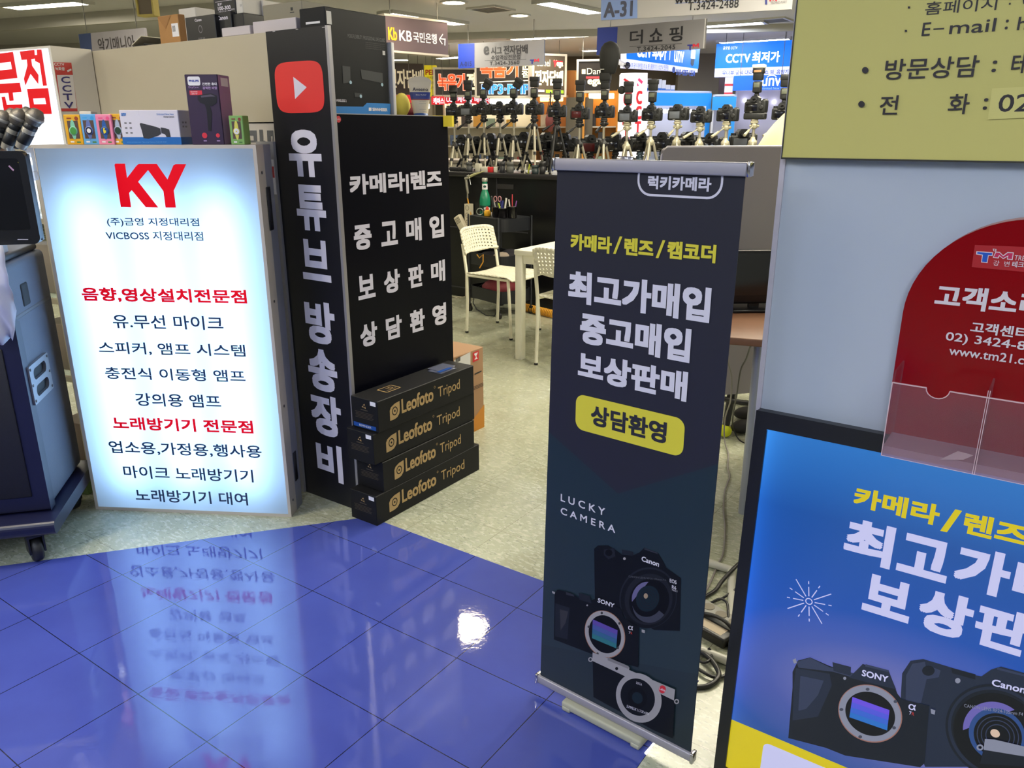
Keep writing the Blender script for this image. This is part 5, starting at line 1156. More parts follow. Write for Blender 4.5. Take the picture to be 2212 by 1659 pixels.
# utility trolley
w0, w1, w2 = fl(1018, 672), fl(1091, 693), fl(1144, 677)
ta = (w1-w0).normalized(); cc_ = (w0+w2)/2; tyaw = math.atan2(ta.y, ta.x)
blkm = mat('trolley_black', (24, 26, 32), .4)
tr = thing('utility_trolley', 'black three tier utility trolley against the dark counter', 'trolley', (cc_.x, cc_.y, 0), tyaw)
TL_, TW_ = .23, .165
for z in (.12, .40, .69):
    b = MB(); o_ = rrect(-TL_, -TW_, TL_, TW_, .07, 6); n = len(o_); i_ = rrect(-TL_+.008, -TW_+.008, TL_-.008, TW_-.008, .063, 6)
    b.add([(x, y, z) for x, y in o_]+[(x, y, z+.10) for x, y in o_]+[(x, y, z+.10) for x, y in i_]+[(x, y, z+.012) for x, y in i_],
          [tuple(range(n))[::-1]]+[(i, (i+1) % n, n+(i+1) % n, n+i) for i in range(n)]+[(n+i, n+(i+1) % n, 2*n+(i+1) % n, 2*n+i) for i in range(n)]+[(2*n+i, 2*n+(i+1) % n, 3*n+(i+1) % n, 3*n+i) for i in range(n)]+[tuple(range(3*n, 4*n))])
    b.build('tray', blkm, tr)
for x in (-TL_+.03, TL_-.03):
    for y in (-TW_-.002, TW_+.002):
        b = MB(); b.cyl((x, y, .06), (x, y, .80), .008, n=8); b.build('post', mat('trolley_post', (60, 62, 68), .35, metal=.4), tr)
        b = MB(); b.box(x-.012, x+.012, y-.010, y+.010, .045, .066); cs_ = b.build('caster', blk, tr)
        b = MB(); b.cyl((x, y-.009, .028), (x, y+.009, .028), .028, n=14); b.build('wheel', mat('caster_rubber', (26, 26, 28), .5), cs_)
b = MB(); b.prism([(x, z) for x, z in rrect(-TL_+.006, -TW_+.006, TL_-.006, TW_-.006, .064, 6)], -.006, 0); o = b.build('top_board', blkm, tr); o.rotation_euler = (-math.pi/2, 0, 0); o.location = (0, 0, .784)
FTz = .791
TF = Fr((cc_.x, cc_.y), tyaw)
def on_trolley(px, py, z=FTz): return fl(px, py, z)
def put(name, label, cat, P, yaw=0.0, group=None): return thing(name, label, cat, P, yaw, group)
tcx = lambda dx, dy, z=FTz: TF.w(dx, dy, z)
t = put('bottle', 'big green beer bottle shaped money box on the trolley', 'bottle', tcx(-.155, -.03))
b = MB(); b.lathe([(.04, 0), (.044, .01), (.044, .12), (.036, .16), (.022, .195), (.020, .26), (.021, .265)], 24); b.build('body', mat('bottle_green', (24, 124, 92), .25, spec=.6), t)
b = MB(); b.lathe([(.0225, .262), (.0235, .268), (.0235, .285), (.020, .29), (.001, .291)], 20); b.build('cap', mat('bottle_cap', (166, 166, 156), .35, metal=.4), t)
b = MB(); b.lathe([(.0228, .20), (.0222, .244)], 20); b.build('label', white_p, t)
b = MB(); b.flat(ell(0, .224, .012, .010, 14), -.0236); b.build('label_print', mat('print_green_dark', (30, 70, 60), .5), t)
b = MB(); b.lathe([(.0447, .03), (.0447, .075)], 24); b.build('label_band', mat('bottle_dark_green', (14, 60, 46), .4), t)
cup_black = mat('jar_black', (22, 20, 24), .2, spec=.6)
pens = []
def jar(px, r, h, label, items):
    P = tcx(*px); t = put('pen_jar', label, 'jar', P, 0, 'black pen jars on the trolley')
    b = MB(); b.lathe([(r*.9, 0), (r, .005), (r, h), (r*1.05, h), (r*1.05, h+.006), (r*.94, h+.006), (r*.94, .01), (.001, .009)], 20); b.build('jar', cup_black, t)
    for i, (nm, c, dx, dy, L, rr_, lb) in enumerate(items):
        q = put(nm, lb, nm.replace('_', ' '), P + Vector((dx*r*.45, dy*r*.45, .012)), 0)
        b = MB(); top = Vector((dx*r*1.1, dy*r*.8, L)); b.cyl((0, 0, 0), top, rr_, n=8)
        if nm == 'scissors':
            b = MB(); b.cyl((0, 0, 0), (dx*.01, 0, L*.62), .004, n=6); q_ = b.build('blades', mat('steel_blade', (150, 150, 152), .3, metal=1), q)
            for s in (-1, 1):
                b = MB(); b.tube([(s*.017+.012*math.cos(a), 0, L*.80+.020*math.sin(a)) for a in [k*math.pi/6 for k in range(13)]], .004, 6); b.build('handle', mat('scissor_pink', c, .4), q)
        else:
            bd = b.build('body', mat('pen_'+lb[:16], c, .4), q)
jar((.06, -.07), .042, .075, 'black jar with scissors and a marker, leftmost on the trolley', [('scissors', (170, 120, 126), .1, .1, .16, .004, 'scissors with pink grey handles in the left black jar'), ('marker_pen', (40, 40, 46), -.7, -.2, .15, .007, 'dark marker in the left black jar'), ('marker_pen', (196, 196, 190), -.4, .5, .12, .005, 'white pen beside the dark marker')])
jar((.138, -.075), .036, .07, 'black jar with white and blue pens, middle of the trolley', [('marker_pen', (200, 198, 190), .5, .0, .14, .007, 'thick white marker in the middle jar'), ('marker_pen', (40, 44, 130), -.3, .2, .12, .004, 'thin blue pen in the middle jar'), ('marker_pen', (180, 200, 60), -.6, .1, .10, .005, 'lime highlighter in the middle jar'), ('marker_pen', (60, 64, 150), .0, .4, .12, .004, 'blue ballpoint in the middle jar')])
jar((.20, -.03), .036, .085, 'black jar with toothbrush and pens, right of the trolley', [('toothbrush', (190, 60, 70), .0, .0, .17, .004, 'red and white toothbrush in the right black jar'), ('marker_pen', (120, 70, 140), .6, .2, .12, .005, 'purple pen in the right black jar'), ('marker_pen', (210, 206, 200), -.5, .2, .13, .005, 'white pen in the right black jar')])
t = put('glue_bottle', 'small yellow bottle with a red tip on the trolley', 'bottle', tcx(-.045, -.09)); b = MB(); b.lathe([(.024, 0), (.026, .004), (.026, .04), (.014, .05)], 16); b.build('body', mat('glue_yellow', (226, 170, 30), .4), t); b = MB(); b.lathe([(.013, .049), (.013, .062), (.006, .075), (.001, .076)], 14); b.build('cap', mat('cap_red', (210, 56, 36), .4), t)
t = put('white_jar', 'small white lidded jar beside the yellow bottle', 'jar', tcx(-.09, -.06)); b = MB(); b.lathe([(.022, 0), (.022, .045)], 16); b.build('body', mat('jar_grey', (150, 156, 150), .4), t); b = MB(); b.lathe([(.024, .0455), (.025, .062), (.001, .063)], 16); b.build('lid', white_p, t)
t = put('white_cup', 'little white cup right of the yellow bottle', 'cup', tcx(-.012, -.055)); b = MB(); b.lathe([(.016, 0), (.02, .03), (.018, .03), (.014, .003), (.001, .003)], 14); b.build('cup', white_p, t)
t = put('tape_roll', 'silver tape roll leaning on the green bottle', 'tape', tcx(-.125, -.105)); b = MB(); b.tube([(.026*math.cos(k*math.pi/9), .0, .030+.026*math.sin(k*math.pi/9)) for k in range(19)], .004, 6, 0, False); b.build('roll', mat('silver_roll', (160, 166, 160), .3, metal=.6), t)
t = put('cloth_pile', 'dark crumpled cloths with a pale rag on the middle tray', 'cloth', tcx(.02, -.02, .413)); b = MB(); b.ball((-.08, 0, .05), .07, 12, 0, 1.4, 1.2, .7); b.ball((.09, 0, .06), .08, 12, 0, 1.1, 1.2, .75); b.build('cloth', mat('dark_cloth', (38, 36, 42), .85, bump=.5, var=.3), t); b = MB(); b.ball((.02, -.07, .07), .055, 10, 0, 1.3, .8, .6); b.build('rag', mat('pale_rag', (166, 150, 134), .9, bump=.5, var=.2), t)
t = put('red_bag', 'dark red bag stuffed in the bottom tray', 'bag', tcx(.02, -.02, .133)); b = MB(); b.ball((0, 0, .08), .10, 14, 0, 1.5, 1.1, .8); b.build('bag', mat('wine_red_cloth', (104, 26, 36), .7, bump=.4), t)
t = put('yellow_string', 'loose yellow string on the middle tray', 'string', tcx(.0, -.17, .40)); b = MB(); b.tube([(-.05, -.015, .10), (-.03, -.012, .07), (.0, -.02, .10), (.0, -.02, .04), (-.03, -.02, -.01)], .005, 8); b.build('string', mat('cord_yellow', (206, 146, 36), .5), t)

# black counter that carries the tripods
ca = fl(990, 640.5); CT = 1.105
FBk = Fr((ca.x, ca.y), GY)
ct = at(FBk, 'shop_counter', 'long black counter carrying the row of tripods', 'counter')
cblk = mat('counter_gloss_black', (13, 13, 16), .3, var=.2, vscale=3)
b = MB(); b.box(-2.6, 3.9, .02, .62, .0, 1.065); b.build('body', cblk, ct)
b = MB(); b.rbox(-2.62, 3.92, -.012, .64, 1.065, CT, .003); b.build('worktop', mat('worktop_black', (30, 28, 30), .35), ct)
b = MB(); b.box(-.6, .75, .012, .0195, .62, .63); b.box(-.6, .75, .012, .0195, .08, .09); b.box(.43, .436, .012, .0195, .62, 1.06); b.build('panel_joint', mat('joint_grey', (54, 54, 60), .4), ct)
x, z = FBk.uv(1088, 402); b = MB(); b.box(x-.09, x+.09, .0145, .0198, z-.025, z+.015); b.build('tape_patch', mat('tape_dark', (44, 42, 44), .35), ct)
# low glass-front cabinets behind the counter, where the second row stands
BC = at(FBk, 'display_cabinet', 'white lit display cabinet standing behind the black counter', 'cabinet')
b = MB(); b.box(-2.4, 3.9, 1.0, 1.45, 0, 1.13); b.build('body', mat('cabinet_white', (214, 206, 186), .45), BC)
b = MB(); b.box(-2.4, 3.9, .98, 1.47, 1.13, 1.16); b.build('worktop', mat('cabinet_top', (120, 112, 100), .4), BC)

# ------------------------------------------------------------------ cameras and tripods
cbody = mat('camera_black', (27, 28, 29), .45, bump=.2, bscale=300); crub = mat('camera_rubber', (20, 21, 22), .6); clcd = mat('camera_screen', (8, 8, 11), .15, spec=.6)
clcd_g = mat('camera_screen_grey', (90, 94, 102), .2); clcd_r = mat('camera_screen_red', (70, 16, 18), .2); cdet = mat('camera_marks', (150, 148, 144), .4)
flcd = mat('flash_screen', (96, 100, 86), .3); amber = mat('amber_sticker', (170, 130, 90), .5); diff_w = mat('flash_diffuser', (214, 212, 206), .5)
_c = {}
def cached(key, fn):
    if key not in _c: _c[key] = fn()
    return _c[key]
def body_mesh():
    b = MB(); b.rbox(-.072, .072, -.030, .028, 0, .078, .012, 0, 3)
    b.prism([(-.036, .070), (.028, .070), (.024, .098), (.012, .112), (-.018, .112), (-.031, .098)], -.034, .038)
    b.rbox(.040, .076, -.034, .046, 0, .088, .012, 0, 3); b.cyl((-.052, 0, .076), (-.052, 0, .090), .015, .014, 16)
    b.rbox(.044, .070, .0, .03, .086, .092, .003); return b.mesh('camera_body', cbody)
def lens_mesh():
    b = MB(); M_ = Matrix.Translation((-.005, .028, .042)) @ Matrix.Rotation(-math.pi/2, 4, 'X')
    b.lathe([(.033, 0), (.036, .01), (.036, .05), (.039, .055), (.039, .08), (.034, .082), (.001, .08)], 24, (0, 0, 0), M_); return b.mesh('camera_lens', crub)
def screen_mesh(m):
    def f():
        b = MB(); b.rbox(-.058, .018, -.0335, -.028, .012, .062, .002); return b.mesh('camera_screen', m)
    return f
def eyecup_mesh():
    b = MB(); b.prism(ell(-.004, .086, .018, .014, 20), -.046, -.033, 0, [ell(-.004, .086, .010, .007, 20)]); b.flat(ell(-.004, .086, .0102, .0072, 16), -.035); return b.mesh('eyecup', crub)
def dial_mesh():
    b = MB(); M_ = Matrix.Translation((.046, -.034, .036)) @ Matrix.Rotation(math.pi/2, 4, 'X'); b.lathe([(.016, 0), (.016, .003), (.008, .004), (.001, .0035)], 20, (0, 0, 0), M_)
    for q in ((.030, .062), (.046, .066), (.060, .066)): b.cyl((q[0], -.0335, q[1]), (q[0], -.0365, q[1]), .0035, n=8)
    return b.mesh('camera_dial', crub)
def mark_mesh():
    b = MB(); b.box(-.030, -.012, -.0318, -.0300, .005, .009); return b.mesh('maker_mark', cdet)
def grip_mesh():
    b = MB(); b.rbox(-.072, .076, -.034, .032, -.042, .002, .010, 0, 3); b.cyl((.05, -.034, -.02), (.05, -.037, -.02), .008, n=12); return b.mesh('battery_grip', cbody)
def flash_parts(kind):
    b = MB(); b.rbox(-.014, .014, -.018, .018, .110, .124, .004); b.cyl((0, 0, .122), (0, 0, .135), .012, .02, 14)
    b.rbox(-.028, .028, -.026, .022, .132, .205, .008, 0, 3); base_ = b.mesh('flash_body', cbody)
    b = MB()
    if kind == 'down': M_ = Matrix.Translation((0, 0, .205)) @ Matrix.Rotation(math.radians(68), 4, 'X')
    elif kind == 'tilt': M_ = Matrix.Translation((.012, 0, .205)) @ Matrix.Rotation(math.radians(32), 4, 'Y')
    else: M_ = Matrix.Translation((0, 0, .205))
    hgt = .062 if kind in ('down',) else .085
    b.rbox(-.032, .032, -.024, .028, .006, hgt, .006, 0, 2, M_); b.rbox(-.036, .036, -.028, .034, hgt-.035, hgt, .004, 0, 2, M_); head = b.mesh('flash_head', cbody)
    b = MB(); b.rbox(-.019, .019, -.0285, -.025, .165, .195, .001); lcd = b.mesh('flash_screen', flcd)
    b = MB(); b.cyl((.0, -.026, .150), (0, -.0285, .150), .009, n=14)
    for s in (-1, 1): b.cyl((s*.016, -.026, .155), (s*.016, -.028, .155), .003, n=8)
    ctl = b.mesh('flash_dial', crub)
    return base_, head, lcd, ctl
def camera(P, yaw, label, screen='black', flash='up', grip=False, sc=1.0, pitch=0.0):
    t = thing('camera', label, 'camera', P, yaw, 'cameras on tripods'); t.scale = (sc, sc, sc); t.rotation_euler[0] = pitch
    bo = link('body', cached('b', body_mesh), t); link('eyecup', cached('e', eyecup_mesh), bo); link('lens', cached('l', lens_mesh), t)
    link('screen', cached('s'+screen, screen_mesh({'black': clcd, 'grey': clcd_g, 'red': clcd_r}[screen])), t); link('dial', cached('d', dial_mesh), t); link('maker_mark', cached('m', mark_mesh), t)
    if grip: link('battery_grip', cached('g', grip_mesh), t)
    if flash:
        k_ = flash if flash in ('up', 'down', 'tilt') else 'up'
        ms_ = cached('f'+k_, lambda: flash_parts(k_))
        fo = link('flash_unit', ms_[0], t); link('flash_head', ms_[1], fo); link('flash_screen', ms_[2], fo); link('flash_dial', ms_[3], fo)
        if flash == 'cap':
            link('diffuser', cached('cap', lambda: MB().rbox(-.04, .04, -.032, .038, .288, .312, .005).mesh('diffuser', diff_w)), fo)
            link('sticker', cached('amb', lambda: MB().box(-.024, .024, -.0298, -.0282, .262, .276).mesh('sticker', amber)), fo)
        if flash == 'wheel':
            link('side_reflector', cached('whl', lambda: MB().lathe([(.001, -.006), (.026, -.006), (.03, 0), (.026, .006), (.001, .006)], 20, (0, 0, 0), Matrix.Translation((-.052, 0, .23)) @ Matrix.Rotation(math.pi/2, 4, 'X')).cyl((-.03, 0, .23), (-.05, 0, .23), .008).mesh('side_reflector', crub)), fo)
        if flash == 'dome':
            link('softbox', cached('dome', lambda: MB().rbox(-.04, .04, -.036, .036, .27, .325, .006).lathe([(.045, .32), (.058, .33), (.074, .40), (.078, .455), (.07, .50), (.05, .53), (.02, .545), (.001, .548)], 24, (0, 0, 0), Matrix.Rotation(.06, 4, 'Y'), 0, 1.0, .7).mesh('softbox', mat('softbox_black', (20, 21, 22), .75))), fo)
            link('maker_mark', cached('dm', lambda: MB().box(-.03, .0, -.0505, -.046, .345, .351).mesh('maker_mark', cdet)), fo)
    return t
tri_sil = mat('tripod_silver', (176, 170, 152), .35, metal=.55); tri_blk = mat('tripod_black', (24, 24, 26), .45); tri_iv = mat('tripod_ivory', (176, 170, 146), .4, metal=.2); tri_bl = mat('tripod_slate', (78, 96, 108), .4, metal=.3)
def tripod(P, yaw, h, label, legm, headm, hub=.62, spread=.105, handle=True, group='tripods on the counter'):
    """h: height of the camera plate; hub: fraction of h where the legs meet"""
    t = thing('tripod', label, 'tripod', P, yaw, group); hz = h*hub
    for i in range(3):
        a = math.radians(-90+120*i); ca, sa = math.cos(a), math.sin(a); top = Vector((.022*ca, .022*sa, hz)); ft = Vector((spread*ca, spread*sa, .012)); midp = ft.lerp(top, .42)
        b = MB(); b.cyl(midp, top, .0105, n=10); b.cyl(ft, midp, .0078, n=10); lg = b.build('leg', legm, t)
        b = MB(); b.ball(ft, .0115, 10); b.build('rubber_foot', tri_blk, lg)
        b = MB(); b.cyl(midp-(top-midp).normalized()*.012, midp+(top-midp).normalized()*.012, .013, n=10); b.build('leg_lock', tri_blk, lg)
    b = MB(); b.cyl((0, 0, hz-.10), (0, 0, h-.05), .0095, n=12); b.build('center_column', legm, t)
    b = MB(); b.lathe([(.02, hz-.022), (.03, hz-.012), (.03, hz+.012), (.016, hz+.026), (.014, hz+.04)], 14); b.build('leg_hub', headm, t)
    b = MB(); b.lathe([(.014, h-.062), (.022, h-.055), (.022, h-.03), (.016, h-.022)], 14); b.rbox(-.026, .026, -.022, .022, h-.026, h-.010, .004); b.rbox(-.022, .022, -.026, .026, h-.010, h, .003); b.cyl((-.03, 0, h-.042), (.034, 0, h-.042), .010, n=10); b.build('pan_head', headm, t)
    if handle:
        d = Vector((-.45, -.75, -.45)).normalized(); p0 = Vector((-.01, -.015, h-.045)); b = MB(); b.tube([p0, p0+d*.05, p0+d*.06, p0+d*.13], [.004, .004, .009, .0105], 10); b.build('pan_handle', headm, t)
    return t
ord_ = ['first', 'second', 'third', 'fourth', 'fifth', 'sixth', 'seventh', 'eighth', 'ninth', 'tenth', 'eleventh', 'twelfth', 'thirteenth', 'fourteenth', 'fifteenth', 'sixteenth']
# px, camera base py, offset into the counter, screen, flash, leg, head, hub
row = [(981, 252, .16, 'black', 'down', 's', 'k', .45), (1012, 251, .12, 'grey', 'up', 's', 'k', .60), (1045, 248, .16, 'black', 'tilt', 's', 'k', .60), (1080, 249, .20, 'black', None, 's', 'k', .60),
       (1110, 248, .13, 'black', 'tilt', 's', 'k', .56), (1154, 248, .12, 'black', 'up', 's', 'k', .80), (1203, 253, .14, 'black', 'up', 'k', 'k', .80), (1252, 258, .14, 'red', 'up', 's', 'k', .55), (1305, 255, .13, 'black', 'dome', 's', 'k', .55),
       (1355, 264, .13, 'grey', 'wheel', 's', 'i', .55), (1407, 261, .14, 'black', 'up', 's', 'i', .62), (1464, 260, .13, 'grey', None, 's', 'i', .62), (1513, 265, .12, 'black', None, 's', 'i', .62), (1570, 262, .13, 'black', None, 's', 'i', .62), (1630, 258, .14, 'black', 'cap', 's', 'i', .62), (1690, 259, .16, 'black', 'up', 's', 'i', .62)]
fdesc = {'up': 'with its flash upright', 'down': 'with a small flash bent down', 'tilt': 'with its flash tilted right', None: 'without any flash', 'dome': 'with a big black flash dome', 'wheel': 'with a round flash reflector', 'cap': 'with a white capped flash'}
for i, (px, py, dy, scn, fl_, lm, hm, hub) in enumerate(row):
    x, z = FBk.uv(px, py, dy); P = FBk.w(x, dy, CT); face = math.atan2(-P.x, P.y)*-1
    yw = math.atan2(P.y, P.x)-math.pi/2 - (.25 if i % 3 else .12)
    gz = .042 if fl_ == 'cap' else 0
    h = z-CT-(.0)
    tripod(P, yw+.35*((i*7) % 3-1), h, '%s tripod legs, %s from the left on the black counter' % ('silver' if lm == 's' else 'black', ord_[i]), tri_sil if lm == 's' else tri_blk, tri_iv if hm == 'i' else tri_blk, hub, .088 if hub < .7 else .11)
    camera(P+Vector((0, 0, h+gz)), yw, 'black camera %s, %s from the left in the front row' % (fdesc[fl_], ord_[i]), scn, fl_, fl_ == 'cap')
# second row behind
row2 = [(1000, 318, 'black'), (1028, 322, 'black'), (1062, 316, 'black'), (1096, 318, 'black'), (1134, 314, 'black'), (1180, 316, 'black'), (1222, 318, 'black'), (1275, 322, 'red'), (1330, 318, 'black'), (1383, 318, 'black'), (1432, 318, 'black'), (1484, 318, 'black'), (1536, 322, 'black'), (1602, 314, 'grey')]
for i, (px, py, scn) in enumerate(row2):
    dy = .42; x, z = FBk.uv(px, py+4, dy); P = FBk.w(x, dy, CT); h = max(.13, z-CT-.02)
    yw = math.atan2(P.y, P.x)-math.pi/2+(.3 if i % 2 else -.2)
    tripod(P, yw, h, 'short %s tripod of the rear row, %s from the left' % ('slate' if i > 8 else 'black', ord_[i]), tri_bl if i > 8 else tri_blk, tri_bl if i > 8 else tri_blk, .62, .085, False)
    camera(P+Vector((0, 0, h)), yw, 'black camera low in the rear row, %s from the left' % ord_[i], scn, None, False, 1.32)
# odds and ends lying on the counter
def cpos(px, dy): x, _ = FBk.uv(px, 365, dy); return FBk.w(x, dy, CT+.0005)
odd = [(985, .06, 'black_case', 'flat black case at the left end of the counter', (26, 26, 28), .11, .05, .035), (1003, .07, 'black_case', 'second flat black case on the counter', (32, 32, 34), .09, .05, .03), (1034, .05, 'white_charger', 'white charger block beside the red and white box', (200, 196, 180), .05, .04, .07), (1049, .05, 'white_box', 'small white box on the counter, left of the red one', (204, 200, 188), .07, .04, .045), (1061, .05, 'red_box', 'small red box on the counter edge', (206, 40, 44), .05, .04, .045), (1071, .055, 'white_box', 'tiny white box right of the red one', (204, 200, 188), .03, .03, .045), (1240, .05, 'lens_cap_box', 'dark box behind the banner rail', (50, 50, 54), .09, .06, .09)]
for px, dy, nm, lb, c, w_, d_, h_ in odd:
    t = thing(nm, lb, nm.split('_')[-1], cpos(px, dy), GY); b = MB(); b.rbox(-w_/2, w_/2, -d_/2, d_/2, 0, h_, .004); b.build('box', mat('odd_%s' % nm, c, .5), t)
for px, dy, c, lb, r_, h_ in ((1014, .055, (60, 62, 64), 'dark grey lens standing left of the white charger', .026, .08), (1085, .06, (44, 44, 48), 'black lens standing right of the tiny white box', .024, .09), (1102, .05, (84, 84, 80), 'grey metal cup under the fifth tripod', .03, .09), (1156, .05, (40, 52, 54), 'dark lens below the sixth tripod', .03, .07), (1172, .07, (30, 30, 32), 'black lens at the banner edge', .026, .10), (1185, .05, (200, 196, 186), 'white round lid near the banner rail', .03, .014)):
    t = thing('lens' if 'lens' in lb else ('cup' if 'cup' in lb else 'lid'), lb, 'lens' if 'lens' in lb else ('cup' if 'cup' in lb else 'lid'), cpos(px, dy)); b = MB(); b.lathe([(r_*.9, 0), (r_, .004), (r_, h_*.5), (r_*.93, h_*.52), (r_*.93, h_*.7), (r_, h_*.72), (r_, h_), (r_*.8, h_), (.001, h_*.96)], 18); b.build('body', mat('lens_%d' % px, c, .4), t)
for px, c, lb in ((1133, (200, 196, 180), 'white handled brush lying on the counter'), (1141, (170, 180, 40), 'lime green pen on the counter'), (1149, (190, 40, 44), 'red pen standing on the counter')):
    t = thing('pen', lb, 'pen', cpos(px, .06)); b = MB(); b.cyl((0, 0, 0), (.012, .01, .075), .006, n=8); b.build('body', mat('cpen_%d' % px, c, .4), t)
# air gun, hose, power strip and plug on the counter front
def cf(px, py, y=.0): x, z = FBk.uv(px, py, y); return Vector((x, y, z))
ag = at(FBk, 'air_gun', 'silver air blow gun with a cream nozzle hung on the counter front', 'air gun')
b = MB(); b.cyl(cf(1005, 386, -.02), cf(1014, 383, -.02), .012, n=10); b.tube([cf(1007, 388, -.02), cf(1009, 404, -.02), cf(1011, 418, -.02)], [.012, .013, .010], 10); b.cyl(cf(1010, 416, -.02), cf(1010, 428, -.02), .007, n=8); b.build('body', mat('gun_silver', (164, 160, 146), .35, metal=.6), ag)
b = MB(); b.tube([cf(1012, 383, -.02), cf(1024, 377, -.025), cf(1046, 370, -.03)], [.011, .012, .003], 10); b.build('nozzle', mat('nozzle_cream', (176, 172, 122), .5), ag)
b = MB(); b.tube([cf(1008, 380, -.03), cf(1013, 378, -.035), cf(1015, 390, -.04), cf(1017, 399, -.04)], .004, 8); b.build('trigger', chrome, ag)
b = MB(); b.tube([cf(1010, 428, -.02), cf(1013, 445, -.025), cf(1017, 462, -.03), cf(1018, 470, -.03)], .006, 8); b.build('hose', mat('hose_yellow', (206, 146, 36), .5), ag)
ps = at(FBk, 'power_strip', 'white power strip hanging down the black counter front', 'power strip')
a_, c_ = cf(1012, 440, -.02), cf(1008, 518, -.02)
b = MB(); b.prism([(a_.x-.03, c_.z), (a_.x+.03, c_.z), (a_.x+.03, a_.z), (a_.x-.03, a_.z)], -.04, .010); o = b.build('body', mat('strip_white', (206, 198, 176), .45), ps); bv = o.modifiers.new('edge', 'BEVEL'); bv.width = .008; bv.segments = 3
for i in range(4):
    zc_ = a_.z-.035-.062*i; b = MB(); b.flat(ell(a_.x, zc_, .022, .022, 18), -.0405, 0, [ell(a_.x, zc_, .017, .017, 18)]); b.flat(ell(a_.x-.007, zc_, .003, .003, 8), -.0407); b.flat(ell(a_.x+.007, zc_, .003, .003, 8), -.0407); b.build('socket', mat('socket_shadow', (120, 112, 96), .5), ps)
b = MB(); b.box(a_.x-.018, a_.x+.018, -.0412, -.040, c_.z+.01, c_.z+.035); b.build('switch', mat('switch_red', (190, 50, 36), .4), ps)
pg = thing('plug_adapter', 'white plug adapter sticking out left of the power strip', 'adapter', FBk.w(a_.x-.055, -.055, cf(1000, 480).z), GY); pg.rotation_euler = (0, math.radians(-32), GY)
b = MB(); b.rbox(-.035, .035, -.03, .014, -.07, .07, .008); b.build('body', mat('strip_white', (206, 198, 176), .45), pg)
b = MB()
for i in range(4): b.box(-.022+.013*i, -.016+.013*i, -.0306, -.0299, .0, .055)
b.build('vent_slots', mat('slot_dark', (90, 80, 66), .6), pg)
cd = at(FBk, 'white_cable', 'white cable running from the power strip to the floor', 'cable')
b = MB(); b.tube([cf(1008, 518, -.02), cf(1007, 560, -.02), cf(1006, 600, -.025), Vector((cf(1006, 638, -.03).x, -.03, .02)), Vector((cf(1003, 640, -.06).x-.05, -.08, .006)), Vector((cf(990, 640).x-.02, -.06, .006)), Vector((cf(990, 640).x+.05, -.02, .006))], .0045, 8); b.build('cable', mat('cable_white', (190, 182, 160), .5), cd)
bc = thing('black_cable', 'black cable looping off the trolley to the floor', 'cable', (0, 0, 0))
b = MB(); wp = [fl(1046, 612, .25), fl(1030, 622, .18), fl(1024, 640, .10), fl(1022, 655, .03), fl(1030, 668, .006), fl(1050, 681, .006), fl(1068, 683, .006), fl(1074, 670, .03), fl(1072, 645, .12), fl(1080, 630, .2)]
b.tube(wp, .0045, 8); b.build('cable', blk, bc)
yc = thing('coil_hose', 'yellow coiled air hose lying behind the banner', 'hose', (0, 0, 0))
h0, h1 = fl(1128, 662, .035), fl(1200, 680, .035)
b = MB(); dd_ = (h1-h0); nn = dd_.normalized(); sd = Vector((-nn.y, nn.x, 0)); pts_ = [h0+dd_*(i/150)+sd*.03*math.cos(i*.9)+Vector((0, 0, .03*math.sin(i*.9))) for i in range(151)]
b.tube(pts_, .005, 6); b.build('hose', mat('hose_yellow', (206, 146, 36), .5), yc)

# ------------------------------------------------------------------ right of the banner: partition, brown desk, stool, cables
pp = fl(1600, 670, .74)
FQ = Fr((pp.x, pp.y+.22), math.radians(12))
x0, zt = FQ.uv(1434, 319); 
pt_ = at(FQ, 'partition', 'grey fabric desk partition behind the brown desk', 'partition')
b = MB(); b.prism([(x0, .3), (x0+1.6, .3), (x0+1.6, zt)]+[(x0+.02-.02*math.sin(math.radians(a)), zt-.02+.02*math.cos(math.radians(a))) for a in (0, 30, 60, 90)], 0, .03); b.build('panel', mat('partition_grey', (140, 134, 134), .85, bump=.3, bscale=500), pt_)
b = MB(); b.tube([(x0-.001, .015, .3), (x0-.001, .015, zt-.03), (x0+.02, .015, zt+.001), (x0+1.6, .015, zt+.001)], .006, 8); b.build('edge_rail', mat('rail_pale', (186, 180, 184), .4, metal=.3), pt_)
b = MB(); b.cyl((x0+.05, .015, 0), (x0+.05, .015, .3), .015); b.cyl((x0+1.5, .015, 0), (x0+1.5, .015, .3), .015); b.build('post', mat('rail_pale', (186, 180, 184), .4, metal=.3), pt_)
dk = thing('desk', 'brown wood desk with a pale steel leg beside the right wall', 'desk', (0, 0, 0))
d0 = fl(1568, 728, .74); d1 = fl(1660, 735, .74); dn = (d1-d0).normalized(); dp_ = Vector((-dn.y, dn.x, 0))
MD = Matrix.Translation((d0.x, d0.y, 0)) @ Matrix.Rotation(math.atan2(dn.y, dn.x), 4, 'Z')
b = MB(); b.rbox(-.12, 1.3, 0, .62, .712, .74, .006, 0, 2, MD); b.build('desktop', mat('desk_brown', (112, 76, 52), .5, var=.15, vscale=14), dk)
lp = Vector((fl(1626, 872, .0).x, 0, 0)); q_ = aty(1638, 760, d0.y+.10)
b = MB(); b.cyl((q_.x+.005, q_.y, 0), (q_.x+.005, q_.y, .712), .022, n=16); b.build('leg', mat('leg_steel', (150, 154, 164), .35, metal=.4), dk)
b = MB(); e_ = MD @ Vector((1.2, .5, 0)); b.cyl((e_.x, e_.y, 0), (e_.x, e_.y, .712), .022, n=16); b.build('leg', mat('leg_steel', (150, 154, 164), .35, metal=.4), dk)
FD = Fr((pp.x, pp.y-.02), math.radians(3))
x0, z1 = FD.uv(1588, 541); x1, z0_ = FD.uv(1657, 660)
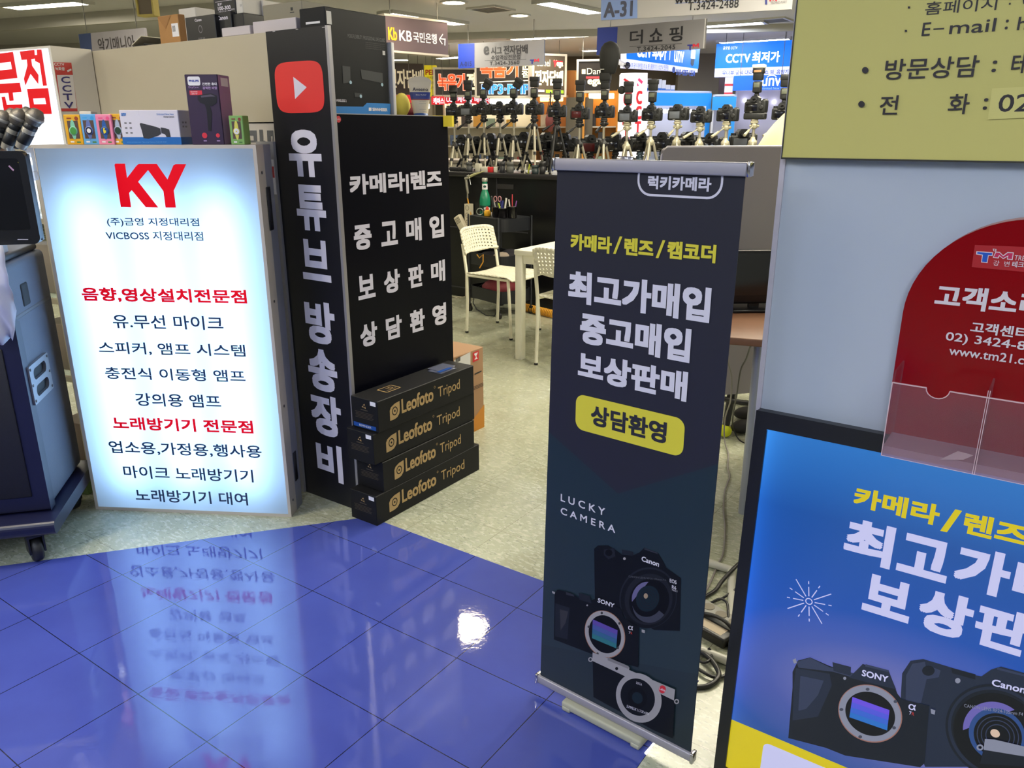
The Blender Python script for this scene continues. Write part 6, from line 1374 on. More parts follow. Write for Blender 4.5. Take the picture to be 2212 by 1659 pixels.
mo = thing('desk_monitor', 'black screen standing low on the brown desk', 'monitor', (FD.A.x, FD.A.y, .7405), FD.yaw)
b = MB(); b.rbox(x0-.18, x0+.42, 0, .03, .03, z1-.7405, .006); b.rbox(x0, x0+.2, -.04, .1, 0, .012, .003); b.box(x0+.08, x0+.12, .01, .03, .01, .05); b.build('case', mat('bezel_black', (14, 14, 17), .3), mo)
b = MB(); b.flat([(x0-.165, .065), (x0+.405, .065), (x0+.405, z1-.7405-.012), (x0-.165, z1-.7405-.012)], -.0006); b.build('screen', mat('screen_glass', (9, 10, 15), .12, spec=.6), mo)
# puffy cream jacket top
P_ = aty(1690, 316, 4.1); jk = thing('padded_jacket', 'cream puffy jacket on a chair back above the grey partition', 'jacket', (P_.x, P_.y, 0))
zj = P_.z
b = MB()
rings = []
for i in range(13):
    t = i/12; r_ = .19*math.sin(math.pi*min(1, (.12+.88*t))*.5 if False else math.pi*.5*(1-t*t*.98))
    rings.append([(r_*1.0*(1+.05*math.sin(5*a+4*t))*math.cos(a), r_*.7*(1+.05*math.sin(4*a-6*t))*math.sin(a), zj-.45+.60*t+.008*math.sin(6*a+9*t)) for a in [2*math.pi*k/24 for k in range(24)]])
b.ring(rings); b.build('jacket', mat('cream_cloth', (206, 190, 150), .8, var=.06, bump=.4, bscale=25), jk)
b = MB(); b.cyl((0, 0, 0), (0, 0, zj-.44), .03); b.box(-.22, .22, -.2, .2, .43, .46); b.build('chair_post', blk, jk)
# stool with tennis ball foot
tbp = fl(1566, 930, .033)
stl = thing('stool', 'black stool with a yellow tennis ball on its leg under the brown desk', 'stool', (0, 0, 0))
sc0 = Vector((tbp.x+.14, tbp.y+.14, 0))
ft4 = [Vector((tbp.x, tbp.y, .03)), Vector((tbp.x+.34, tbp.y+.02, .02)), Vector((tbp.x+.30, tbp.y+.34, .02)), Vector((tbp.x-.02, tbp.y+.32, .02))]
for p in ft4:
    tp2 = sc0.lerp(p, .45); tp2.z = .62; b = MB(); b.tube([p, p.lerp(tp2, .5), tp2], [.017, .024, .028], 10); b.build('leg', blk, stl)
b = MB(); b.lathe([(.001, .62), (.17, .62), (.18, .64), (.16, .67), (.001, .675)], 24, (sc0.x, sc0.y, 0)); b.build('seat', mat('seat_black', (26, 26, 30), .5), stl)
for zr, rr_ in ((.40, .20), (.19, .24)):
    b = MB(); b.tube([(sc0.x+rr_*.8*math.cos(k*math.pi/14), sc0.y+rr_*.8*math.sin(k*math.pi/14), zr) for k in range(29)], .013, 8, 0, False); b.build('foot_ring', blk, stl)
b = MB(); b.ball(tbp, .033, 18); tbal = b.build('tennis_ball', mat('tennis_yellow', (206, 214, 40), .85, bump=.3, bscale=300), stl); tbal['label'] = 'yellow tennis ball on the stool foot'
b = MB(); b.tube([(tbp.x+.0335*math.cos(a)*math.cos(.5*math.sin(2*a)), tbp.y-.0335*math.sin(.5*math.sin(2*a)), tbp.z+.0335*math.sin(a)*math.cos(.5*math.sin(2*a))) for a in [k*math.pi/16 for k in range(33)]], .0012, 5, 0, False); b.build('seam', mat('seam_olive', (150, 150, 60), .8), tbal)
# shoes / dark bundles on the floor
for px, py, lb in ((1606, 935, 'black shoe lying at the foot of the right wall'), (1612, 905, 'dark bundle behind the black shoe')):
    P_ = fl(px, py); t = thing('shoe' if 'shoe' in lb else 'cable_bundle', lb, 'shoe' if 'shoe' in lb else 'cable', (P_.x, P_.y, 0), .3)
    b = MB(); b.ball((0, .0, .035), .045, 14, 0, 1.7, .9, .75); b.ball((.05, 0, .06), .035, 12, 0, 1, .9, 1); b.build('body', mat('shoe_dark', (34, 32, 32), .6), t)
# white tubular floor frame behind the banner
fr0 = fl(1520, 1204, .03); fr1 = fl(1508, 1393, .03)
ff = thing('floor_frame', 'white tubular steel frame lying on the floor behind the banner', 'frame', (0, 0, 0))
wst = mat('white_steel', (186, 184, 172), .4)
fy_max = lambda p: max(.05, (Vector((FW.A.x, FW.A.y, 0))-p).dot(V)-.02)
for p in (fr0, fr1):
    a_ = Vector((p.x, p.y, .0145)); b = MB(); b.cyl(a_-U*.22, a_+U*.10, .0135, n=12); b.build('bar', wst, ff)
a_ = Vector((fr0.x, fr0.y, .0145)); c_ = Vector((fr1.x, fr1.y, .0145)); b = MB(); b.cyl(a_+U*.10, a_+U*.10+(c_-a_)+U*.005, .0135, n=12); b.build('bar', wst, ff)
b = MB(); b.cyl(a_-U*.22, a_-U*.22+(c_-a_), .0135, n=12); b.build('bar', wst, ff)
# cables and power strip between banner and poster
pw = fl(1545, 1345); t = thing('power_strip', 'grey power strip tangled in black cables behind the banner', 'power strip', (pw.x, pw.y, 0), math.radians(-55))
b = MB(); b.rbox(-.12, .12, -.03, .03, .001, .04, .008, 0, 3); b.build('body', mat('strip_grey', (150, 148, 140), .5), t)
for i in range(4): b = MB(); b.cyl((-.08+.05*i, 0, .04), (-.08+.05*i, 0, .0415), .018, n=16); b.build('socket', mat('socket_shadow', (120, 112, 96), .5), t)
pw = fl(1532, 1372); t = thing('power_adapter', 'black power brick with a pale label among the cables', 'adapter', (pw.x, pw.y, 0), math.radians(-50))
b = MB(); b.rbox(-.07, .07, -.03, .03, .001, .034, .006, 0, 3); b.build('body', blk, t); b = MB(); b.box(-.05, .05, -.018, .018, .0341, .0346); b.build('label', mat('label_tan', (176, 160, 136), .5), t)
def cable(name, label, pts, r, m):
    t = thing(name, label, 'cable', (0, 0, 0)); P = [fl(px, py, z) for px, py, z in pts]
    # smooth with Catmull-Rom
    out = []
    for i in range(len(P)-1):
        p0, p1, p2, p3 = P[max(i-1, 0)], P[i], P[i+1], P[min(i+2, len(P)-1)]
        for k_ in range(6):
            s = k_/6; out.append(.5*((2*p1)+(p2-p0)*s+(2*p0-5*p1+4*p2-p3)*s*s+(3*p1-p0-3*p2+p3)*s**3))
    out.append(P[-1]); b = MB(); b.tube(out, r, 8); b.build('cable', m, t); return t
cw_ = mat('cable_grey', (128, 122, 118), .5)
cable('white_cable', 'thin grey white cable wandering down from the brown desk', [(1572, 742, .70), (1571, 775, .58), (1580, 815, .46), (1578, 865, .3), (1566, 905, .14), (1565, 950, .03), (1573, 980, .006), (1572, 1010, .006), (1576, 1030, .006), (1566, 1060, .006), (1563, 1100, .006), (1566, 1140, .006), (1562, 1195, .006), (1550, 1220, .006), (1536, 1255, .006), (1518, 1290, .006)], .0035, cw_)
cable('black_cable', 'thin black cable dropping from the brown desk to the floor', [(1622, 745, .70), (1612, 775, .58), (1600, 800, .5), (1592, 850, .35), (1583, 900, .16), (1584, 925, .06), (1597, 950, .006), (1620, 962, .006)], .0035, blk)
cable('black_cable', 'thick black cable curving out from behind the poster frame', [(1610, 1205, .05), (1585, 1228, .04), (1560, 1255, .02), (1545, 1275, .008), (1520, 1290, .008), (1500, 1298, .008)], .0065, blk)
cable('black_cable', 'second black cable below the thick one', [(1600, 1265, .03), (1575, 1283, .02), (1555, 1295, .01), (1530, 1303, .008), (1505, 1306, .008)], .004, blk)
cable('black_cable', 'black cable looped over the grey power strip', [(1510, 1330, .01), (1530, 1308, .03), (1553, 1294, .05), (1570, 1302, .05), (1573, 1330, .04), (1574, 1360, .02)], .004, blk)
cable('black_cable', 'black plug lead crossing the grey power strip', [(1506, 1328, .02), (1525, 1326, .045), (1548, 1332, .05), (1570, 1345, .05), (1590, 1370, .03)], .006, blk)
cable('black_cable', 'coiled black cable on the floor in front of the frame bar', [(1500, 1405, .008), (1520, 1412, .02), (1540, 1430, .02), (1553, 1455, .012), (1545, 1472, .008), (1525, 1483, .006), (1500, 1485, .006)], .0075, blk)
cable('black_cable', 'inner loop of the coiled black cable', [(1500, 1415, .012), (1515, 1430, .02), (1530, 1428, .025), (1538, 1412, .02), (1530, 1400, .03)], .004, blk)
cable('black_cable', 'outer loop of the coiled black cable', [(1500, 1440, .008), (1520, 1452, .012), (1540, 1462, .01), (1560, 1462, .008), (1580, 1450, .008)], .005, blk)

# ================================================================== HANGING AND LIT SIGNS BEYOND
def hang(name, label, L, R, y, yaw_deg, z_px, panel_m, depth=.03, wires=True, lit=False):
    """L: bottom left pixel, R: right edge pixel, z_px: top pixel at the left; the sign stands at distance y"""
    A = aty(L[0], L[1], y); fr = Fr((A.x, A.y), math.radians(yaw_deg)); w = fr.uv(*R)[0]; zt = fr.uv(*z_px)[1]; zb = A.z
    t = at(fr, name, label, 'sign')
    b = MB(); b.box(0, w, 0, depth, zb, zt); b.build('panel', panel_m, t)
    if wires:
        for x in (.12*w, .88*w):
            b = MB(); b.cyl((x, depth/2, zt), (x, depth/2, CEIL), .004, n=6); b.build('hanger', mat('wire_grey', (110, 108, 104), .5), t)
    return fr, t, w, zb, zt
def fill(fr, t, pts, m, y=-.002, name='print'):
    b = MB(); b.flat([fr.uv(*p) for p in pts], y); return b.build(name, m, t)
def tx(fr, t, s, L, R, T, B, m, bold=.02, y=-.004, sp=1.0): return letters(t, s, fr.r4(L, R, T, B), m, y, bold, 0, sp)
hgrey = mat('sign_grey', (126, 124, 128), .5); hblue = mat('sign_blue', (20, 50, 150), .5); hink = mat('sign_ink', (24, 24, 32), .5)
hpale = mat('sign_pale', (180, 178, 180), .5); hpb = mat('sign_pale_blue', (128, 154, 214), .5); tmr = mat('tm_red', (190, 40, 60), .5); tmb = mat('tm_blue', (36, 44, 130), .5)
def tm(fr, t, x, y, s):
    q = lambda a, c: (x+a*s, y+c*s)
    fill(fr, t, [q(0, .3), q(1, .25), q(1, .5), q(.65, .52), q(.65, 1.3), q(.35, 1.3), q(.35, .54), q(0, .55)], tmb, -.004, 'logo')
    fill(fr, t, [q(.95, .25), q(1.25, .1), q(1.55, .4), q(1.85, .05), q(2.1, .03), q(2.1, .8), q(1.85, .82), q(1.85, .45), q(1.55, .75), q(1.25, .5), q(1.2, .85), q(1.0, .86)], tmr, -.0042, 'logo')
# e cigarette sign
fr, t, w, zb, zt = hang('hanging_sign', 'grey hanging sign with a dark blue end and e cigarette lettering', (990, 148), (1175, 140), 11.0, -27, (990, 95), hgrey)
fill(fr, t, [(990, 148), (1025, 146.5), (1025, 93.5), (990, 95)], hblue)
tx(fr, t, 'A-015', (994, 139), (1019, 138), (1006, 133), (1006, 143.5), mat('sign_navy', (16, 30, 86), .5), .03)
tx(fr, t, 'e', (1045, 109), (1057, 109), (1051, 100), (1051, 119), hink, .05); tx(fr, t, '시그', (1061, 109), (1084, 108), (1072, 101), (1072, 118), hink, .025); tx(fr, t, '전자담배', (1088, 107), (1140, 104), (1110, 97.5), (1110, 117), hink, .025)
tx(fr, t, '수입액상전문점', (1061, 124), (1124, 122), (1090, 118.5), (1090, 129), hink, .015); fill(fr, t, [(1047, 130.7), (1137, 127.7), (1137, 128.4), (1047, 131.4)], hink)
tx(fr, t, 'T.3424-3560', (1058, 137), (1122, 134.5), (1090, 131.8), (1090, 140.2), hink, .02, sp=1.1); tm(fr, t, 1145, 126, 9.5)
# shopping sign
fr, t, w, zb, zt = hang('hanging_sign', 'grey hanging sign with three big letters and a blue end, over the camera row', (1289, 119), (1521, 107), 8.9, -35, (1291, 60), hgrey)
fill(fr, t, [(1288.5, 119), (1331.5, 117), (1334.5, 58.5), (1291, 60)], hblue)
tx(fr, t, 'A-17', (1296, 108), (1325, 106), (1310, 101), (1310, 114), mat('sign_navy', (16, 30, 86), .5), .03)
tx(fr, t, '더', (1361, 80), (1389, 78), (1375, 65), (1375, 95), hink, .02); tx(fr, t, '쇼', (1403, 78), (1432, 76), (1417, 61), (1417, 90.5), hink, .02); tx(fr, t, '핑', (1446, 76), (1475, 74), (1460, 57.5), (1460, 89.5), hink, .02)
fill(fr, t, [(1360, 100.3), (1473, 93.6), (1473, 94.4), (1360, 101.1)], hink); tx(fr, t, 'T.3424-2045', (1376, 106), (1459, 101), (1417, 99), (1417, 109), hink, .02, sp=1.1); tm(fr, t, 1485, 93, 12)
b = MB(); b.box(w-.012, w, -.003, .033, zb, zt+.004); b.build('edge_trim', hpale, t)
# top sign
fr, t, w, zb, zt = hang('hanging_sign', 'pale hanging sign with a light blue tag at the top edge of the photo', (1298, 44), (1710, 15), 6.6, -24, (1300, -60), hpale)
fill(fr, t, [(1298, 44), (1377, 39.5), (1377, -64), (1300, -60)], hpb)
tx(fr, t, 'A-31', (1304.5, 20), (1367, 18), (1335, 3), (1335, 37), mat('tag_ink', (70, 74, 96), .5), .035)
tx(fr, t, 'T.3424-2488', (1487, 12), (1596, 6), (1540, 1.5), (1540, 19.5), hink, .012, sp=1.05); fill(fr, t, [(1459, 7), (1610, -2), (1610, -.8), (1459, 8.2)], mat('line_blue', (70, 110, 200), .5)); tx(fr, t, 'www.techno', (1458, -3), (1600, -10), (1530, -14), (1530, 4), hink, .02); tm(fr, t, 1648, -9, 14.5); tx(fr, t, 'TECHNO-MART', (1664.5, 7), (1700, 4), (1680, 2.8), (1680, 8.4), mat('sign_grey_ink', (110, 108, 112), .5), .0)
# bank sign
brown = mat('bank_brown', (92, 74, 76), .5)
fr, t, w, zb, zt = hang('hanging_sign', 'dark brown hanging bank sign with white letters and an arrow', (835, 107.5), (968, 117), 8.7, 44, (835, 34), brown, .10)
b = MB(); b.box(-.01, w+.01, -.004, .104, zb-.02, zb); b.box(-.01, w+.01, -.004, .104, zt, zt+.02); b.build('edge_trim', mat('trim_cream', (196, 184, 170), .5), t)
bo, bw = mat('bank_orange', (240, 160, 30), .5, emit=.25), mat('bank_white', (236, 230, 224), .5, emit=.25)
tx(fr, t, 'Kb', (838, 72), (857, 73), (847, 59), (847, 87), bo, .025); tx(fr, t, 'KB', (862, 77), (889, 79), (875, 66), (875, 89), bw, .02); tx(fr, t, '국민은행', (892, 79), (943, 84), (917, 71), (917, 93), bw, .018)
for P in ([(948, 84), (955.5, 73), (957, 74.5), (950.5, 84.5)], [(948.5, 82.5), (962, 83.5), (962, 86), (950, 85)], [(949, 84), (956, 95), (954, 96), (947.5, 85)], [(959.5, 84), (962, 84.2), (961.5, 98.5), (959.3, 98.2)]): fill(fr, t, P, bw, -.004, 'arrow')
# sign far left behind the cabinet
fr, t, w, zb, zt = hang('hanging_sign', 'pale hanging sign with a blue end showing over the cream cabinet', (176, 120), (317, 110), 8.6, -30, (170, 74), mat('sign_cool', (196, 190, 200), .5))
fill(fr, t, [(176, 120), (200, 118.5), (196, 71.5), (170, 74)], mat('sign_blue_dim', (84, 100, 150), .5)); tx(fr, t, '악기매니아', (213, 100), (292, 94), (255, 79), (255, 110), mat('sign_grey_dark', (96, 90, 92), .5), .01)
# yellow bracket hanging at the top edge
P_ = aty(317, 31, 5.4); t = thing('overhead_sign', 'yellow edged grey hanging panel at the top edge over the cabinet', 'sign', (P_.x, P_.y, 0), math.radians(-20))
b = MB(); b.box(-.055, .055, 0, .03, P_.z, CEIL); b.build('panel', mat('bracket_grey', (112, 100, 84), .6), t)
yb_ = mat('bracket_yellow', (190, 172, 92), .5); b = MB(); b.box(-.067, -.055, -.01, .04, P_.z-.01, CEIL); b.box(.055, .067, -.01, .04, P_.z-.01, CEIL); b.box(-.055, .055, -.01, .04, P_.z-.012, P_.z); b.build('edge', yb_, t)

# lit shop signs
sdark = mat('lit_sign_dark', (40, 34, 30), .4); slw = mat('lit_letter_cream', (255, 246, 206), .4, emit=.95); slr = mat('lit_letter_red', (255, 84, 36), .4, emit=.95); slb = mat('lit_letter_blue', (60, 140, 236), .4, emit=.9); slh = mat('lit_letter_halo', (255, 214, 190), .4, emit=.9)
strim = mat('sign_frame_pale', (216, 206, 190), .4, metal=.2)
def shop(name, label, L, R, y, yaw, top, m, frame=True, depth=.14):
    fr, t, w, zb, zt = hang(name, label, L, R, y, yaw, top, m, depth, True)
    if frame: b = MB(); b.box(-.03, 0, -.012, depth, zb-.03, zt+.03); b.box(w, w+.03, -.012, depth, zb-.03, zt+.03); b.box(0, w, -.012, depth, zb-.03, zb); b.box(0, w, -.012, depth, zt, zt+.03); b.build('frame', strim, t)
    return fr, t, w, zb, zt
fr, t, w, zb, zt = shop('shop_sign', 'brown shop sign with cream vape letters left, behind the hand cream tube', (838, 204), (916, 204), 13.6, 18, (838, 136), mat('lit_sign_brown', (66, 54, 44), .4), False)
tx(fr, t, '전자담배', (838, 170), (915, 172), (876, 150), (876, 191), mat('letter_cream', (226, 214, 180), .4, emit=.35), .02)
fr, t, w, zb, zt = shop('shop_sign', 'yellow upright sign with red letters beside the recorder sign', (918, 208), (944, 208), 14.2, 0, (918, 141), mat('sign_yellow_lit', (222, 206, 40), .4, emit=.35), False)
tx(fr, t, 'PEL', (919, 156), (940, 155), (930, 150.5), (930, 162), mat('sign_red_ink', (190, 50, 20), .5), .04)
for i in range(3): tx(fr, t, '수리점', (922, 168+i*11), (938, 168+i*11), (930, 165+i*11), (930, 171+i*11), mat('sign_olive_ink', (120, 110, 30), .5), .01)
fr, t, w, zb, zt = shop('shop_sign', 'black lit sign with red recorder letters, left of two', (941, 205), (1031, 203), 13.2, 4, (941, 150), sdark)
tx(fr, t, '녹음기', (945, 178), (1005, 177), (975, 158.5), (975, 196), slh, .055, -.004); tx(fr, t, '녹음기', (945.6, 178), (1004.4, 177), (975, 159.2), (975, 195.3), slr, .035, -.008); tx(fr, t, '전', (1008, 175), (1029, 175), (1018, 157), (1018, 194), slw, .04)
fr, t, w, zb, zt = shop('shop_sign', 'black lit sign with red letters over blue player letters, right of two', (1030, 207), (1151, 203), 12.9, -3, (1030, 122), sdark)
tx(fr, t, '녹음기', (1037, 155), (1120, 151), (1075, 128), (1075, 169), slh, .055, -.004); tx(fr, t, '녹음기', (1037.6, 155), (1119.2, 151), (1075, 128.7), (1075, 168.2), slr, .038, -.008); tx(fr, t, '전문점', (1127, 150), (1143, 150), (1135, 120), (1135, 167), slw, .03) if False else None
tx(fr, t, '문', (1127, 138), (1143, 138), (1135, 130), (1135, 151), slw, .03); tx(fr, t, '점', (1127, 160), (1143, 160), (1135, 152), (1135, 167.5), slw, .03)
fill(fr, t, [(1036, 177.5), (1145, 172.5), (1145, 174.5), (1036, 179.5)], slw, -.004, 'line'); tx(fr, t, 'MP3·PMP', (1040, 191), (1145, 189), (1090, 181), (1090, 204), mat('lit_letter_white', (236, 240, 255), .4, emit=.9), .06, -.004); tx(fr, t, 'MP3·PMP', (1041, 191), (1144, 189), (1090, 182), (1090, 203), slb, .045, -.008)
fr, t, w, zb, zt = shop('shop_sign', 'brown lit vape shop sign with big cream letters, right of the recorder signs', (1153, 204), (1219, 208), 12.6, 24, (1153, 119), mat('lit_sign_brown2', (78, 66, 52), .4))
tx(fr, t, '전자담배', (1155, 168), (1216, 170), (1186, 152), (1186, 185), slw, .03); tx(fr, t, 'Vega', (1196, 138), (1216, 140), (1206, 130), (1206, 147), slw, .03); fill(fr, t, [(1195, 130), (1215, 132), (1215, 135), (1202, 134), (1199, 145), (1197.5, 145)], mat('lit_letter_vred', (220, 40, 50), .4, emit=.6), -.006); tx(fr, t, 'Camel', (1157, 136), (1188, 136), (1172, 128), (1172, 143), slw, .0)
fill(fr, t, [(1162, 193.5), (1176, 194), (1176, 199), (1162, 198.5)], mat('tag_pink', (226, 190, 206), .4, emit=.5), -.004); fill(fr, t, [(1179, 194), (1193, 194.5), (1193, 201), (1179, 200.5)], mat('tag_lime', (150, 220, 40), .4, emit=.5), -.004); fill(fr, t, [(1205, 195), (1217, 195.5), (1217, 202), (1205, 201.5)], mat('tag_lime', (150, 220, 40), .4, emit=.5), -.004)
fr, t, w, zb, zt = shop('shop_sign', 'black sign in a cream frame with script letters, left of the flash dome', (1249, 196), (1310, 196), 12.2, -12, (1250, 133), sdark)
tx(fr, t, 'Damel', (1268, 154), (1315, 154), (1285, 147), (1285, 160.5), slw, .0); fill(fr, t, [(1257, 150), (1265, 150), (1265, 159.5), (1257, 159.5)], slw, -.004); fill(fr, t, [(1266, 165), (1300, 165), (1300, 170), (1266, 170)], mat('tag_red', (206, 60, 66), .4, emit=.6), -.004); tx(fr, t, 'ega', (1269, 179), (1300, 180), (1284, 171), (1284, 187), slw, .04)
# red strips under the signs
redst = mat('strip_sign_red', (206, 26, 40), .4, emit=.6)
for lb, L, R, y, top, s, tl in (('red lit strip sign with pod letters under the brown vape sign', (850, 223), (890, 223), 13.3, (850, 205), 'iPod', ((846, 214), (874.5, 214), (860, 207), (860, 220.5))),
                        ('dim red strip sign with white case letters', (932, 226), (960, 226), 13.1, (932, 208), '케이스', ((936, 217), (959, 217), (947, 211), (947, 225))),
                        ('wide red lit strip sign with cable letters under the recorder sign', (961, 224), (1058, 221), 13.45, (961, 207), 'USB 케이블 배터리', ((964, 216), (1056, 214), (1010, 209), (1010, 221)))):
    fr, t, w, zb, zt = shop('strip_sign', lb, L, R, y, 2, top, redst, False, .06); tx(fr, t, s, *tl, mat('lit_letter_white', (236, 240, 255), .4, emit=.9), .03)
# lit shelves of the stalls behind
def stall(label, xl, xr, y, yaw, ztop, wallc, lampc, lamp, z_lamp_px, items, seed, shelfz=(.9, 1.2, 1.5)):
    A = aty(xl, 285, y); fr = Fr((A.x, A.y), math.radians(yaw)); w = fr.uv(xr, 285)[0]
    t = at(fr, 'shop_stall', label, 'shop stall')
    b = MB(); b.box(0, w, .40, .44, 0, ztop); b.box(-.03, 0, 0, .44, 0, ztop); b.box(w, w+.03, 0, .44, 0, ztop); b.build('back_panel', mat('stall_'+label[:20], wallc, .6), t)
    b = MB()
    for z in shelfz: b.box(0, w, .08, .40, z, z+.02)
    b.build('shelf', mat('stall_shelf', (206, 200, 186), .5), t)
    lz = fr.uv((xl+xr)/2, z_lamp_px, .1)[1]
    b = MB(); b.rbox(.05, w-.05, .06, .14, lz-.05, lz+.03, .01); b.build('lamp', mat('stall_lamp_%s' % label[:12], lampc, .4, emit=lamp), t)
    rnd = random.Random(seed); n_ = 0
    for z in shelfz:
        x = .06
        while x < w-.12 and n_ < items:
            bw = rnd.uniform(.07, .16); bh = rnd.uniform(.10, .22); c = rnd.choice([(206, 196, 170), (60, 56, 54), (150, 60, 50), (90, 110, 150), (220, 210, 190), (196, 150, 60), (40, 40, 44), (130, 150, 130)])
            g = thing('product_box', 'small boxed product on the %s' % label.split(' with')[0], 'box', fr.w(x+bw/2, .14, z+.0205), fr.yaw, 'goods on the '+label.split(' with')[0])
            q = MB(); q.rbox(-bw/2, bw/2, 0, .12, 0, bh, .004, 0, 1); q.build('box', mat('goods_%d_%d_%d' % c, c, .5), g)
            x += bw+rnd.uniform(.02, .09); n_ += 1
    return fr, t, w
stall('stall left of the recorder signs with white lit shelves', 840, 935, 13.9, 2, 2.02, (150, 140, 120), (255, 246, 230), 5, 228, 10, 3)
stall('bright white stall under the recorder signs with lit shelves', 962, 1150, 13.6, -3, 2.05, (226, 216, 190), (255, 250, 236), 9, 218, 22, 5)
stall('orange lit stall under the brown vape sign with warm shelves', 1159, 1222, 13.5, -3, 2.0, (214, 160, 96), (255, 206, 130), 4, 212, 8, 8)
stall('amber stall behind the flash dome with a long warm lamp', 1262, 1330, 13.0, -10, 2.06, (206, 140, 50), (255, 216, 130), 8, 206, 7, 9)
# dark partition and orange door between stalls
P_ = aty(1222, 285, 13.1); t = thing('stall_partition', 'dark grey green partition wall between the vape stalls', 'partition', (P_.x, P_.y, 0), math.radians(-8)); b = MB(); b.box(0, .42, 0, .05, 0, 1.95); b.build('panel', mat('partition_olive', (92, 84, 68), .6), t)
P_ = aty(1221, 285, 14.2); t = thing('orange_cupboard', 'amber wooden cupboard side between two vape signs', 'cupboard', (P_.x, P_.y, 0), math.radians(-8)); b = MB(); b.rbox(0, .20, 0, .4, 0, 2.42, .006); b.build('body', mat('amber_wood', (156, 100, 36), .5, var=.1), t); b = MB(); b.box(.145, .165, -.004, 0, .1, 2.4); b.build('edge_strip', mat('amber_edge', (206, 146, 70), .5), t)
# shelf top cupboard, square building column
P_ = aty(1470, 285, 15.0); b = MB(); b.box(-.1, 1.05, 0, .9, 0, CEIL); o = b.build('wall_column', mat('column_taupe', (128, 122, 112), .7), None, (P_.x, P_.y, 0)); o.rotation_euler = (0, 0, math.radians(-6)); struct(o)
P_ = aty(1153, 285, 15.5); b = MB(); b.box(0, 3.2, 0, .1, 2.1, CEIL); o = b.build('trim_4', mat('bulkhead_dark', (98, 88, 70), .8), None, (P_.x, P_.y, 0)); struct(o)
# CCTV stall: lit header signs
cblue = mat('header_blue', (16, 112, 230), .35, emit=.85); cwhite = mat('header_white', (214, 216, 250), .35, emit=.85); cinkb = mat('header_ink', (60, 84, 160), .4, emit=.3); clet = mat('header_letter', (248, 248, 255), .35, emit=1.0)
fr, t, w, zb, zt = shop('header_sign', 'wide blue and white lit security camera sign, left one in perspective', (1353, 146), (1506, 167), 11.9, 38, (1355, 92), cwhite, False, .12)
fill(fr, t, [(1353, 127), (1508, 149), (1514, 84), (1353, 84)], cblue); 
fr_ = fr
tx(fr, t, 'CCTV 최저가', (1376, 112), (1439, 120), (1407, 94), (1407, 128), clet, .035); fill(fr, t, [(1446.5, 109), (1448, 109), (1446.5, 130), (1445, 129.7)], clet, -.004); tx(fr, t, 'unv', (1456, 120), (1477, 124), (1466, 110), (1466, 135), clet, .025)
tx(fr, t, '유니뷰 공식 대리점_더 쇼 핑_음향기기 | CCTV 전문점', (1356, 139), (1443, 150), (1400, 138), (1400, 151), cinkb, .0); tx(fr, t, '010-4287-1234', (1460, 154), (1501, 160), (1480, 150.5), (1480, 163.5), cinkb, .03); b = MB(); c = fr.uv(1455, 151); b.flat(ell(c[0], c[1], .035, .045, 16), -.004); b.build('phone_symbol', cinkb, t)
fill(fr, t, [(1493, 108), (1502, 108), (1501, 127), (1491.5, 126)], clet, -.004, 'camera_print'); fill(fr, t, [(1492, 127), (1500, 128), (1498, 140), (1494.5, 144), (1491, 138)], mat('header_dark', (40, 60, 80), .4, emit=.1), -.004, 'camera_print')
fr, t, w, zb, zt = shop('header_sign', 'wide blue lit security camera sign at the right, beside the yellow board', (1543, 166), (1712, 159), 11.6, -16, (1548, 95), cwhite, False, .12)
fill(fr, t, [(1544.2, 148), (1712, 143), (1712, 86), (1548, 95)], cblue)
tx(fr, t, '글로벌 CCTV', (1562, 103.5), (1593, 103), (1578, 100), (1578, 107), clet, .0); tx(fr, t, 'CCTV', (1568, 125), (1621, 122), (1594, 116.5), (1594, 135.5), clet, .03); tx(fr, t, '최저가', (1625, 122), (1685, 118), (1655, 111), (1655, 135), clet, .03); tx(fr, t, '유니뷰 공식 대리점_더 쇼 핑_음향기기', (1560, 158), (1712, 154), (1635, 151), (1635, 161.5), cinkb, .012)
fr, t, w, zb, zt = shop('header_sign', 'small blue lit sign with a rounded brand word under the right header', (1583, 195.5), (1700, 195), 11.3, -16, (1584, 163.5), mat('header_blue2', (22, 92, 206), .35, emit=.7), False, .05)
tx(fr, t, 'unv', (1646, 176), (1687, 175), (1665, 168), (1665, 186), clet, .02); tx(fr, t, 'Unlimited New View', (1640, 191), (1700, 190), (1670, 188), (1670, 193), mat('header_pale', (140, 180, 240), .4, emit=.6), .0)
b = MB(); c0_ = fr.uv(1667, 167); b.tube([(c0_[0]+.06*math.cos(math.radians(a)), -.006, c0_[1]-.01+.035*math.sin(math.radians(a))) for a in range(20, 161, 20)], .006, 6); b.build('logo_arc', clet, t)
# CCTV lit pillar (two lit faces)
P_ = aty(1366, 285, 11.4); fa = Fr((P_.x, P_.y), math.radians(16)); fb = Fr((P_.x, P_.y), math.radians(-28))
x0 = aty(1337, 285, 11.4); t = thing('light_box_pillar', 'white lit pillar sign with red CCTV letters and camera symbols', 'pillar sign', (P_.x, P_.y, 0), math.radians(-4))
wA = fb.uv(1337, 285)[0]; wB = fa.uv(1393, 285)[0]; zt = fa.uv(1366, 157)[1]
cp = mat('pillar_white', (246, 240, 244), .4, emit=1.1); cr = mat('pillar_red', (206, 40, 50), .4, emit=.6); cpk = mat('pillar_pink', (216, 60, 110), .4, emit=.6)
ca_, sa_ = math.cos(math.radians(4)), math.sin(math.radians(4))
toL = lambda v: (Matrix.Rotation(math.radians(4), 4, 'Z') @ (v-Vector((P_.x, P_.y, 0))))
pA, pM, pB = toL(fb.w(wA, 0)), Vector((0, 0, 0)), toL(fa.w(wB, 0)); bk_ = Vector((0, .35, 0))
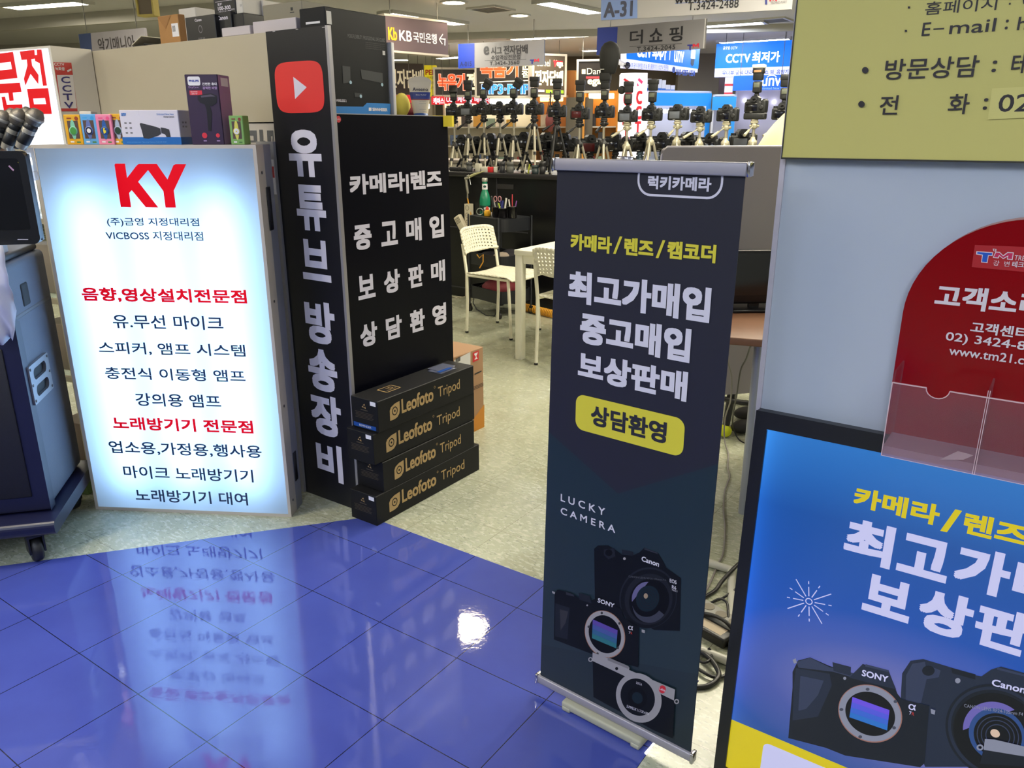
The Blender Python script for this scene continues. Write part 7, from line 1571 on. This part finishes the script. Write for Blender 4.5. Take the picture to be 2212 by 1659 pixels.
b = MB(); ring0 = [pA, pM, pB, pB+bk_, pA+bk_]; b.add([(p.x, p.y, z) for z in (.35, zt) for p in ring0], [(i, (i+1) % 5, 5+(i+1) % 5, 5+i) for i in range(5)]+[(4, 3, 2, 1, 0), (5, 6, 7, 8, 9)]); b.build('body', cp, t)
def onface(f_, pts, m, nm='lettering'):
    v_ = [toL(f_.w(f_.uv(*p)[0], -.004, f_.uv(*p)[1])) for p in pts]; q = MB(); q.add([tuple(v) for v in v_], [tuple(range(len(v_)))]); return q.build(nm, m, t)
def tface(f_, s, L, R, T, B, m, bold=.05):
    vs, fs, _ = text_raw(s); r = f_.r4(L, R, T, B); q = MB(); h = r[3]-r[1]; e = bold*h
    for i, (dx, dz) in enumerate(((0, 0), (e, e), (-e, e), (e, -e), (-e, -e))): q.add([tuple(toL(f_.w(r[0]+(r[2]-r[0])*p[0]+dx, -.004-i*1e-4, r[1]+h*p[1]+dz))) for p in vs], fs)
    q.build('lettering', m, t)
for i, ch in enumerate('CCTV'): tface(fa, ch, (1375, 210), (1386, 210), (1380, 197+33*i), (1380, 224+33*i), cr); tface(fb, ch, (1348, 210), (1364, 210), (1356, 199+33*i), (1356, 228+33*i), cr)
onface(fa, [(1377, 173), (1380, 168), (1389, 176), (1386, 182)], cpk, 'camera_symbol'); onface(fa, [(1376, 180), (1378, 180), (1380, 186), (1376, 187)], cpk, 'camera_symbol'); onface(fb, [(1346, 172), (1350, 169), (1364, 178), (1361, 184)], cr, 'camera_symbol')
# display cases with lamp rows
wlam = mat('case_white', (214, 214, 226), .45); cbl = mat('case_blue', (40, 140, 220), .4, emit=.25)
def case(label, L, R, y, yaw, top, lamps, seed):
    A = aty(L, 285, y); fr = Fr((A.x, A.y), math.radians(yaw)); w = fr.uv(R, 285)[0]; zt = fr.uv(L, top)[1]
    t = at(fr, 'display_case', label, 'display case')
    b = MB(); b.box(0, w, .45, .48, .2, zt); b.box(0, .03, 0, .45, .2, zt); b.box(w-.03, w, 0, .45, .2, zt); b.box(0, w, 0, .48, zt-.02, zt); b.box(0, w, 0, .48, .2, .55); b.build('cabinet', wlam, t)
    b = MB(); b.box(0, w, -.012, .0, zt-.20, zt-.03); b.box(w-.07, w, -.012, 0, .4, zt-.2); b.build('blue_header', cbl, t)
    b = MB(); b.box(.04, w-.04, .1, .44, 1.18, 1.19); b.box(.04, w-.04, .1, .44, .9, .91); b.build('shelf', gls, t)
    for i in range(lamps):
        x = .12+(w-.24)*i/max(1, lamps-1); q = MB(); q.ball((x, .12, zt-.27), .035, 10, 0, 1, 1, .8); q.build('bulb', mat('case_bulb', (250, 250, 255), .4, emit=7), t)
    rnd = random.Random(seed)
    x = .12
    while x < w-.2:
        for z in (.911, 1.191):
            bw = rnd.uniform(.10, .16); g = thing('product_box', 'white boxed camera in the %s' % label.split(',')[0], 'box', fr.w(x+bw/2, .2, z), fr.yaw, 'white boxes in the '+label.split(',')[0])
            q = MB(); q.rbox(-bw/2, bw/2, 0, .12, 0, .15, .003, 0, 1); q.build('box', mat('case_goods', (206, 206, 216), .5), g); q = MB(); q.box(-bw/2-.0006, bw/2+.0006, -.0006, .12, .001, .03); q.build('band', mat('goods_band_%d' % (int(x*10) % 2), ((190, 50, 60), (60, 110, 190))[int(x*10) % 2], .5), g)
        x += .24
    return fr, t, w, zt
fr, t, w, zt = case('blue topped lit display case, left of two', 1400, 1531, 11.6, 14, 195, 13, 4)
for i, (xl, xr, yt) in enumerate(((1393, 1407, 170), (1420, 1429, 171), (1429.5, 1438, 173), (1438, 1448, 183), (1449, 1458, 184))):
    fr2 = fr; x0 = fr.uv(xl, 190, .1)[0]; x1 = fr.uv(xr, 190, .1)[0]; z1 = fr.uv(xl, yt, .1)[1]
    g = carton(fr, 'product_box', 'white box standing on the left blue topped case, %s from the left' % ord_[i], 'box', x0, x1, .1, .22, zt+.001, z1, mat('case_goods', (206, 206, 216), .5), 'white boxes on the blue topped case'); rect_on(g, (-g.wd, 0.001, g.wd, g.h*.22), mat('goods_band_1', (60, 110, 190), .5), -.001, 'band')
fr, t, w, zt = case('blue topped lit display case, right of two', 1534, 1585, 11.3, -14, 204, 4, 6)
for i, (yb_, yt) in enumerate(((202, 186), (184.5, 167))):
    x0 = fr.uv(1565, 190, .1)[0]; x1 = fr.uv(1583, 190, .1)[0]; z0 = max(zt+.001, fr.uv(1570, yb_, .1)[1]) if i else zt+.001; z1 = fr.uv(1570, yt, .1)[1]
    g = carton(fr, 'product_box', ('white and red box on the right case, lower one', 'white and red box on the right case, upper one')[i], 'box', x0, x1, .1, .22, z0 if i == 0 else zlast+.001, z1, mat('case_goods', (206, 206, 216), .5), 'white and red boxes on the right case'); zlast = z1
    rect_on(g, (-g.wd, .001, g.wd, g.h*.25), mat('goods_band_0', (190, 50, 60), .5), -.001, 'band')
P_ = aty(1545, 285, 11.9); t = thing('brown_cupboard', 'dark brown cupboard side left of the white and red boxes', 'cupboard', (P_.x, P_.y, 0), math.radians(-14)); b = MB(); b.rbox(0, .13, 0, .3, 0, 2.2, .005); b.build('body', mat('cupboard_brown', (86, 70, 66), .5), t)
P_ = aty(1583, 285, 12.0); t = thing('white_showcase', 'tall white lit showcase with tiny cameras under the small blue sign', 'showcase', (P_.x, P_.y, 0), math.radians(-14))
b = MB(); b.box(0, 1.3, .02, .4, 0, 2.03); b.build('body', mat('showcase_white', (196, 192, 214), .5, emit=.12), t); b = MB(); b.box(.02, 1.28, .0, .0195, .3, 2.0); b.build('pane', mat('pane_glass', (220, 220, 240), .05, alpha=.15), t)
for i, (px, py) in enumerate(((1609, 217), (1645, 219), (1672, 220))):
    c = Fr((P_.x, P_.y), math.radians(-14)).uv(px, py); b = MB(); b.ball((c[0], -.02, c[1]), .028, 10); b.build('spot_lamp', mat('spot_lamp', (255, 255, 255), .4, emit=6), t)
# small dome camera on the header
P_ = aty(1355, 141, 11.84); t = thing('dome_camera', 'dark round security camera at the left end of the blue header', 'camera', P_); b = MB(); b.ball((0, 0, 0), .045, 14); b.build('dome', mat('dome_dark', (26, 26, 44), .2), t); b = MB(); b.cyl((-.03, .03, 0), (-.12, .10, .06), .035); b.build('mount', wlam, t)
# red bag hanging and pale things between the tripods
P_ = aty(1189, 262, 10.5); t = thing('red_bag', 'dark red bag with long straps hanging behind the camera row', 'bag', P_); b = MB(); b.ball((0, 0, 0), .10, 14, 0, .65, .4, 1.3); b.build('bag', mat('bag_red', (96, 34, 26), .6), t); b = MB(); b.tube([(-.05, 0, .08), (.0, 0, .34), (.05, 0, .08)], .008, 6); b.build('strap', mat('strap_dark', (50, 30, 26), .6), t); b = MB(); b.tube([(0, .0, .34), (0, .06, .36), (0, .10, .30), (0, .10, -P_.z)], .009, 8); b.build('pole', tri_blk, t)
